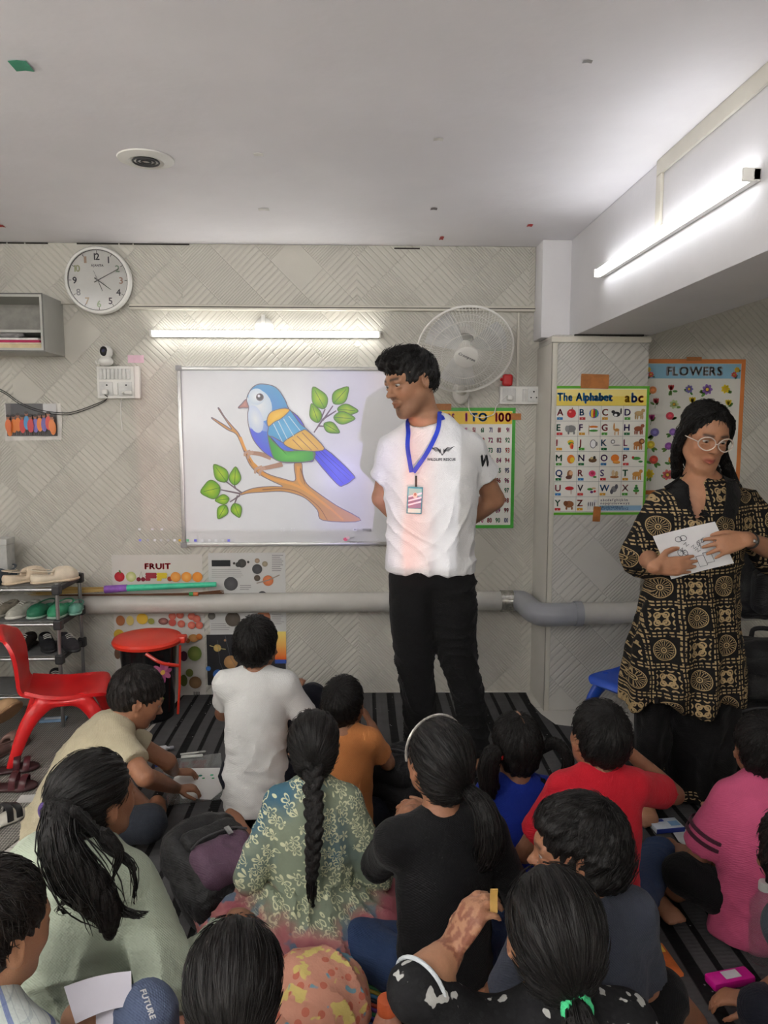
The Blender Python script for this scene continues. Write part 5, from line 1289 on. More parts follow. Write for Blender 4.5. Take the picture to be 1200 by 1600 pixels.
def vmul(M, p): return M @ Vector(p)
def head_sdf(s, Hm, hs, neck, adult=False, neck_r=.05, nose=1.0):
    R = np.array(Hm.to_3x3()); T = lambda *p: tuple(Hm @ (Vector(p) * hs))
    r = lambda *q: tuple(a * hs for a in q)
    jz = 1.09 if adult else .88
    s.ell(T(0, -.012, .035), r(.074, .094, .083), R); s.ell(T(0, .022, -.02 * jz), r(.062 if adult else .064, .066, .082 * jz), R, k=.03 * hs)
    s.chain([T(-.047, .006, -.05 * jz), T(-.024, .052, -.088 * jz), T(0, .064, -.095 * jz), T(.024, .052, -.088 * jz), T(.047, .006, -.05 * jz)], [.02 * hs] * 5, .03 * hs, 3)
    for x in (-1, 1): s.ell(T(x * .036, .056, -.024 * jz), (.019 if adult else .024) * hs, k=.02 * hs)
    s.chain([T(-.044, .07, .022), T(-.018, .085, .024), T(.018, .085, .024), T(.044, .07, .022)], [.010 * hs] * 4, .015 * hs)
    for x in (-1, 1): s.ell(T(x * .031, .095, .006), r(.02, .014, .0115), R, k=.012 * hs, op='s')
    s.chain([T(0, .086, .014), T(0, .095, -.008), T(0, .096 + .010 * nose, -.024)], r(.007 * nose, .008 * nose, .0115 * nose), .010 * hs, 2)
    for x in (-1, 1): s.ell(T(x * .0115 * nose, .093, -.028), r(.009 * nose, .010 * nose, .008 * nose), R, k=.005 * hs)
    s.chain([T(-.022, .08, -.055 * jz), T(-.008, .091, -.0515 * jz), T(.008, .091, -.0515 * jz), T(.022, .08, -.055 * jz)], r(.003, .0065, .0065, .003), .006 * hs, 2)
    s.chain([T(-.019, .081, -.061 * jz), T(0, .0905, -.0645 * jz), T(.019, .081, -.061 * jz)], r(.003, .008, .003), .006 * hs, 2)
    s.chain([T(-.024, .085, -.0575 * jz), T(0, .1, -.0575 * jz), T(.024, .085, -.0575 * jz)], .0022 * hs, .003, 1, op='s')
    for x in (-1, 1):
        s.ell(T(x * .031, .0775, .0150), r(.0175, .0125, .0060), R, k=.004 * hs); s.ell(T(x * .031, .0775, -.004), r(.016, .0115, .006), R, k=.005 * hs)
        Re = np.array((Hm.to_3x3().to_4x4() @ RZ(-x * .35) @ RX(.15)).to_3x3())
        s.ell(T(x * .077, -.012, -.004), r(.010, .02, .031), Re, k=.006 * hs); s.ell(T(x * .088, -.006, -.001), r(.008, .011, .018), Re, k=.004 * hs, op='s')
    nb = Vector(neck); a = Vector(T(0, -.022, -.045))
    s.chain([a, a.lerp(nb, .6), nb], [neck_r * .98 * hs, neck_r * .98 * hs, neck_r * 1.35 * hs], .025 * hs, 3)
def skin_paint(g, Hm, hs, skin, adult=False, paint=None):
    jz = 1.09 if adult else .88
    Mi = np.array(Hm.inverted()); v = g.V(); L = (v @ Mi[:3, :3].T + Mi[:3, 3]) / hs
    sk = A(skin); col = np.tile(sk, (len(v), 1)) * (1 + .1 * wob(v, 9, 2))[:, None]; far = np.linalg.norm(L, axis=1) > .17; L[far] = (0, -9, 0); x, y, z = np.abs(L[:, 0]), L[:, 1], L[:, 2]
    def blend(m, c): col[:] = col * (1 - m[:, None]) + A(c) * m[:, None]
    sm = lambda t, a, b: np.clip((t - a) / (b - a), 0, 1)
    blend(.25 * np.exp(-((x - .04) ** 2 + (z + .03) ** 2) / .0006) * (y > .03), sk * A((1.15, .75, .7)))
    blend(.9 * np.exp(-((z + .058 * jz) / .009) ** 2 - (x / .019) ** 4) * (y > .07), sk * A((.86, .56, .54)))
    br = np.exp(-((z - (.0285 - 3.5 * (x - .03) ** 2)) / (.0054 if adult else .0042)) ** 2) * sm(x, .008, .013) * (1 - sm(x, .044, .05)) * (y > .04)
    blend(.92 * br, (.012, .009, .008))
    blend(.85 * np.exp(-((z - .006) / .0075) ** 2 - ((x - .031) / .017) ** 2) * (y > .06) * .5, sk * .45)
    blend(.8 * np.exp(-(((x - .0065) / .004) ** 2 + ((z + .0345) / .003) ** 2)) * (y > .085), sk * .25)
    if paint == 'woman': blend(.85 * np.exp(-((z + .058 * jz) / .0085) ** 2 - (x / .021) ** 4) * (y > .07), C(150, 72, 68))
    if paint == 'beard':
        blend(.62 * np.exp(-((z + .0435) / .0036) ** 2) * (1 - sm(x, .016, .024)) * (y > .075) * (.45 + .55 * sm(x, .004, .012)), (.02, .015, .012))
        blend(.5 * np.exp(-(((x) / .02) ** 2 + ((z + .1) / .012) ** 2)) * (y > .05), (.02, .015, .012)); blend(.5 * np.exp(-(((x) / .007) ** 2 + ((z + .084) / .005) ** 2)) * (y > .07), (.03, .022, .018))
        blend(.28 * sm(-z, .035, .06) * sm(y, -.03, .02) * (1 - sm(-z, .11, .13)), (.03, .025, .022))
    g.setV(v); g.col = [col]; return g
def eyes(parent, Hm, hs, look=(0, 1, -.3)):
    d = Vector(look).normalized()
    for x in (-1, 1):
        g = ball((0, 0, 0), .0118, 18); v = g.V(); dot = v @ A(tuple(d)) / .0118
        g.col = [np.where((dot > .93)[:, None], A((.008, .006, .006)), np.where((dot > .80)[:, None], A((.045, .022, .012)), A((.38, .35, .33))))]
        g.setV((v + A((x * .030, .0745, .006))) * hs); g.xf(Hm); mk('eye', g, M_EYE, parent)
def basis(d, n):
    d = Vector(d).normalized(); n = Vector(n); n = (n - d * n.dot(d)).normalized(); return d, n, d.cross(n)
def hand_sdf(s, wrist, d, palm, sc=1.0, side=1, curl=(.35, .4, .3), spread=.12, thumb=(.6, .7, .25), fcurl=None):
    """palm + five fingers; side=+1 puts the thumb along d x palm"""
    d, n, a = basis(d, palm); a = a * side; w = Vector(wrist)
    P = lambda u, v, z=0: w + (d * u + a * v + n * z) * sc
    s.chain([P(-.01, 0), P(.03, .0), P(.075, -.002)], [.024 * sc, .033 * sc, .036 * sc], .012 * sc, 2, flat=(tuple(n), .42))
    for v in (.024, .008, -.009, -.025): s.chain([P(.035, v * .7), P(.082, v)], [.012 * sc, .0115 * sc], .008 * sc)
    L = (.068, .076, .070, .055)
    for i, v in enumerate((.025, .0085, -.0085, -.025)):
        ang = 0; p = P(.084 if i in (1, 2) else .079, v); pts = [p]; c = curl if fcurl is None else fcurl[i]
        dd = (d + a * (spread * (1.2 - i * .8))).normalized()
        for j, fr in enumerate((.45, .32, .23)):
            ang += c[j]; p = p + (dd * cos(ang) + n * sin(ang)) * L[i] * fr * sc; pts.append(p)
        r0 = (.0092 if i < 3 else .008) * sc
        s.chain(pts, [r0, r0 * .96, r0 * .88, r0 * .72], .004 * sc)
    t0 = P(.018, .022, .006); t1 = t0 + (d * thumb[0] + a * thumb[1] + n * thumb[2]).normalized() * .042 * sc
    t2 = t1 + (d * (thumb[0] + .5) + a * thumb[1] * .5 + n * (thumb[2] + .15)).normalized() * .030 * sc; t3 = t2 + (d * (thumb[0] + .7) + a * thumb[1] * .2 + n * (thumb[2] + .2)).normalized() * .022 * sc
    s.chain([t0, t1, t2, t3], [.014 * sc, .0115 * sc, .0105 * sc, .0085 * sc], .008 * sc)
def arm_sdf(s, sh, el, wr, sc):
    sh, el, wr = Vector(sh), Vector(el), Vector(wr)
    s.chain([sh, sh.lerp(el, .4), el], [.044 * sc, .042 * sc, .036 * sc], .012 * sc, 3)
    s.chain([el, el.lerp(wr, .3), wr], [.036 * sc, .038 * sc, .024 * sc], .012 * sc, 3)
def foot_sdf(s, ank, toe, up, sc):
    ank, toe = Vector(ank), Vector(toe); d, n, a = basis(toe - ank, up); L = (toe - ank).length
    heel = ank - d * .035 * sc - n * .015 * sc
    s.chain([ank + n * .03 * sc, ank], [.034 * sc, .034 * sc], .015 * sc); s.chain([heel, ank.lerp(toe, .45), ank.lerp(toe, .8)], [.03 * sc, .032 * sc, .034 * sc], .012 * sc, 2, flat=(tuple(n), .7))
    for i, v in enumerate((.026, .011, -.002, -.014, -.025)):
        b = ank.lerp(toe, .82) + a * v * sc - n * .006 * sc; s.chain([b, b + d * (.04 - .004 * i) * sc - n * .004 * sc], [.0125 * sc if i == 0 else .009 * sc, .011 * sc if i == 0 else .0075 * sc], .006 * sc)

# ---------------- hair
def ribbons(P, r, uv):
    """P: (n, m, 3) polylines -> thin three-sided strands; r: (m,) or (n, m); uv: (n, 3)"""
    n, m, _ = P.shape
    if n == 0: return Geo()
    T = np.gradient(P, axis=1); T /= np.maximum(np.linalg.norm(T, axis=2, keepdims=True), 1e-9)
    a = np.cross(T, A((.31, .52, .79))); a /= np.maximum(np.linalg.norm(a, axis=2, keepdims=True), 1e-9); b = np.cross(T, a)
    rr = np.broadcast_to(A(r), (n, m))[:, :, None]
    V = np.stack([P + rr * (a * cos(q) + b * sin(q)) for q in (0, 2.0944, 4.1888)], 2)          # n, m, 3, 3
    i, j, k = np.meshgrid(np.arange(n), np.arange(m - 1), np.arange(3), indexing='ij'); base = (i * m + j) * 3
    F = np.stack([base + k, base + (k + 1) % 3, base + 3 + (k + 1) % 3, base + 3 + k], -1).reshape(-1, 4)
    U = np.repeat(np.repeat(A(uv)[:, None, :], m, 1), 3, 1).reshape(-1, 3); U[:, 2] += np.tile(np.repeat(np.linspace(0, 2, m), 3), n)
    return Geo().add(V.reshape(-1, 3), F, uv=U)
def polar(v, Hm, hs, crown=(0, -.06, .08)):
    Mi = np.array(Hm.inverted()); L = (v @ Mi[:3, :3].T + Mi[:3, 3]) / hs
    q = L - A((0, -.012, .03)); c = A(crown); c = c / np.linalg.norm(c)
    e1 = np.cross(c, (1, 0, 0)); e1 /= np.linalg.norm(e1); e2 = np.cross(c, e1)
    n = np.maximum(np.linalg.norm(q, axis=1), 1e-6); th = np.arccos(np.clip(q @ c / n, -1, 1)); ph = np.arctan2(q @ e2, q @ e1)
    return L, th, ph, (c, e1, e2)
def hair_cap(Hm, hs, style='boy', seed=0, res=.005, vol=1.0, crown=(0, -.06, .08), nstr=260, tie=None):
    R = np.array(Hm.to_3x3()); T = lambda *p: tuple(Hm @ (Vector(p) * hs)); r = lambda *q: tuple(a * hs for a in q)
    s = Sdf(res); k = vol
    s.ell(T(0, -.017, .037), r(.078 + .006 * k, .098 + .006 * k, .086 + .008 * k), R)
    if style in ('boy', 'quiff', 'bob'): s.ell(T(0, -.045, -.005), r(.072 + .004 * k, .062 + .004 * k, .07), R, k=.02)
    else: s.ell(T(0, -.05, -.02), r(.068, .058, .075), R, k=.03)
    if style == 'quiff':
        s.ell(T(.0, .045, .098), r(.058, .05, .034), R, k=.03); s.ell(T(-.02, .072, .085), r(.035, .028, .022), R, k=.02); s.ell(T(.02, .072, .088), r(.035, .026, .02), R, k=.02)
    if style == 'bob': s.ell(T(0, -.045, -.03), r(.084, .072, .072), R, k=.03); s.ell(T(0, .04, .078), r(.058, .042, .026), R, k=.02)
    hl = .062 if style in ('boy', 'bob') else .07
    if style == 'parted': s.ell(T(0, .125, -.008), r(.086, .092, .105), R, k=.012, op='s')
    elif style == 'bob': s.ell(T(0, .122, -.035), r(.098, .094, .098), R, k=.012, op='s')
    else: s.ell(T(0, .118, hl - .105), r(.088, .082, .088), R, k=.012, op='s')
    s.ell(T(0, .06, -.11), r(.12, .10, .075), R, k=.012, op='s')
    nz = {'boy': -.062, 'quiff': -.055, 'bob': -.085}.get(style, -.085)
    n = Hm.to_3x3() @ Vector((0, .25, -1)); s.plane(T(0, -.09, nz), tuple(n), .01)
    if style != 'bob':
        for x in (-1, 1): s.ell(T(x * .084, .004, -.022), r(.022, .03, .034), R, k=.008, op='s')
    g = s.geo(2); v = g.V(); L, th, ph, ax = polar(v, Hm, hs, crown)
    if tie is None:
        amp = .0022 * hs; g.displace(lambda _: amp * np.sin(ph * 26 + 2.5 * wob(L, 6, seed)) * np.clip(th * 1.5, 0, 1) + .0035 * hs * wob(L, 16, seed + 1) * (1.6 if style in ('quiff', 'bob') else 1))
        U = np.c_[np.cos(ph) * 14, np.sin(ph) * 14, th * 2.2]
    else:                                    # combed towards the hair tie
        t = A(tie); q = L - t; dist = np.linalg.norm(q, axis=1); qq = q / np.maximum(dist, 1e-6)[:, None]
        a2 = np.arctan2(qq[:, 0], qq[:, 2]); g.displace(lambda _: .0018 * hs * np.sin(a2 * 30 + 2 * wob(L, 5, seed)) + .0015 * wob(L, 12, seed)); U = np.c_[np.cos(a2) * 14, np.sin(a2) * 14, dist * 14]
    g.uv = [U]
    rn = np.random.default_rng(seed + 3); v = g.V(); nrm = g.normals(); c, e1, e2 = ax; Mi = np.array(Hm.inverted()); Hn = np.array(Hm)
    if nstr:                                 # loose locks lying on the cap
        if tie is None: ok = np.nonzero(th < 1.75)[0]
        else: ok = np.arange(len(v))
        pk = rn.choice(ok, min(nstr, len(ok)), replace=False); o = A((0, -.012, .03)); q0 = L[pk] - o; rad = np.linalg.norm(q0, axis=1)
        ln = rn.uniform(.25, .6, len(pk)); lift = rn.uniform(0, .0035, len(pk)); fs = A((0, .33, .66, 1.0)); P = np.zeros((len(pk), 4, 3))
        for j, f in enumerate(fs):
            if tie is None:
                t = th[pk] + ln * (f - .5); p = ph[pk] + .12 * np.sin(3 * f + pk)
                w = np.cos(t)[:, None] * c + (np.cos(p)[:, None] * e1 + np.sin(p)[:, None] * e2) * np.sin(t)[:, None]
            else:
                w = L[pk] + (A(tie) - L[pk]) * (f - .5) * .4 - o; w = w / np.linalg.norm(w, axis=1, keepdims=True)
            w = o + w * rad[:, None]; P[:, j] = ((w * (1 + lift / .09 * (1 + .5 * f))[:, None]) * hs) @ Hn[:3, :3].T + Hn[:3, 3]
        g.merge(ribbons(P, A((.0004, .0011 * hs, .001 * hs, .0003)), U[pk] + rn.normal(size=(len(pk), 3)) * .3))
    return g
def tress(path, rad, seed=0, n=70, r=.0018, tip=.35, wave=.006, core=True, res=.006, flat=None, spread=1.0):
    """hanging lock of hair: a soft core plus loose strands"""
    rn = np.random.default_rng(seed); P = catmull(np.c_[A([tuple(p) for p in path]), A(rad)], 5); g = Geo()
    if core:
        s = Sdf(res); s.chain(P[:, :3], P[:, 3] * .92, .01, 1, flat)
        c = s.geo(2); v = c.V(); d = np.linalg.norm(v[:, None, :] - P[None, ::2, :3], axis=2).argmin(1) * 2
        q = v - P[d, :3]; ang = np.arctan2(q[:, 0], q[:, 1]); c.displace(lambda _: .0025 * np.sin(ang * 11 + 3 * wob(v, 8, seed)) + .002 * wob(v, 25, seed)); c.uv = [np.c_[np.cos(ang) * 6, np.sin(ang) * 6, d * .12]]; g.merge(c)
    T = np.gradient(P[:, :3], axis=0); T /= np.linalg.norm(T, axis=1, keepdims=True); m = 12
    o = rn.normal(size=(n, 3)); o /= np.linalg.norm(o, axis=1, keepdims=True); o *= rn.uniform(.75, 1.1, n)[:, None] * spread; ph = rn.random(n) * 6.28; fr = rn.uniform(1 - tip, 1.0, n)
    S = np.zeros((n, m, 3))
    for j in range(m):
        x = fr * (len(P) - 1) * j / (m - 1); i = np.minimum(x.astype(int), len(P) - 2); f = (x - i)[:, None]; Q = P[i] * (1 - f) + P[i + 1] * f; t = x / len(P)
        off = o - T[i] * (o * T[i]).sum(1)[:, None]
        S[:, j] = Q[:, :3] + off * Q[:, 3:] + np.c_[np.sin(ph + t * 7), np.cos(ph + t * 6), np.zeros(n)] * (wave * t)[:, None]
    rr = np.full(m, r); rr[0] = r * .5; rr[-1] = r * .25; rr[-2] = r * .6; g.merge(ribbons(S, rr, np.c_[ph * 2, np.arange(n) * .7, ph]))
    return g
def braid(path, rad, seed=0, step=.02):
    P = catmull(np.c_[A([tuple(p) for p in path]), A(rad)], 12); seg = np.r_[0, np.cumsum(np.linalg.norm(np.diff(P[:, :3], axis=0), axis=1))]
    s = Sdf(.0035); k = 0; d = 0
    while d < seg[-1]:
        i = min(np.searchsorted(seg, d), len(P) - 2); t = Vector(P[i + 1, :3] - P[i, :3]).normalized(); w = P[i, 3]; sd = 1 if k % 2 else -1
        a = Vector((1, 0, 0)); a = (a - t * a.dot(t)).normalized(); ax = (t + a * sd * -.7).normalized()
        M = frame((0, 0, 0), ax, None, tuple(t.cross(a))); c = Vector(P[i, :3]) + a * sd * w * .42
        s.ell(c, (w * 1.0, w * .5, w * .62), M.to_3x3(), k=.003); d += w * .62; k += 1
    g = s.geo(1); v = g.V(); g.displace(lambda _: .0009 * np.sin(v @ A((260, 60, 200)) + 2 * wob(v, 12, seed))); g.uv = [v * A((160, 160, 60))]
    g.merge(tress([P[-3, :3], P[-1, :3] + A((0, 0, -.02)), P[-1, :3] + A((.004, 0, -.07))], [P[-1, 3] * .7, P[-1, 3] * .8, .004], seed, 25, .0014)); return g

# ---------------- seated child
def V3(x): return x if isinstance(x, Vector) else Vector(x)
class Kid:
    def __init__(s, label, head, rz=0, S=1.0, lean=8, roll=0, hyaw=0, hpitch=0, hroll=0, pel=.09, skin=SKIN, hs=.90, neck=.10, res=.0064):
        """head: wanted world place of the head centre; the seat is found from the pose"""
        s.S, s.hs, s.skin = S, hs * (.5 + .5 * S), skin; R = RZ(radians(rz)); s.R = R
        f, u, r = R @ Vector((0, 1, 0)), Vector((0, 0, 1)), R @ Vector((1, 0, 0)); s.f, s.u, s.r = f, u, r
        pts = [Vector((0, 0, pel * S))]; d0 = 0
        for d, k in ((.12, .6), (.25, 1.0), (.335, 1.2), (.37, 1.25)):
            a = radians(lean) * k; b = radians(roll) * k
            pts.append(pts[-1] + (f * sin(a) + r * sin(b) + u * cos(a)).normalized() * (d - d0) * S); d0 = d
        hd = (f * sin(radians(lean * .8)) + r * sin(radians(roll)) + u).normalized(); hc = pts[-1] + (hd * neck + f * .022) * S
        off = Vector(head) - hc; off.z = 0; s.loc = off
        s.sp = [p + off for p in pts]; hc = hc + off; s.zerr = Vector(head).z - hc.z
        s.Hm = TR(hc) @ R @ RZ(radians(hyaw)) @ RX(radians(hpitch)) @ RY(radians(hroll))
        s.axis = (s.sp[3] - s.sp[1]).normalized(); s.fw = (f - s.axis * f.dot(s.axis)).normalized()
        w = .104 * S; s.sh = {k: s.sp[3] + r * q * w for k, q in (('L', -1), ('R', 1))}
        s.t = thing('person', label, 'person', (off.x, off.y, 0)); s.body = Sdf(res); s.cl = {}; s.el, s.wr = {}, {}
        s.body.chain([s.sp[0], s.sp[1], s.sp[2], s.sp[3]], [.085 * S, .085 * S, .09 * S, .06 * S], .02, 1, flat=(tuple(s.fw), .7)); s.body.chain([s.sh['L'], s.sh['R']], [.035 * S] * 2, .02); head_sdf(s.body, s.Hm, s.hs, s.sp[4])
    def W(s, p): return p if isinstance(p, Vector) else s.loc + s.R @ (Vector(p) * s.S)
    def arm(s, k, el, wr, hd=None, palm=(0, 0, -1), curl=(.4, .5, .4), thumb=(.6, .7, .25), bare=True, sc=None, hand=True):
        el, wr = s.W(el), s.W(wr); s.el[k], s.wr[k] = el, wr; sc = sc or .84 * s.S
        if bare:
            q = s.body; arm_sdf(q, s.sh[k], el, wr, sc)
            if hand: hand_sdf(q, wr, (s.R @ Vector(hd)) if hd and not isinstance(hd, Vector) else (hd or (wr - el)), s.R @ Vector(palm) if not isinstance(palm, Vector) else palm, sc * .86, 1 if k == 'L' else -1, curl, .1, thumb)
    def leg(s, hip, knee, ank, toe=None, mat=None, cover=1.0, rad=(.072, .06, .045), foot_up=(0, 0, 1), bare=None, name='trousers'):
        hip, knee, ank = s.W(hip), s.W(knee), s.W(ank); S = s.S
        if mat:
            q = s.cl.setdefault(name, (Sdf(.008), mat))[0]
            q.chain([hip, hip.lerp(knee, .5), knee], [rad[0] * S, (rad[0] + rad[1]) / 2 * S, rad[1] * S], .02)
            if cover > 1: q.chain([knee, knee.lerp(ank, cover - 1)], [rad[1] * S, (rad[1] + (rad[2] - rad[1]) * (cover - 1)) * S], .015, cut=(0, 1))
        q = s.body; q.chain([hip, hip.lerp(knee, .5), knee, knee.lerp(ank, .3), ank], [.055 * S, .05 * S, .044 * S, .043 * S, .03 * S], .01, 2)
        if toe is not None: foot_sdf(q, ank, s.W(toe), s.R @ Vector(foot_up), .85 * S)
    def cross(s, mat, cover=1.9, toes=True):
        for q in (-1, 1): s.leg((q * .06, .02, .085), (q * .17, .17, .085), (-q * .03, .22 + .03 * q, .05), (-q * .11, .23 + .03 * q, .035) if toes else None, mat, cover, (.066, .055, .042))
    def shirt(s, mat, sleeve=.55, loose=1.0, hem=-.03, seed=0, res=.0075, amp=.008, flare=1.0, collar=None, name='shirt', neck_r=1.0, width=1.0, gather=0):
        S = s.S; q = Sdf(res); p = s.sp; d0 = (p[1] - p[0]).normalized(); r = s.r; L = loose * .9; W = width
        q.chain([p[0] + d0 * hem * S, p[1] + d0 * -.02 * S, p[2], p[3] + s.axis * .002 * S], [.142 * S * L * flare, .130 * S * L, .132 * S * W * L, .088 * S * W * L], .01, 4, flat=(tuple(s.fw), .74), cut=(1, 0))
        q.chain([s.sh['L'] + s.axis * -.002, p[3] + s.axis * .018 * S - s.fw * .008 * S, s.sh['R'] + s.axis * -.002], [.05 * S, .058 * S, .05 * S], .03 * S, 3, flat=(tuple(s.fw), .95))
        for k in ('L', 'R'):
            if k not in s.el or sleeve <= 0: continue
            sh, el, wr = s.sh[k], s.el[k], s.wr[k]
            if sleeve <= 1: e = sh.lerp(el, sleeve); q.chain([sh, sh.lerp(e, .5), e], [.05 * S, .053 * S * L, .056 * S * L], .022 * S, 2, cut=(0, 1))
            else:
                e = el.lerp(wr, sleeve - 1); q.chain([sh, sh.lerp(el, .5), el], [.05 * S, .049 * S * L, .048 * S * L], .022 * S, 2); q.chain([el, el.lerp(e, .5), e], [.048 * S * L, .043 * S * L, .036 * S * L], .012 * S, 2, cut=(0, 1))
        g = q.geo(1); ax = A(tuple(s.axis))
        def dis(v):
            h = (v - A(tuple(p[0]))) @ ax / (.37 * S); low = np.clip(1.1 - h, .25, 1)
            d = amp * S * (folds(v, ax + .5 * A(tuple(s.r)), 7 / S, seed) * .9 + folds(v, ax * .7 - .7 * A(tuple(s.r)), 5.5 / S, seed + 9) * .7 + .5 * wob(v, 5, seed)) * low
            if gather: d = d + gather * S * np.sin(np.arctan2((v - A(tuple(p[0]))) @ A(tuple(s.r)), (v - A(tuple(p[0]))) @ A(tuple(s.fw))) * 22) * np.clip(.45 - h, 0, .4)
            return d
        g.displace(dis); v = g.V(); v[:, 2] = np.maximum(v[:, 2], .0079); g.setV(v); s.sg = g; o = mk(name, g, mat, s.t); s.shirt_ob = o
        if collar:
            nb = s.sp[4]; c = []
            for i in range(17):
                a = i / 16 * 2 * pi; c.append(nb + (s.r * cos(a) * .058 + s.fw * (sin(a) * .056 + .004)) * S * neck_r + s.axis * (-.006 - .018 * sin(a)) * S)
            mk('collar', tube([tuple(x) for x in c], .009 * S, 8), collar, s.t)
        return o
    def hair(s, g, m=M_HAIR, name='hair'): return mk(name, g, m, s.t, sharp=None)
    def cap(s, style='boy', **k):
        m = k.pop('m', M_HAIR); return s.hair(hair_cap(s.Hm, s.hs, style, **k), m)
    def H(s, *p): return s.Hm @ (Vector(p) * s.hs)
    def done(s, eye=True):
        for n, (q, m) in s.cl.items():
            q.ell(s.sp[0] + s.f * .015 + Vector((0, 0, -.005)) * s.S, (.115 * s.S, .095 * s.S, .08 * s.S), np.array(s.R.to_3x3()), k=.03); q.plane((0, 0, .0085), (0, 0, -1))
            g = q.geo(1); g.displace(lambda v: .006 * s.S * folds(v, (.6, .5, .6), 8, 3)); v = g.V(); v[:, 2] = np.maximum(v[:, 2], .0078); g.setV(v); mk(n, g, m, s.t)
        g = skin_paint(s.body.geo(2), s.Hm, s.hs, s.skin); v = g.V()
        if hasattr(s, 'henna'):
            w, e = s.henna; m = np.clip(1.3 - np.abs(np.linalg.norm(v - A(tuple(w)), axis=1) - .05) / .06, 0, 1) * ((v - A(tuple(w))) @ A(tuple(w - e)) > -.02 * (w - e).length) * (.55 + .45 * np.sign(wob(v, 45, 4))); g.col = [g.col[0] * (1 - .65 * m[:, None]) + A(C(96, 36, 28)) * .65 * m[:, None]]; v[:, 2] = np.maximum(v[:, 2], .0078); g.setV(v)
        mk('body', g, M_SKIN, s.t)
        if eye: eyes(s.t, s.Hm, s.hs)
        return s.t
# ------------------------------------------------------------------ the children on the rug
def PW(px, py, w): return Vector((0, 0, CAM_H)) + ray(px, py) * w
def batik():
    M = Mat('teal_leaf_batik_cotton', .85, .2); co = M.pos(); x, y, z = M.xyz(co); n = M.noise(co, 7, 3); n2 = M.noise(co, 3.5, 2)
    base = M.mix(n.sstep(.38, .62), C(62, 98, 116), C(112, 116, 96)); base = M.mix(n2.sstep(.45, .6), base, C(120, 130, 112))
    sp = M.node('ShaderNodeTexVoronoi'); sp.inputs['Scale'].default_value = 33; M.nt.links.new(co, sp.inputs['Vector'])
    vx, vy, vz = M.xyz(sp.outputs['Position']); px_, py_, pz_ = x - vx, y - vy, z - vz
    a = (pz_).atan2(px_ + py_ * .6); d = X(M.nt, sp.outputs['Distance']); pet = ((a * 2.5).sin().abs()) * .36 + .16
    ring = (d - pet).abs().lt(.085) * d.gt(.1)
    top = M.mix(ring, base, C(196, 198, 164))
    low = M.mix(n.sstep(.4, .65), C(150, 84, 92), C(176, 120, 116)); low = M.mix((M.noise(co, 16, 2)).sstep(.58, .64), low, C(96, 110, 130))
    k = (z + (n - .5) * .12).sstep(.235, .215)
    M.color(M.mix((z + (n - .5) * .1).sstep(.135, .165), low, top)); M.bump(n + M.noise(co, 60, 3) * .6, .003); return M.m
def plaid():
    M = Mat('pale_plaid_cotton', .85, .2); co = M.pos(); x, y, z = M.xyz(co); u = x * .75 + y * .66; v = z
    l = lambda q, s, w: ((q / s).fract() - .5).abs().lt(w)
    c = M.mix(l(u, .012, .06) * .35, C(182, 190, 186), C(120, 130, 140)); c = M.mix(l(v, .016, .06) * .35, c, C(120, 130, 140))
    c = M.mix(l(u + .02, .09, .04) * .75, c, C(70, 90, 150)); M.color(M.mix(l(v + .01, .09, .04) * .75, c, C(70, 90, 150))); M.bump(M.noise(co, 40, 3), .003); return M.m
def floral(name, base, c1, c2, c3, sc=22):
    M = Mat(name, .85, .2); co = M.pos(); n = M.noise(co, sc, 2); n2 = M.noise(co, sc * .8, 2); v = X(M.nt, M.voro(co, sc * 1.5))
    c = M.mix(v.lt(.28), base, c1); c = M.mix(n.sstep(.58, .61), c, c2); M.color(M.mix(n2.sstep(.62, .64), c, c3)); M.bump(M.noise(co, 50, 3), .003); return M.m
def leopard():
    M = Mat('leopard_print', .8, .2); co = M.pos(); v = X(M.nt, M.voro(co, 55)); n = M.noise(co, 60, 2)
    M.color(M.mix((v + (n - .5) * .3 - .42).abs().lt(.1), C(140, 108, 78), C(24, 18, 16))); return M.m
DENIM = cloth('denim', C(44, 62, 96)); BLACKC = cloth('black_cotton', C(15, 15, 17)); NAVY = cloth('navy_cotton', C(22, 24, 34)); DDEN = cloth('charcoal_denim', C(38, 42, 50))
KH = cloth('khaki_cotton', C(176, 167, 142)); WHT = cloth('white_cotton', C(206, 206, 204), var=.03); ORG = cloth('tan_orange_cotton', C(190, 122, 70)); SAGE = cloth('sage_linen', C(168, 178, 160), var=.05)
BLUE = cloth('royal_blue_knit', C(20, 44, 140)); REDC = cloth('red_pique', C(190, 28, 44)); GREYC = cloth('slate_grey_cotton', C(58, 62, 74)); PINK = cloth('rose_pink_cotton', C(188, 82, 118)); PALE = cloth('pale_trim', C(190, 196, 200))

# boy in khaki shirt, writing
k = Kid('boy in khaki shirt bent over his drawing beside the red chair', (-.775, 2.53, .483), -58, .98, 38, hyaw=-8, hpitch=-26, skin=SKIN, res=.005)
k.arm('R', PY(226, 1214, 2.30), PZ(276, 1232, .06), Vector((.9, .35, -.15)), Vector((0, 0, -1)), (.45, .6, .4)); k.arm('L', PY(262, 1190, 2.62), PZ(272, 1206, .05), Vector((.9, .2, -.1)), Vector((0, 0, -1)))
k.leg((.07, .02, .085), (.22, .24, .12), (.02, .33, .05), (-.08, .36, .035), DDEN, 1.25); k.leg((-.07, .02, .085), (-.22, .22, .10), (.0, .3, .05), None, DDEN, 1.3)
k.shirt(KH, .62, 1.12, -.05, 3, amp=.012, collar=KH); k.cap('boy', seed=5, m=M_HAIR2, nstr=420); k.done()

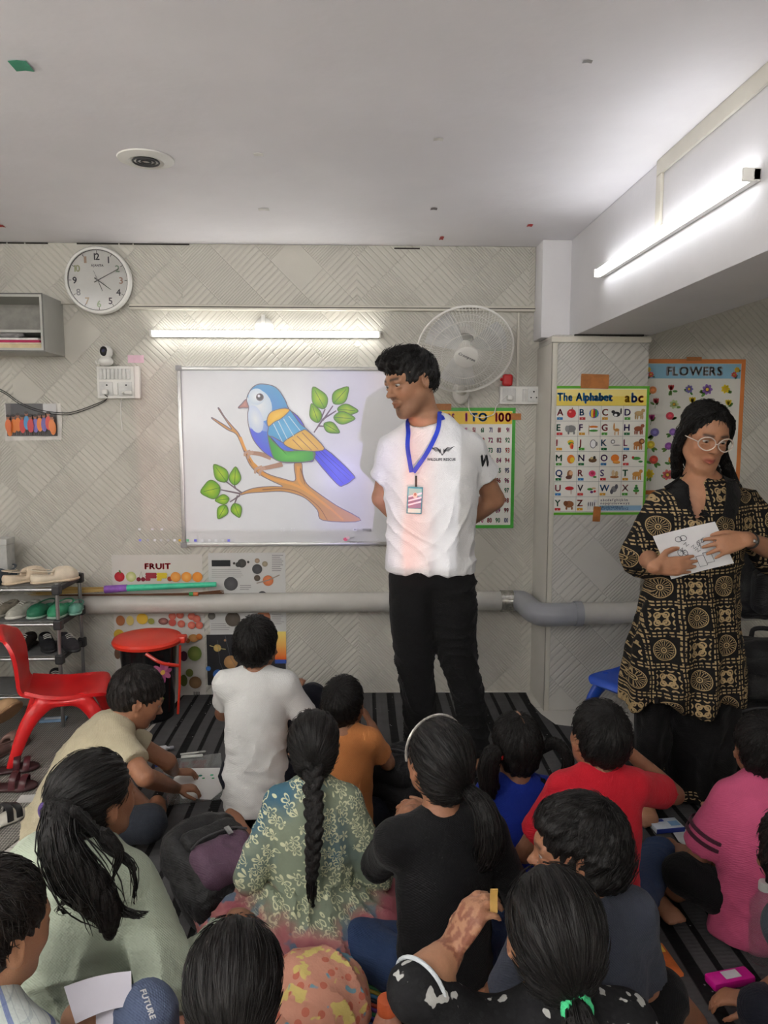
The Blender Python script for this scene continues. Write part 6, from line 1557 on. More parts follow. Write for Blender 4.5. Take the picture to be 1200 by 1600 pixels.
# boy in white T-shirt, kneeling
k = Kid('boy in plain white t-shirt kneeling with his back to the viewer', (-.366, 2.60, .655), -4, .985, 3, hyaw=-4, hpitch=4, pel=.17, skin=SKIN)
k.arm('R', (.22, .06, .30), PY(462, 1088, 2.86), Vector((.1, .5, .5)), Vector((0, .3, -1)), (.5, .6, .4)); k.arm('L', (-.16, .16, .34), (-.06, .3, .30))
k.leg((-.07, .02, .16), (-.1, .27, .06), (-.06, -.10, .045), (.02, -.20, .03), NAVY, 1.75, foot_up=(0, 0, -1)); k.leg((.07, .02, .17), (.17, .27, .36), (.13, .24, .06), (.14, .36, .03), NAVY, 1.95)
k.shirt(WHT, .6, .95, -.125, 12, amp=.011, flare=1.06); k.cap('boy', seed=8, nstr=420); k.done()
WHITE_BOY = k

# boy in tan-orange T-shirt
k = Kid('small boy in tan-orange t-shirt holding a hand to his face', (-.05, 2.44, .49), -6, .84, 5, hyaw=-12, hpitch=6, skin=SKIN)
k.arm('R', PY(606, 1192, 2.48), PY(580, 1132, 2.60), Vector((-.35, .25, .6)), Vector((-.8, .3, 0)), (.3, .4, .3)); k.arm('L', (-.17, .12, .22), (-.06, .26, .2))
k.cross(NAVY, 1.3); k.shirt(ORG, .62, 1.0, -.06, 21, amp=.006, collar=ORG); k.cap('boy', seed=11, vol=.7, nstr=420); k.done()

# girl in sage shirt, long loose ponytail
k = Kid('girl in sage green shirt with long loose ponytail tied with purple', tuple(PW(147, 1235, 1.62)), -20, 1.10, 12, hyaw=-14, hpitch=0, neck=.086, hs=.86, skin=SKIN)
k.arm('R', (.225, .03, .24), (.20, .26, .20), (0, 1, 0)); k.arm('L', (-.22, .0, .24), (-.12, .2, .16)); k.cross(cloth('maroon_cotton', C(96, 40, 50)), 1.9)
k.shirt(SAGE, 1.9, 1.14, -.07, 31, amp=.024, flare=1.12, collar=SAGE)
tp = k.H(-.02, -.105, .012); tie = (-.02, -.105, .012); k.cap('girl', seed=15, tie=tie, nstr=420)
B = [tp, PY(92, 1272, 1.37), PY(92, 1320, 1.32), PY(128, 1375, 1.32), PY(165, 1420, 1.33), PY(172, 1462, 1.33)]
k.hair(tress(B, [.02, .03, .036, .042, .032, .01], 41, 150, .0016, .45, .016), name='ponytail')
for i, pts in enumerate(([(118, 1268), (150, 1300), (168, 1325), (205, 1350), (211, 1385), (208, 1418)], [(100, 1300), (80, 1335), (92, 1368), (110, 1395), (90, 1420), (112, 1428)], [(150, 1395), (185, 1420), (205, 1428), (222, 1430), (232, 1424)], [(160, 1300), (185, 1330), (180, 1360), (172, 1390)])):
    k.hair(tress([PY(x, y, 1.34 - .01 * (i % 2)) for x, y in pts], list(np.linspace(.012, .003, len(pts))), 60 + i, 22, .0011, .5, .006), name='loose_lock')
mk('hair_tie', torus((0, 0, 0), .021, .008, 24, 8).xf(TR(tp) @ k.R @ RX(radians(100))), mat('purple_band', C(70, 50, 110), .7), k.t); k.done()

# girl with plait in leaf-patterned frock
BAT = batik()
k = Kid('girl with a single long plait in teal leaf-patterned frock', (-.128, 2.0, .535), 0, .875, 6, hyaw=3, hpitch=2, neck=.132, skin=SKIN)
k.arm('L', (-.20, -.02, .20), (-.17, .2, .10)); k.arm('R', (.20, -.01, .20), (.18, .2, .16))
k.shirt(BAT, 1.15, 1.18, -.06, 44, amp=.012, flare=1.18, collar=cloth('blue_band', C(70, 96, 126)), name='frock_top', gather=.012)
s = Sdf(.009); L_ = k.loc
s.ell(L_ + Vector((-.02, -.03, .06)), (.24, .22, .11)); s.ell(PZ(375, 1415, .06), (.13, .16, .085), RZ(.5).to_3x3(), k=.06); s.ell(PZ(520, 1475, .05), (.14, .10, .09), k=.06); s.ell(L_ + Vector((.16, -.02, .06)), (.12, .15, .085), k=.05); s.plane((0, 0, .009), (0, 0, -1))
g = s.geo(2); g.displace(lambda v: .016 * folds(v, (.9, .35, .1), 9, 7) + .008 * wob(v, 6, 4)); v = g.V(); v[:, 2] = np.maximum(v[:, 2], .0078); g.setV(v); mk('skirt', g, BAT, k.t)
k.cap('girl', seed=22, tie=(0, -.104, -.005), nstr=420); b0 = k.H(0, -.11, -.01)
k.hair(braid([b0, b0 + Vector((.0, -.03, -.06)), PY(491, 1290, 1.83), PY(489, 1335, 1.81), PY(487, 1378, 1.80)], [.026, .026, .024, .021, .015]), name='plait'); k.done()

# girl in black top with hair band
k = Kid('girl in black top with a silver hair band and low ponytail', (.19, 1.70, .62), 8, 1.035, 7, hyaw=14, hpitch=3, skin=SKIN, neck=.125, hs=.87, res=.005)
k.arm('L', PY(590, 1350, 1.78), PY(614, 1300, 1.84), Vector((.55, .2, .6)), Vector((.6, .3, -.6)), (.5, .7, .4)); k.arm('R', (.21, .02, .22), PY(676, 1276, 1.90), Vector((-.75, .1, .3)), Vector((-.3, .5, -.8)), (.5, .6, .4))
k.cross(DENIM, 1.9); k.shirt(BLACKC, 1.85, .92, -.06, 51, amp=.009)
k.cap('girl', seed=31, tie=(.03, -.10, -.03), nstr=420); t0 = k.H(.03, -.105, -.03)
k.hair(tress([t0, t0 + Vector((.03, -.045, -.02)), t0 + Vector((.045, -.06, -.08)), t0 + Vector((.04, -.055, -.13)), t0 + Vector((.03, -.04, -.17))], [.018, .028, .033, .028, .01], 71, 130, .0014, .3, .008), name='ponytail')
pts = [k.H(.088 * cos(a), .022, .036 + .094 * sin(a)) for a in np.linspace(-.25, pi + .25, 24)]
mk('hair_band', tube([tuple(p) for p in pts], .0032, 6), mat('silver_beads', C(180, 176, 170), .3, .3, 120, metal=.5), k.t); k.done()

# small girl in blue
k = Kid('small girl in royal blue top with two looped pigtails', (.46, 2.08, .495), 4, .815, 6, hyaw=6, hpitch=-2, skin=SKIN, neck=.12)
k.arm('L', (-.19, .03, .2), (-.12, .2, .12)); k.arm('R', (.19, .03, .2), (.12, .2, .12)); k.cross(NAVY, 1.8)
k.shirt(BLUE, .6, 1.04, -.06, 61, amp=.006, collar=PALE); k.cap('girl', seed=41, nstr=420, crown=(0, -.03, .09))
for x in (-1, 1):
    a = k.H(x * .07, -.05, .0)
    mk('hair_tie', torus((0, 0, 0), .013, .005, 18, 8).xf(TR(a) @ RY(radians(90))), mat('red_bobble', C(190, 40, 40), .5), k.t)
    w = Vector((x * .06, -.02, 0))
    k.hair(tress([a, a + w * .7 + Vector((0, 0, .03)), a + w * 1.3 + Vector((0, 0, -.01)), a + w * 1.2 + Vector((0, 0, -.07)), a + w * .6 + Vector((0, -.01, -.10)), a + w * .1 + Vector((0, -.01, -.085))] if x > 0 else [a, a + w * .5 + Vector((0, 0, .005)), a + w * .7 + Vector((0, 0, -.05)), a + w * .5 + Vector((0, 0, -.11)), a + w * .2 + Vector((0, 0, -.13))], [.014, .018, .018, .017, .016, .01] if x > 0 else [.014, .028, .032, .026, .012], 81 + x, 60, .0012, .2, .003), name='pigtail')
g = Geo().merge(tube([tuple(k.H(.004 + .012 * (y_ + .08), y_ * 1.0, z_ * 1.0)) for y_, z_ in ((.0, .131), (-.03, .1305), (-.07, .112), (-.097, .08), (-.109, .05), (-.113, .02))], .003, 5, n=3)); mk('hair_parting', g, mat('scalp', C(140, 104, 84), .7), k.t); k.done()

# boy in red polo
k = Kid('boy in red polo shirt leaning his cheek on his hand', (.645, 1.90, .61), 4, .905, 4, roll=2, hyaw=6, hpitch=2, hroll=4, pel=.16, skin=SKIN)
k.arm('R', PY(1054, 1242, 2.04), PY(984, 1176, 2.05), Vector((-.7, .05, .45)), Vector((-.6, .4, .3)), (.3, .5, .3)); k.arm('L', (-.18, .12, .24), (-.08, .26, .2))
kn = PZ(1030, 1338, .09); k.leg((.08, -.02, .13), kn, PZ(1014, 1388, .075), PZ(1056, 1440, .035), DENIM, 1.02, (.08, .06, .05), (.3, .6, -.7)); k.leg((-.07, .0, .13), (-.12, .24, .07), PZ(1036, 1378, .05), PZ(1062, 1402, .035), DENIM, .9, (.08, .062, .05), (0, .3, -1))
k.shirt(REDC, .68, 1.08, -.08, 71, amp=.007, collar=REDC, flare=1.02); k.cap('boy', seed=51, nstr=420, vol=1.1)
k.done()

# child in slate T-shirt, face in profile
k = Kid('child in slate grey t-shirt with bobbed hair, face turned in profile', (.44, 1.40, .57), 14, 1.0, 8, hyaw=62, hpitch=-8, hs=.88, res=.005, hroll=0, skin=SKIN)
k.arm('R', (.165, .06, .2), (.10, .22, .12)); k.arm('L', (-.17, .08, .22), (-.1, .24, .14)); k.leg((.07, .02, .1), PZ(1030, 1556, .2), PZ(1085, 1600, .03), None, BLACKC, .8); k.leg((-.07, .02, .085), (-.25, .2, .085), (.05, .28, .05), None, BLACKC, 1.6)
k.shirt(GREYC, .7, 1.0, -.07, 81, amp=.009); k.cap('bob', seed=61, nstr=600, vol=1.0)
for x in (-1, 1): mk('earring', torus(tuple(k.H(x * .08, -.004, -.036)), .004, .0012, 12, 6, RY(radians(90))), mat('gold', C(200, 160, 90), .3, metal=.8), k.t)
k.done()

# boy in pink T-shirt
k = Kid('boy in rose pink t-shirt with dark sleeve stripes at the picture edge', tuple(PW(1190, 1158, 2.08)), -4, .91, 9, hyaw=-6, hpitch=0, skin=SKIN)
k.arm('L', PY(1086, 1344, 1.96), PY(1058, 1326, 2.16), Vector((-.2, .8, -.1)), Vector((.2, 0, -1))); k.arm('R', (.22, .02, .2), (.14, .22, .12))
k.leg((-.07, .02, .09), PZ(1068, 1366, .15), (-.04, .36, .05), (-.12, .38, .035), BLACKC, 1.2); k.leg((.07, .02, .09), (.24, .2, .1), (-.02, .28, .05), None, BLACKC, 1.6)
k.shirt(PINK, .8, 1.24, -.07, 91, amp=.011, flare=1.08)
sh, el = k.sh['L'], k.el['L']; r_ = .0685 * .91
for f in (.52, .62):
    c = sh.lerp(el, f); M = frame(c, (el - sh).orthogonal(), None, (el - sh).normalized()); mk('sleeve_stripe', lathe([(r_ * .99, -.006), (r_ * 1.03, -.005), (r_ * 1.03, .005), (r_ * .99, .006)], 28, M, caps=False), cloth('maroon_stripe', C(70, 34, 48)), k.t)
k.cap('boy', seed=71, nstr=420); k.done()

# child at the right-hand picture edge
k = Kid('dark-haired child at the picture edge reaching for the pink case', tuple(PW(1252, 1272, 1.52)), 10, 1.02, 8, roll=-30, hyaw=-34, skin=SKIN)
k.arm('L', PZ(1248, 1530, .18), PZ(1178, 1562, .07), Vector((-.7, .35, -.15)), Vector((0, 0, -1)), (.35, .5, .3)); k.arm('R', (.2, .03, .2), (.12, .22, .12)); k.cross(NAVY, 1.8)
k.shirt(cloth('teal_grey_cotton', C(60, 66, 74)), .6, 1.0, -.05, 95); k.cap('boy', seed=75, nstr=200); k.done()

# boy in plaid, lower corner
k = Kid('boy in pale plaid shirt in the lower corner holding paper', tuple(PW(-14, 1418, 1.20)), -24, 1.06, 10, hyaw=-6, hpitch=-8, skin=SKIN_L * .85, res=.005)
k.arm('R', (.22, .06, .24), PZ(118, 1588, .385), Vector((.7, .6, .15)), Vector((-.4, .3, -1)), (.5, .6, .4)); k.arm('L', (-.2, .05, .22), (-.06, .28, .16))
k.leg((.07, .02, .085), PZ(226, 1590, .36), Vector((-.34, 1.24, .06)), None, cloth('faded_denim', C(84, 96, 122)), 1.7, (.066, .052, .045)); k.leg((-.06, .02, .085), (-.14, .13, .085), (.03, .16, .05), None, cloth('faded_denim', C(84, 96, 122)), 1.7, (.06, .05, .04))
k.shirt(plaid(), .9, 1.1, -.06, 101, amp=.011, collar=cloth('plaid_collar', C(176, 184, 184))); k.cap('boy', seed=81, nstr=500, m=M_HAIR2); k.done()
for o in k.t.children:
    if o.name.startswith('trousers'):
        vv = [v.co.copy() for v in o.data.vertices]; bt = BVHTree.FromPolygons(vv, [list(p.vertices) for p in o.data.polygons]); P, F = lettering('FUTURE', 1.0, .04); out = []
        for x_, y_ in P:
            px, py = 219 + x_ * 13 * .34 + y_ * 13 * .94, 1548 + x_ * 13 * .94 - y_ * 13 * .34; d = ray(px, py).normalized(); h = bt.ray_cast(Vector((0, 0, CAM_H)), d); out.append(h[0] - d * .002 if h[0] is not None else None)
        ok = [f for f in F if all(out[i] is not None for i in f) and max((out[f[0]] - out[f[1]]).length, (out[f[0]] - out[f[2]]).length) < .03]
        if ok: mk('jeans_lettering', Geo().add([tuple(p) if p is not None else (0, 0, 0) for p in out], None, ok), mat('white_print', C(200, 200, 200), .6), k.t, smooth=False)

# girl in the lower middle
k = Kid('girl in peach floral dress with smooth black hair tied low, in the foreground', tuple(PW(366, 1525, 1.17)), 4, .935, 8, hyaw=2, hpitch=2, skin=SKIN_L * .85)
FL = floral('peach_floral_cotton', C(206, 150, 128), C(196, 112, 92), C(214, 196, 120), C(120, 160, 176))
k.arm('L', (-.2, .03, .2), (-.1, .22, .14)); k.arm('R', (.2, .05, .2), (.12, .26, .14)); k.cross(FL, 1.9); k.shirt(FL, .7, 1.1, -.06, 111, amp=.01)
s = Sdf(.008); s.ell(PZ(488, 1572, .14), (.13, .12, .11)); s.ell(PZ(280, 1608, .2), (.07, .08, .08)); s.ell(k.loc + Vector((0, .1, .08)), (.2, .2, .1), k=.05); s.plane((0, 0, .009), (0, 0, -1)); g = s.geo(2).displace(lambda v: .012 * folds(v, (.8, .5, .2), 8, 3)); v = g.V(); v[:, 2] = np.maximum(v[:, 2], .0078); g.setV(v); mk('skirt', g, FL, k.t)
k.cap('girl', seed=91, tie=(0, -.10, -.045), nstr=700, vol=1.15); t0 = k.H(0, -.105, -.05)
k.hair(tress([t0, t0 + Vector((-.02, -.04, -.01)), t0 + Vector((-.02, -.05, -.06)), t0 + Vector((0, -.045, -.12)), t0 + Vector((0, -.03, -.18))], [.02, .032, .034, .028, .01], 93, 120, .0012, .3, .006), name='ponytail'); k.done()

# girl with green scrunchie, raised hennaed hand
k = Kid('girl with green scrunchie raising a hennaed hand, in the foreground', tuple(PW(862, 1440, 1.21)), 4, 1.04, 8, hyaw=3, hpitch=4, skin=SKIN_L * .8, hs=.87, res=.0046)
k.arm('L', PY(650, 1548, 1.05), PY(703, 1486, 1.12), Vector((.42, .1, .68)), Vector((.8, .3, -.35)), (.45, .85, .6), (.35, .9, .5), sc=1.0); k.arm('R', (.21, .03, .2), (.12, .22, .12)); k.cross(BLACKC, 1.9)
BW = floral('black_white_floral', C(22, 22, 24), C(28, 28, 30), C(26, 26, 28), C(170, 170, 166), 40)
k.shirt(BW, 1.12, .95, -.06, 121, amp=.007); k.shirt_ob['label'] = 'black blouse with small white flowers'
g = Sdf(.006); p = k.sp; g.chain([p[2] + k.axis * .03, p[3] + k.axis * .006], [.124, .086], .01, 2, flat=(tuple(k.fw), .78), cut=(1, 0)); mk('leopard_yoke', g.geo(1), leopard(), k.t)
el, wr = k.el['L'], k.wr['L']; c = el.lerp(wr, .125); M = frame(c, (wr - el).orthogonal(), None, (wr - el).normalized()); mk('sleeve_trim', torus((0, 0, 0), .046, .0035, 30, 8).xf(M), PALE, k.t)
k.henna = (k.wr['L'], k.el['L']); k.cap('girl', seed=95, tie=(.005, -.095, -.045), nstr=700, vol=1.2, m=M_HAIR); t0 = k.H(.005, -.104, -.045)
mk('scrunchie', torus((0, 0, 0), .017, .009, 30, 10).displace(lambda v: .002 * np.sin(np.arctan2(v[:, 1], v[:, 0]) * 14)).xf(TR(t0 + Vector((0, -.01, -.006))) @ RX(radians(60))), cloth('mint_scrunchie', C(70, 190, 130)), k.t)
k.hair(tress([t0, t0 + Vector((0, -.035, -.02)), t0 + Vector((.004, -.05, -.08)), t0 + Vector((.004, -.05, -.15)), t0 + Vector((0, -.04, -.2))], [.015, .028, .032, .026, .01], 97, 110, .0012, .3, .006), name='ponytail'); k.done()
# ------------------------------------------------------------------ the standing man
def stick(g_bvh, pts, d, off=.0015):
    """lay points on a garment: cast along d, lift off by a hair"""
    out = []; d = Vector(d).normalized()
    for p in pts:
        p = Vector(p); h = g_bvh.ray_cast(p - d * .6, d)
        if h[0] is None or (out and (h[0] - out[-1]).length > .09): h = g_bvh.find_nearest(Vector((p.x, 2.88, p.z)))
        out.append(h[0] - d * off)
    return out
def tint(g, col, amp=.1): return g.paint(lambda v: np.tile(A(col), (len(v), 1)) * (1 + amp * wob(v, 8, 2))[:, None])
def man():
    Y = 2.95; q = lambda px, py, dy=0: PY(px, py, Y + dy)
    t = thing('person', 'standing man in white t-shirt with blue lanyard in front of the whiteboard', 'person', (q(690, 1180).x, Y, 0))
    f = Vector((-.12, -1, 0)).normalized(); r = Vector((1, -.12, 0)).normalized()
    Hm = TR(q(641, 597, .0)) @ RZ(radians(122)) @ RX(radians(-16)) @ RY(radians(3)); hs = 1.07; nb = q(668, 668, .03)
    a = Sdf(.0044); head_sdf(a, Hm, hs, nb, True, .056); sk = SKIN_L * .86
    shR, shL = q(616, 703, .02), q(732, 701, .02); elR, elL = q(597, 778, .07), q(772, 780, .09); wrR, wrL = q(655, 838, .17), q(690, 838, .18)
    arm_sdf(a, shR, elR, wrR, 1.12); hand_sdf(a, wrR, (.8, .1, -.3), (0, 1, 0), 1.0, 1, (.5, .6, .4)); arm_sdf(a, shL, elL, wrL, 1.15); hand_sdf(a, wrL, (-.8, .1, -.3), (0, 1, 0), 1.0, -1, (.5, .6, .4))
    a.chain([q(672, 900), q(672, 780), q(671, 706, .01)], [.12, .13, .10], .03, 2, flat=(tuple(f), .6)); a.chain([shR, shL], [.05, .05], .03)
    fR, fL = Vector((q(655, 1185).x, Y, .0)), Vector((q(742, 1190).x, Y - .03, .0))
    for p, dx in ((fR, -.05), (fL, .05)):
        an = p + Vector((0, .02, .075)); foot_sdf(a, an - Vector((0, 0, .03)), p + Vector((dx, -.17, .03)), (0, 0, 1), 1.0); a.chain([q(643 if dx < 0 else 707, 905), q(648 if dx < 0 else 716, 1030), an], [.07, .05, .038], .02)
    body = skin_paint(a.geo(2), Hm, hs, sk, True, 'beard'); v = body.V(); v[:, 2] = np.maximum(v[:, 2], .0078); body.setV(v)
    mk('body', body, M_SKIN, t); eyes(t, Hm, hs, (.0, 1, -.45))
    # T-shirt
    s = Sdf(.0065); fl = (tuple(f), .60)
    s.chain([q(672, 892), q(673, 850), q(672, 780, -.01), q(672, 730), q(671, 696, .01)], [.184, .178, .184, .186, .135], .01, 4, flat=fl, cut=(1, 0))
    s.chain([shR, q(668, 684, .015), shL], [.060, .066, .060], .04, 3)
    eR, eL = shR.lerp(elR, .60), shL.lerp(elL, .56)
    s.chain([shR, eR], [.062, .068], .03, cut=(0, 1)); s.chain([shL, shL.lerp(eL, .6), eL], [.062, .072, .080], .03, cut=(0, 1))
    s.ell(q(662, 650, -.02), (.072, .085, .052), k=.012, op='s')
    g = s.geo(1)
    def dis(v):
        z = v[:, 2]; x = v[:, 0] - q(672, 800).x; low = np.clip((1.45 - z) / .5, .15, 1)
        d = .012 * folds(v, (.55, 0, 1), 5.2, 4) * low + .010 * folds(v, (-.6, 0, 1), 4.4, 8) * low + .007 * wob(v, 4, 2)
        return d + .006 * np.sin(np.arctan2(x, .1) * 9 + 3) * np.clip((1.05 - z) * 4, 0, 1)
    g.displace(dis); mk('t_shirt', g, cloth('white_jersey', C(222, 222, 222), var=.02), t); bv = g.bvh()
    nk = []
    for i in range(25):
        a_ = i / 24 * 2 * pi; nk.append(q(664, 661, .02) + r * cos(a_) * .078 + f * (sin(a_) * .074 + .012) + Vector((0, 0, -.006 - .030 * sin(a_))))
    mk('neckband', tube([tuple(p) for p in nk], .008, 8), cloth('white_jersey', (1, 1, 1)), t)
    # print on the chest and sleeve
    def printed(name, shapes, m):
        G = Geo()
        for P, F in shapes:
            W = stick(bv, [(p[0], 0, p[1]) if len(p) == 2 else p for p in P], (0, 1, 0), .0022) if True else P
            G.add([tuple(w) for w in W], None, F)
        return mk(name, G, m, t, smooth=False)
    ink = mat('black_print', C(40, 40, 46), .6); S_ = Y / 1156; c0 = q(686, 702)
    sh = []
    def strokep(pts, w):
        P = catmull(A(pts), 5); T = np.gradient(P, axis=0); N = np.c_[-T[:, 1], T[:, 0]]; N /= np.maximum(np.linalg.norm(N, axis=1, keepdims=True), 1e-9); n = len(P)
        sh.append((np.vstack([P - N * w / 2, P + N * w / 2]), [(i, i + 1, n + i + 1) for i in range(n - 1)] + [(i, n + i + 1, n + i) for i in range(n - 1)]))
    K = lambda x, y: (c0.x + x * S_, c0.z + y * S_)
    for sx in (-1, 1):
        for j in range(5): strokep([K(sx * 3, -1 - j), K(sx * (8 - j * .6), 3.5 - j * 1.3), K(sx * (13 - j), 3 - j * 1.2), K(sx * (19 - j * 2.2), 5.5 - j * 1.9)], .0018)
        strokep([K(sx * 3, 2), K(sx * 2, -4), K(0, -8)], .003)
    P, F = lettering('WILDLIFE RESCUE', .0135, .03, 'c'); sh.append((P + A(K(-1, -16)), F)); printed('chest_print', sh, ink)
    sl = mat('sleeve_print_ink', C(30, 30, 34), .6); P, F = lettering('W', .062, .06, 'c', .8); cW = q(757, 728); sh = [(np.c_[P[:, 0] * .96 + P[:, 1] * .14, P[:, 1]] + A((cW.x, cW.z)), F)]; printed('sleeve_print', sh, sl)
    # trousers
    s = Sdf(.007); hipR, hipL = q(643, 905), q(707, 905)
    s.ell(q(673, 900), (.158, .092, .11)); s.chain([hipR, q(645, 960), q(648, 1030), q(655, 1090), Vector((fR.x, fR.y + .02, .06))], [.09, .096, .078, .064, .062], .03, 3, cut=(0, 1)); s.chain([hipL, q(708, 960), q(716, 1030), q(733, 1090), Vector((fL.x, fL.y + .02, .06))], [.09, .096, .076, .062, .06], .03, 3, cut=(0, 1))
    g = s.geo(1); g.displace(lambda v: .010 * folds(v, (.5, 0, 1), 5, 3) + .008 * folds(v, (-.4, .2, 1), 7, 6)); mk('trousers', g, cloth('black_twill', C(17, 17, 18)), t)
    # hair
    h = hair_cap(Hm, hs, 'quiff', 7, .0042, .8, crown=(0, -.07, .06), nstr=500)
    T = lambda *p: Hm @ (Vector(p) * hs); rn = random.Random(4)
    for i in range(60):
        x = rn.uniform(-.055, .055); y = rn.uniform(-.01, .07); z0 = .118 - (x / .06) ** 2 * .02 - max(0, y - .03) * .4
        h.merge(tress([T(x, y - .03, z0 - .006), T(x + rn.uniform(-.01, .01), y, z0 + .012), T(x + rn.uniform(-.018, .018), y + .028, z0 + .008), T(x + rn.uniform(-.022, .022), y + .04, z0 - .012)], [.005, .0075, .006, .002], i, 5, .001, .2, .003, True, .0035))
    mk('hair', h, M_HAIR, t, sharp=None)
    # lanyard and card
    lan = mat('blue_ribbon', C(36, 62, 190), .5); card0 = q(646, 752)
    def ribbon(pts, w, name):
        P = A([tuple(p) for p in catmull(A([tuple(p) for p in pts]), 5)]); W = [Vector(p) for p in P]; lay = []
        for p in W:
            hh = bv.ray_cast(Vector((p.x, p.y - .5, p.z)), Vector((0, 1, 0))); yy = hh[0].y - .004 if hh[0] is not None else p.y
            lay.append((p.x, min(yy, p.y), p.z))
        return mk(name, tube(lay, w, 6, True, None, .12, (0, 1, 0)), lan, t)
    ribbon([nb + r * -.062 + f * -.03 + Vector((0, 0, .045)), nb + r * -.078 + f * .03 + Vector((0, 0, .022)), q(638, 676, -.09), q(637, 700, -.12), q(643, 738, -.13)], .0085, 'lanyard')
    ribbon([nb + r * .05 + f * -.03 + Vector((0, 0, .03)), q(687, 645, -.02), q(684, 672, -.1), q(668, 706, -.13), q(646, 738, -.13)], .0085, 'lanyard')
    cy = min([h[0].y for h in (bv.ray_cast(Vector((card0.x + dx, 1.5, card0.z - dz)), Vector((0, 1, 0))) for dx in (-.03, 0, .03) for dz in (0, .05, .1)) if h[0] is not None] + [Y]) - .008
    mk('clip', box(card0.x - .004, card0.x + .004, cy - .004, cy + .002, card0.z - .012, card0.z + .03, .001), M_BLACKP, t)
    c = thing('id_card', 'blue id card hanging from the lanyard on the man', 'card', (card0.x, cy, card0.z - .05)); x0, z1 = card0.x - .031, q(646, 757).z; z0 = q(646, 797).z
    Rm = TR(card0.x, cy, z1) @ RY(radians(3)) @ RX(radians(0)) @ TR(-card0.x, -cy, -z1); x1 = x0 + .058
    mk('card_body', box(x0, x1, cy - .003, cy, z0, z1, .002).xf(Rm), mat('card_teal', C(70, 150, 170), .25), c)
    cv = Canvas(.0003); cv.rect(x0 + .004, z0 + .022, x1 - .004, z1 - .006, C(34, 52, 110)); cv.rect(x0 + .004, z1 - .035, x1 - .004, z1 - .006, C(90, 180, 180)); cv.rect(x0 + .004, z0 + .004, x1 - .004, z0 + .02, C(150, 206, 200))
    for i in range(3): cv.poly([(x0 + .004, z0 + .03 + i * .016), (x1 - .004, z0 + .045 + i * .016), (x1 - .004, z0 + .052 + i * .016), (x0 + .004, z0 + .036 + i * .016)], C(200, 206, 226))
    cv.ell((x0 + x1) / 2, z1 - .032, .009, .011, C(200, 190, 180)); cv.ell((x0 + x1) / 2, z1 - .028, .005, .006, C(120, 80, 60))
    v = cv.g.V(); v[:, 1] += cy - .0034; cv.g.setV(v); mk('card_print', cv.g.xf(Rm), M_GLOSSP, c, smooth=False)
man()

# ------------------------------------------------------------------ the woman
def kurta_mat():
    M = Mat('black_gold_block_print', .85, .2); co = M.pos(); x, y, z = M.xyz(co); w = M.noise(co, 2.2, 2); n = M.noise(co, 90, 2)
    u = x + (w - .5) * .05 + z * .06; v = z + (w - .5) * .03 - x * .05; P = .106
    cu, cvv = (u / P), (v / P); fu, fv = cu.fract() - .5, cvv.fract() - .5; par = (cu.floor() + cvv.floor()).mod(2.0)
    r = (fu * fu + fv * fv).sqrt(); a = fv.atan2(fu)
    rings = (r - .33).abs().lt(.014) + (r - .285).abs().lt(.012) * ((a * 28.0).sin().gt(-.2)) + (r - .19).abs().lt(.075) * ((a * 9.0).sin().abs().lt(.42)) + (r - .08).abs().lt(.018) + r.lt(.028)
    mand = rings.min(1.0) * r.lt(.36)
    qu, qv = (fu * 4.0).fract() - .5, (fv * 4.0).fract() - .5; q = (qu * qu + qv * qv).sqrt()
    lat = ((q - .33).abs().lt(.09) + q.lt(.13) + (r - .16).abs().lt(.03)).min(1.0) * fu.abs().lt(.34) * fv.abs().lt(.34)
    edge = fu.abs().max(fv.abs()); e2 = ((u / P * 6.0).fract() - .5).abs().lt(.34) * ((v / P * 6.0).fract() - .5).abs().lt(.34)
    bord = edge.gt(.425) * (e2 * n.gt(.38))
    k = (mand * par + lat * (1.0 - par)) * edge.lt(.4) + bord
    M.color(M.mix(k.min(1.0) * (n * .8 + .4).min(1.0), C(18, 16, 16), C(172, 148, 108))); M.bump(M.noise(co, 40, 3), .003); return M.m
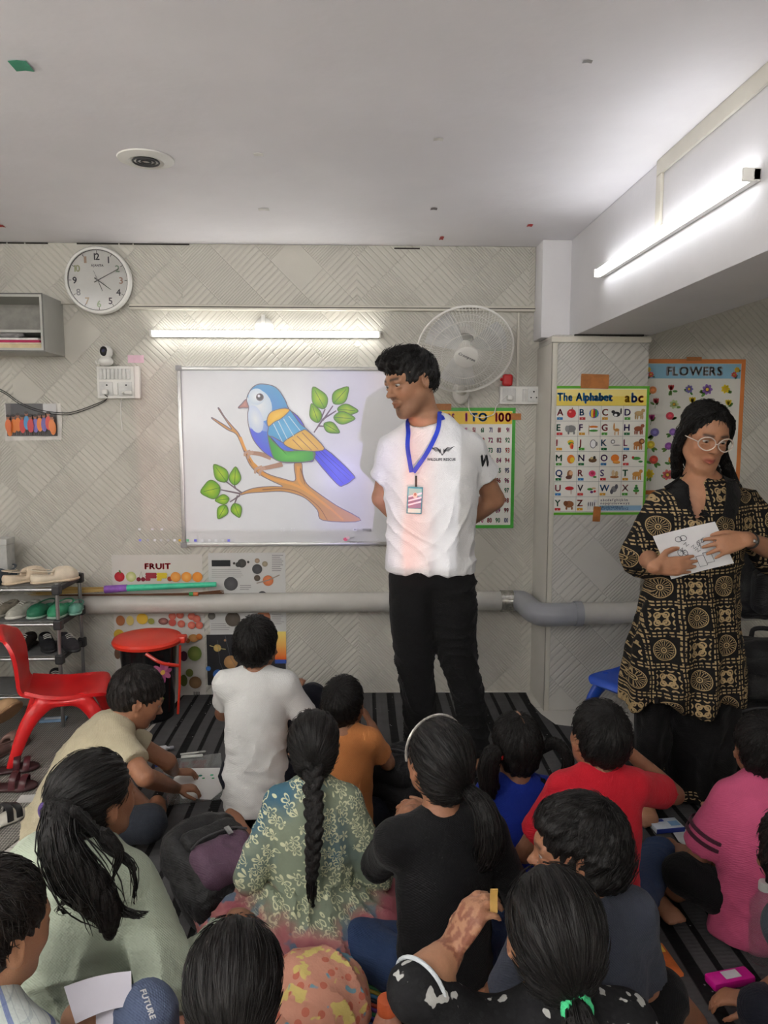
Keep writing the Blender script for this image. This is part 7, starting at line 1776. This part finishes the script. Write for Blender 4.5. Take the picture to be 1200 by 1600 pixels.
def woman():
    Y = 2.60; q = lambda px, py, dy=0: PY(px, py, Y + dy)
    t = thing('person', 'standing woman in black and gold printed kurta holding a sheet of paper', 'person', (q(1070, 1230).x, Y, 0)); KM = kurta_mat(); BK = cloth('black_crepe', C(15, 14, 15))
    f = Vector((.08, -1, 0)).normalized()
    Hm = TR(q(1101, 682, -.02)) @ RZ(radians(-181)) @ RX(radians(-17)) @ RY(radians(-5)); hs = .97; nb = q(1092, 752, .04)
    sk = SKIN_L * A((.92, .88, .86)); a = Sdf(.0042); head_sdf(a, Hm, hs, nb, True, .046, .92)
    shR, shL = q(1037, 794, .04), q(1161, 792, .04); elR, elL = q(1008, 868, .0), q(1212, 862, -.02); wrR, wrL = q(1024, 886, -.20), q(1166, 842, -.22)
    arm_sdf(a, shR, elR, wrR, .92); hand_sdf(a, wrR, Vector((.95, -.04, .06)), Vector((0.0, 1, 0)), .9, 1, (.1, .12, .1), .06, (.6, .6, .2))
    arm_sdf(a, shL, elL, wrL, .92); hand_sdf(a, wrL, Vector((-.85, -.05, -.2)), Vector((-.1, .85, -.4)), .9, -1, (.25, .3, .25), .22, (.8, .5, .3))
    a.chain([q(1080, 960), q(1096, 800, .0), q(1096, 775, .0), q(1092, 745, .03)], [.11, .12, .085, .045], .03, 2, flat=(tuple(f), .7)); a.chain([shR, shL], [.045, .045], .03)
    fR, fL = Vector((q(1003, 1240).x, Y - .02, 0)), Vector((q(1104, 1240).x, Y + .03, 0))
    for p in (fR, fL):
        foot_sdf(a, p + Vector((0, .02, .045)), p + Vector((-.03, -.15, .028)), (0, 0, 1), .88); a.chain([q(1070, 940), q(1020, 1020) if p is fR else q(1100, 1020, .03), p + Vector((0, .02, .06))], [.07, .05, .034], .02)
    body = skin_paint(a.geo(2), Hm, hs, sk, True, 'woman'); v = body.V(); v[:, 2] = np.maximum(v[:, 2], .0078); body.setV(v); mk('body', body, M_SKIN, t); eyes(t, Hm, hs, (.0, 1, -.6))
    # kurta
    s = Sdf(.0065); fl = (tuple(f), .70)
    s.chain([q(1064, 1088), q(1068, 1040), q(1074, 980), q(1082, 905), q(1092, 850), q(1098, 812), q(1099, 790, .02)], [.232, .218, .190, .166, .165, .165, .118], .01, 3, flat=fl, cut=(1, 0))
    s.chain([shR, q(1098, 784, .035), shL], [.058, .058, .058], .035, 3)
    for sh, el, wr in ((shR, elR, wrR), (shL, elL, wrL)):
        e = el.lerp(wr, .22); s.chain([sh, sh.lerp(el, .5), el], [.064, .078, .082], .03, 2); s.chain([el, e], [.082, .052], .02, cut=(0, 1))
    s.ell(q(1096, 776, -.11), (.036, .09, .085), k=.01, op='s')
    g = s.geo(1); ax = q(1076, 950)
    def dis(v):
        an = np.arctan2(v[:, 0] - ax.x, -(v[:, 1] - ax.y)); low = np.clip((1.0 - v[:, 2]) / .5, 0, 1)
        arm = (v[:, 2] > .95)
        return .016 * low * np.sin(an * 9 + 1.5 * wob(v, 2, 3)) + .012 * folds(v, (.6, 0, 1), 6, 5) * (.35 + .65 * arm) + .008 * folds(v, (-.6, .3, 1), 5, 9)
    g.displace(dis); v = g.V(); an = v[:, 0] - q(1064, 1100).x; hem = v[:, 2] < q(1064, 1080).z; v[hem, 2] -= .035 * np.cos(np.clip(an[hem] / .23, -1, 1) * pi * 2) * .8; g.setV(v); mk('kurta', g, KM, t)
    # collar
    kb = g.bvh()
    for i0, i1, o0, o1 in (((1060, 744), (1085, 800), (1036, 760), (1064, 804)), ((1124, 742), (1102, 800), (1148, 758), (1122, 806))):
        def cf(u, v, i0=A(i0), i1=A(i1), o0=A(o0), o1=A(o1)):
            a_ = (i0 * (1 - u) + i1 * u) * (1 - v) + (o0 * (1 - u) + o1 * u) * v; p = q(a_[0], a_[1]); h_ = kb.ray_cast(Vector((p.x, 1.5, p.z)), Vector((0, 1, 0)))
            y_ = h_[0].y if h_[0] is not None and h_[0].y < Y + .06 else Y + .0
            return (p.x, y_ - .008 - .006 * sin(v * 3.14), p.z)
        mk('collar', sheet(cf, 14, 8, None, .004), BK, t)
    # trousers
    s = Sdf(.007); zc = .035
    for p, hp, k_ in ((fR, q(1028, 1010), .78), (fL, q(1102, 1010, .03), 1.2)): s.chain([hp, hp.lerp(p, .6), Vector((p.x, p.y + .03, zc))], [.10 * k_, .095 * k_, .1 * k_], .01, 2, cut=(0, 1))
    g = s.geo(1); g.displace(lambda v: .012 * np.sin(v[:, 0] * 60 + 2 * wob(v, 2, 1)) + .006 * wob(v, 5, 2)); v = g.V(); v[:, 2] = np.maximum(v[:, 2], .012); g.setV(v); mk('trousers', g, BK, t)
    for p, k_ in ((fR, .78), (fL, 1.2)):
        s = Sdf(.006); s.chain([Vector((p.x, p.y + .03, .10)), Vector((p.x, p.y + .03, .032))], [.103 * k_, .107 * k_], .01, cut=(1, 1)); g = s.geo(1); g.displace(lambda v: .010 * np.sin(v[:, 0] * 60 + 2 * wob(v, 2, 1))); v = g.V(); v[:, 2] = np.maximum(v[:, 2], .012); g.setV(v); mk('trouser_hem', g, KM, t)
    # hair
    T = lambda *p: Hm @ (Vector(p) * hs)
    h = hair_cap(Hm, hs, 'parted', 17, .0042, .6, crown=(0, .035, .09), nstr=500); mk('hair', h, M_HAIR, t, sharp=None)
    for sx, end, sd in ((-1, q(1152, 770, .10), 1), (1, q(1058, 742, .09), 2)):
        mk('long_lock', tress([T(sx * .02, .05, .106), T(sx * .062, .035, .07), T(sx * .082, .005, .01), T(sx * .084, -.015, -.055), end], [.012, .015, .018, .02, .022], 200 + sd, 120, .0011, .15, .004, True, .0045, spread=.95), M_HAIR, t, sharp=None)
    mk('long_lock', tress([T(0, -.08, .02), T(0, -.10, -.05), q(1108, 760, .17), q(1110, 850, .17), q(1110, 930, .15)], [.045, .055, .058, .06, .03], 210, 140, .0012, .2, .005), M_HAIR, t, sharp=None)
    # glasses
    gl = thing('glasses', 'clear-framed round glasses worn by the woman', 'glasses', T(0, .11, 0)); fm = mat('clear_pinkish_plastic', C(206, 190, 178), .15, spec=.6)
    for sx in (-1, 1):
        P = [T(sx * .034 + .027 * cos(a_) * (1 + .08 * cos(2 * a_)), .104 - .012 * abs(cos(a_)) * (sx * cos(a_) > 0), .002 + .024 * sin(a_)) for a_ in np.linspace(0, 2 * pi, 29)]
        mk('rim', tube([tuple(p) for p in P], .0021, 6, False), fm, gl)
        mk('temple', tube([tuple(T(sx * .061, .092, .004)), tuple(T(sx * .079, .04, .004)), tuple(T(sx * .083, -.005, .002))], .002, 6), fm, gl)
    mk('bridge', tube([tuple(T(-.009, .106, .002)), tuple(T(0, .111, .006)), tuple(T(.009, .106, .002))], .002, 6), fm, gl)
    # watch
    c = wrL.lerp(elL, .12); M = frame(c, (elL - wrL).orthogonal(), None, (elL - wrL).normalized()); w = thing('wrist_watch', 'thin dark watch on the wrist of the woman', 'watch', c)
    mk('band', lathe([(.0255, -.008), (.028, -.007), (.028, .007), (.0255, .008)], 26, M, caps=False), M_BLACKP, w); mk('case', Sdf(.003).box(c + Vector((-.002, -.027, .006)), (.012, .005, .014), M.to_3x3(), .003).geo(), M_STEEL, w)
    # paper with doodles
    A0, B0, C0, D0 = q(1020, 838, -.185), q(1117, 815, -.185), q(1147, 880, -.178), q(1049, 905, -.178)
    p = thing('drawing_sheet', 'white sheet with small pen doodles in the hands of the woman', 'paper', D0)
    fn = lambda u, v: tuple((A0.lerp(B0, u)).lerp(D0.lerp(C0, u), v) + Vector((0, .006 * sin(u * 3.1), .0)))
    mk('sheet', sheet(fn, 14, 10, None, .0006), mat('drawing_paper', C(226, 226, 228), .6, .02), p)
    r = random.Random(9); G = Geo()
    def ln(pts): G.merge(tube([tuple(Vector(fn(u, v)) + Vector((0, -.0012, 0))) for u, v in pts], .0009, 4, False))
    circ = lambda u, v, ru, rv: [(u + ru * cos(a_), v + rv * sin(a_)) for a_ in np.linspace(0, 6.3, 12)]
    for u, v, ru, rv in ((.36, .2, .05, .06), (.44, .2, .05, .06), (.3, .5, .04, .07), (.38, .52, .03, .06), (.62, .4, .02, .03), (.7, .36, .02, .03)): ln(circ(u, v, ru, rv))
    for i in range(9): u, v = r.uniform(.3, .72), r.uniform(.3, .66); ln([(u, v), (u + .05, v - .04), (u + .03, v + .05), (u + .08, v + .02)])
    for bx in ((.5, .66, .62, .9), (.62, .62, .74, .86)): ln([(bx[0], bx[1]), (bx[2], bx[1]), (bx[2], bx[3]), (bx[0], bx[3]), (bx[0], bx[1])])
    o = mk('doodles', G, mat('pen_ink', C(40, 40, 60), .6), p); o['kind'] = 'stuff'
woman()
# ------------------------------------------------------------------ bags, papers and school things
def drop(g, z=.0078):
    v = g.V(); v[:, 2] += z - v[:, 2].min(); return g.setV(v)
def flat_thing(name, label, cat, pts, z, th, m, group=None):
    P = [Vector((p.x, p.y, 0)) for p in pts]; g = prism([(p.x, p.y) for p in P], th); v = g.V(); v[:, 2] += z; g.setV(v)
    return tag(mk(name, g, m), label, cat, group)
def zipper(parent, pts, m=None, pull=None):
    mk('zip', tube([tuple(p) for p in pts], .004, 6, n=4), m or M_BLACKP, parent)
    if pull is not None: mk('zip_pull', box(-.006, .006, -.002, .002, -.02, .0, .0015).xf(TR(pull) @ RX(.9) @ RZ(.6)), M_STEEL, parent)
M_BAG = cloth('black_nylon', C(26, 26, 28), .6, .1, 700, .35); M_BAGP = cloth('mauve_nylon', C(92, 66, 86), .6, .12, 700, .35)
def backpack(label, M, main, pocket, script=False, sc=1.0, z0=.0078):
    t = thing('backpack', label, 'backpack', M.translation); L = []
    b = Sdf(.008).box((0, 0, 0), (.16, .10, .21), None, .07, 0).ell((0, -.02, .17), (.13, .085, .06), k=.05).geo(2); b.displace(lambda v: .010 * wob(v, 6, 3) + .006 * folds(v, (.4, .2, 1), 7, 5)); L.append(('main_body', b, main))
    p = Sdf(.007).box((0, -.105, -.07), (.125, .05, .10), None, .045, 0).geo(2); p.displace(lambda v: .006 * folds(v, (1, 0, .5), 8, 2)); L.append(('front_pocket', p, pocket))
    L.append(('upper_pocket', Sdf(.007).box((0, -.095, .075), (.115, .035, .05), None, .03, 0).geo(2).displace(lambda v: .005 * wob(v, 9, 4)), main))
    for s in (-1, 1): L.append(('strap', tube([(s * .08, .10, .19), (s * .1, .15, .12), (s * .11, .15, -.05), (s * .12, .09, -.18)], .02, 8, True, None, .3, (0, 1, 0), 5), main))
    L.append(('handle', tube([(-.04, .05, .22), (-.03, .05, .25), (.03, .05, .25), (.04, .05, .22)], .009, 8, n=4), main))
    L.append(('zip', tube([(-.12, -.148, .0), (-.06, -.158, .022), (.06, -.158, .022), (.12, -.148, .0)], .0045, 6, n=4), mat('zip_grey', C(70, 70, 72), .4)))
    L.append(('zip', tube([(-.125, -.06, .16), (-.07, -.075, .205), (.07, -.075, .205), (.125, -.06, .16)], .0045, 6, n=4), mat('zip_grey', C(70, 70, 72), .4)))
    for x in (.03, .04): L.append(('zip_pull', box(x, x + .012, -.168, -.162, -.012, .03, .002), M_STEEL))
    if script:
        P, F = lettering('Gear', .05, .02, 'c'); L.append(('lettering', Geo().add(np.c_[P[:, 0], np.full(len(P), -.161), P[:, 1] - .07], None, F), mat('silver_script', C(180, 180, 180), .4)))
    N = M @ Matrix.Scale(sc, 4); lo = min((np.array([N @ Vector(p) for p in g.V()[::5]])[:, 2].min() for _, g, _m in L)); up = TR(0, 0, z0 - lo)
    for n, g, m in L: mk(n, g.xf(up @ N), m, t)
    t.matrix_basis = TR(t.matrix_basis.translation.x, t.matrix_basis.translation.y, z0)
    for c in t.children: c.matrix_parent_inverse = t.matrix_basis.inverted()
    return t
p = PZ(338, 1392, .06); backpack('black and mauve backpack lying open on the rug beside the plaited girl', TR(p.x, p.y, .12) @ RZ(radians(38)) @ RX(radians(-74)) , M_BAG, M_BAGP, False, .74)
p = PZ(628, 1268, .08); backpack('plain black backpack lying on the rug in front of the girl in black', TR(p.x + .01, p.y + .14, .12) @ RZ(radians(-30)) @ RX(radians(-80)), cloth('black_nylon_dull', C(20, 20, 22), .7), cloth('black_nylon_dull', C(20, 20, 22), .7), False, .72)
backpack('black backpack standing on the floor behind the woman, under another bag', TR(1.72, 2.98, .26) @ RZ(radians(-12)), M_BAG, M_BAG, False, 1.15, .0078)
backpack('black backpack stacked on top of the other bag behind the woman', TR(1.74, 3.0, .76) @ RZ(radians(-8)), M_BAG, M_BAG, False, .98, .60)
# white carton on the rack
z = TIERS[0] + .0128; x = PY(16, 880, 3.63).x
t = thing('carton', 'pale grey carton on the top tier of the rack at the picture edge', 'box', (x, 3.62, z)); mk('carton_body', box(x - .2, x, 3.60, 3.685, z, z + .17, .003), mat('carton_grey', C(176, 176, 172), .6), t); mk('lid', box(x - .203, x + .003, 3.597, 3.688, z + .1702, z + .2, .003), mat('carton_lid', C(190, 190, 186), .6), t)
# drawing things of the boy in khaki
G = Mat('clear_acrylic', .05, .5); G.color((.92, .95, .95)); G.inp('Transmission Weight', .92); G.inp('IOR', 1.3); M_CLEAR = G.m
q = [PZ(252, 1192), PZ(345, 1180), PZ(352, 1252), PZ(262, 1262)]
t = thing('clipboard', 'clear plastic clipboard on the rug in front of the boy in khaki', 'clipboard', q[3]); g = prism([(p.x, p.y) for p in q], .003); v = g.V(); v[:, 2] += .0078; g.setV(v); mk('board', g, M_CLEAR, t)
c = PZ(300, 1187); mk('clip', box(-.045, .045, -.008, .008, 0, .010, .003).xf(TR(c.x, c.y, .0111) @ RZ(.12)), mat('clip_white', C(200, 200, 196), .3), t)
q = [PZ(268, 1228), PZ(280, 1205), PZ(344, 1204), PZ(347, 1240), PZ(330, 1254), PZ(285, 1252)]
t = thing('drawing', 'white drawing with small green dots on the clear clipboard', 'paper', q[0]); g = prism([(p.x, p.y) for p in q], .0008); v = g.V(); v[:, 2] += .0112; g.setV(v); mk('sheet', g, mat('white_paper', C(216, 216, 214), .6, .02), t)
for px, py, r, k in ((313, 1212, .008, C(40, 130, 110)), (318, 1216, .006, C(50, 150, 90)), (331, 1211, .007, C(40, 140, 100)), (333, 1216, .006, C(60, 160, 100)), (304, 1211, .005, C(60, 110, 160))):
    p = PZ(px, py, .0122); mk('mark', lathe([(r, 0), (r, .0005)], 12, TR(p.x, p.y, .0122)), mat('mark_%d' % px, k, .6), t)
p = PZ(252, 1178); t = thing('glue_bottle', 'small clear glue bottle lying near the clipboard', 'bottle', p); M = TR(p.x, p.y, .022) @ RZ(.3) @ RY(radians(90)); mk('bottle_body', lathe([(.012, -.03), (.014, -.025), (.014, .02), (.007, .028), (.006, .036)], 16, M), mat('glue_white', C(196, 196, 200), .2), t); mk('cap', lathe([(.008, .0365), (.008, .05), (.005, .054)], 14, M), mat('cap_grey', C(150, 150, 160), .3), t)
p = PZ(256, 1196); t = thing('crayon_box', 'small blue crayon box near the hands of the boy in khaki', 'box', p); M = TR(p.x, p.y, .0079) @ RZ(.25); mk('carton_body', box(-.035, .035, -.025, .025, 0, .014, .002).xf(M), mat('box_blue', C(50, 80, 170), .4), t); mk('box_label', box(-.024, .024, -.014, .014, .0142, .0146).xf(M), mat('box_label_white', C(206, 210, 220), .4), t)
def pen(label, a, b, k, r=.005, z=.013):
    t = thing('pen', label, 'pen', (a.x, a.y, z)); a, b = Vector((a.x, a.y, z)), Vector((b.x, b.y, z)); c = a.lerp(b, .72)
    mk('barrel', tube([tuple(a), tuple(c)], r, 10), mat('pen_%d_%d' % (int(a.x * 999), int(a.y * 999)), k, .35), t); mk('pen_cap', tube([tuple(c + (b - a).normalized() * .0005), tuple(b.lerp(c, .15)), tuple(b)], [r * 1.12, r * 1.1, r * .5], 10), mat('pencap_%d_%d' % (int(a.x * 999), int(a.y * 999)), tuple(q * .6 for q in k), .35), t); return t
pen('grey marker pen lying on the rug beside the open backpack', PZ(258, 1326), PZ(289, 1298), C(96, 104, 110), .007)
pen('white chalk pen lying across the clear clipboard top', PZ(282, 1188), PZ(322, 1183), C(190, 190, 186), .004, .0265)
# sheet beside the boy in orange
flat_thing('loose_sheet', 'white sheet lying on the rug beside the boy in tan-orange', 'paper', [PZ(582, 1252), PZ(584, 1200), PZ(598, 1196), PZ(594, 1252)], .0078, .001, mat('white_paper', (1, 1, 1)))
# crayon box and leaflet on the right
p = PZ(1040, 1297); t = thing('crayon_carton', 'white and blue crayon carton lying between the red and pink shirts', 'box', p); M = TR(p.x, p.y, .0079) @ RZ(.12); mk('carton_body', box(-.052, .052, -.033, .033, 0, .018, .002).xf(M), mat('carton_white', C(196, 204, 214), .4), t)
mk('blue_band', box(-.0525, .0525, -.0338, -.0332, .001, .0175).xf(M), mat('band_blue', C(40, 60, 150), .4), t); mk('blue_label', box(-.045, .0, .012, .027, .0182, .0187).xf(M), mat('band_blue', (0, 0, 1)), t); mk('picture_label', box(.01, .045, -.02, .01, .0182, .0187).xf(M), mat('label_sky', C(120, 160, 200), .4), t)
flat_thing('leaflet', 'white leaflet with a pen sketch lying by the knee of the boy in pink', 'paper', [PZ(1050, 1302), PZ(1085, 1298), PZ(1098, 1322), PZ(1090, 1340), PZ(1060, 1318)], .0078, .0008, mat('leaflet_paper', C(206, 208, 210), .6))
# book in orange, pink case, bottle
q = [PZ(1012, 1478), PZ(1034, 1482), PZ(1068, 1530), PZ(1010, 1542)]; t = thing('picture_book', 'orange and yellow picture book on the rug behind the child in slate', 'book', q[0]); g = prism([(p.x, p.y) for p in q], .008); v = g.V(); v[:, 2] += .0078; g.setV(v); mk('cover', g, mat('orange_cover', C(206, 110, 56), .4, .3, 16), t)
g = prism([(p.x, p.y) for p in (PZ(1014, 1480), PZ(1032, 1484), PZ(1040, 1496), PZ(1014, 1496))], .0008); v = g.V(); v[:, 2] += .0161; g.setV(v); mk('cover_stripe', g, mat('yellow_cover', C(226, 190, 80), .4), t)
p = PZ(1140, 1540); t = thing('pencil_case', 'bright pink pencil case on the rug under the reaching hand', 'case', p); M = TR(p.x, p.y, .0079) @ RZ(.2); mk('case_body', box(-.06, .06, -.022, .022, 0, .022, .006).xf(M), mat('hot_pink', C(214, 30, 150), .35), t); mk('case_label', box(-.02, .025, -.012, .014, .0222, .0227).xf(M), mat('label_white', C(210, 210, 214), .4), t)
p = PZ(1188, 1502); t = thing('water_bottle', 'clear plastic water bottle at the picture edge near the pink case', 'bottle', (p.x, p.y, .0078)); M = TR(p.x, p.y, .0078)
mk('bottle_body', lathe([(.030, 0), (.034, .004), (.034, .09), (.030, .11), (.034, .13), (.034, .155), (.018, .18), (.014, .195)], 28, M), M_CLEAR, t); mk('cap', lathe([(.016, .1955), (.016, .214), (.014, .218)], 20, M), mat('silver_cap', C(180, 180, 176), .3), t)
# clear pouch with pens, bottle with orange cap
p = PZ(582, 1560, .03); t = thing('pen_pouch', 'clear blue-edged pouch full of coloured pens in the foreground', 'pouch', (p.x, p.y, .0078)); MP = TR(p.x, p.y, .0078) @ RZ(radians(-28))
mk('back_sheet', box(-.13, .13, -.06, .06, 0, .002).xf(MP), mat('pouch_blue', C(44, 62, 110), .3), t)
for b in ((-.13, .13, .054, .062), (-.13, .13, -.062, -.054)): mk('pouch_edge', box(b[0], b[1], b[2], b[3], .0022, .012, .003).xf(MP), mat('pouch_edge_blue', C(60, 90, 150), .4), t)
mk('pouch_zip', tube([tuple(MP @ Vector((.13, -.055, .008))), tuple(MP @ Vector((.13, .055, .008)))], .004, 6), M_STEEL, t)
for i, (k, nm) in enumerate(((C(60, 70, 160), 'blue'), (C(60, 140, 90), 'green'), (C(120, 70, 150), 'violet'), (C(190, 70, 50), 'red'), (C(40, 44, 60), 'black'), (C(70, 130, 170), 'sky blue'), (C(170, 150, 60), 'yellow'), (C(90, 160, 110), 'mint'))):
    y = -.045 + i * .0128; a, b = MP @ Vector((-.115 + .01 * (i % 3), y, 0)), MP @ Vector((.09 + .012 * (i % 2), y + .004, 0)); pen('%s pen lying inside the clear pouch' % nm, a, b, k, .0048, .0162)
t = thing('juice_bottle', 'plastic bottle with orange cap standing in the foreground', 'bottle', (.064, 1.40, .0078)); M = TR(PY(605, 1600, 1.42).x, 1.42, .0078)
mk('bottle_body', lathe([(.028, 0), (.032, .004), (.032, .15), (.024, .175), (.018, .185)], 28, M), mat('peach_plastic', C(190, 140, 120), .25), t); mk('cap', lathe([(.021, .1855), (.021, .212), (.019, .215)], 28, M), mat('orange_cap', C(206, 100, 60), .4), t)
# papers of the boy in plaid
for i, (pts, lab) in enumerate((([(100, 1542, .43), (205, 1518, .43), (206, 1572, .40), (118, 1600, .40)], 'lilac-white paper held up by the boy in plaid'), ([(150, 1578, .392), (208, 1574, .392), (192, 1606, .375), (150, 1612, .375)], 'second white sheet under the hand of the boy in plaid'))):
    P = [PZ(*q) for q in pts]; fnp = lambda u, v, P=P: tuple(P[0].lerp(P[1], u).lerp(P[3].lerp(P[2], u), v) + Vector((0, 0, .006 * sin(3 * u)))); tag(mk('drawing_paper', sheet(fnp, 10, 8, None, .0008), mat('lilac_paper', C(200, 198, 208), .6, .02)), lab, 'paper')
q = PY(772, 1408, 1.12); tag(mk('hair_clip', sheet(lambda u, v: (q.x - .006 + .012 * v, q.y + .004 * sin(u * 3), q.z - .02 + .04 * u), 6, 4, None, .003), mat('tan_clip', C(176, 140, 76), .4)), 'small tan clip held in the hennaed hand', 'clip')
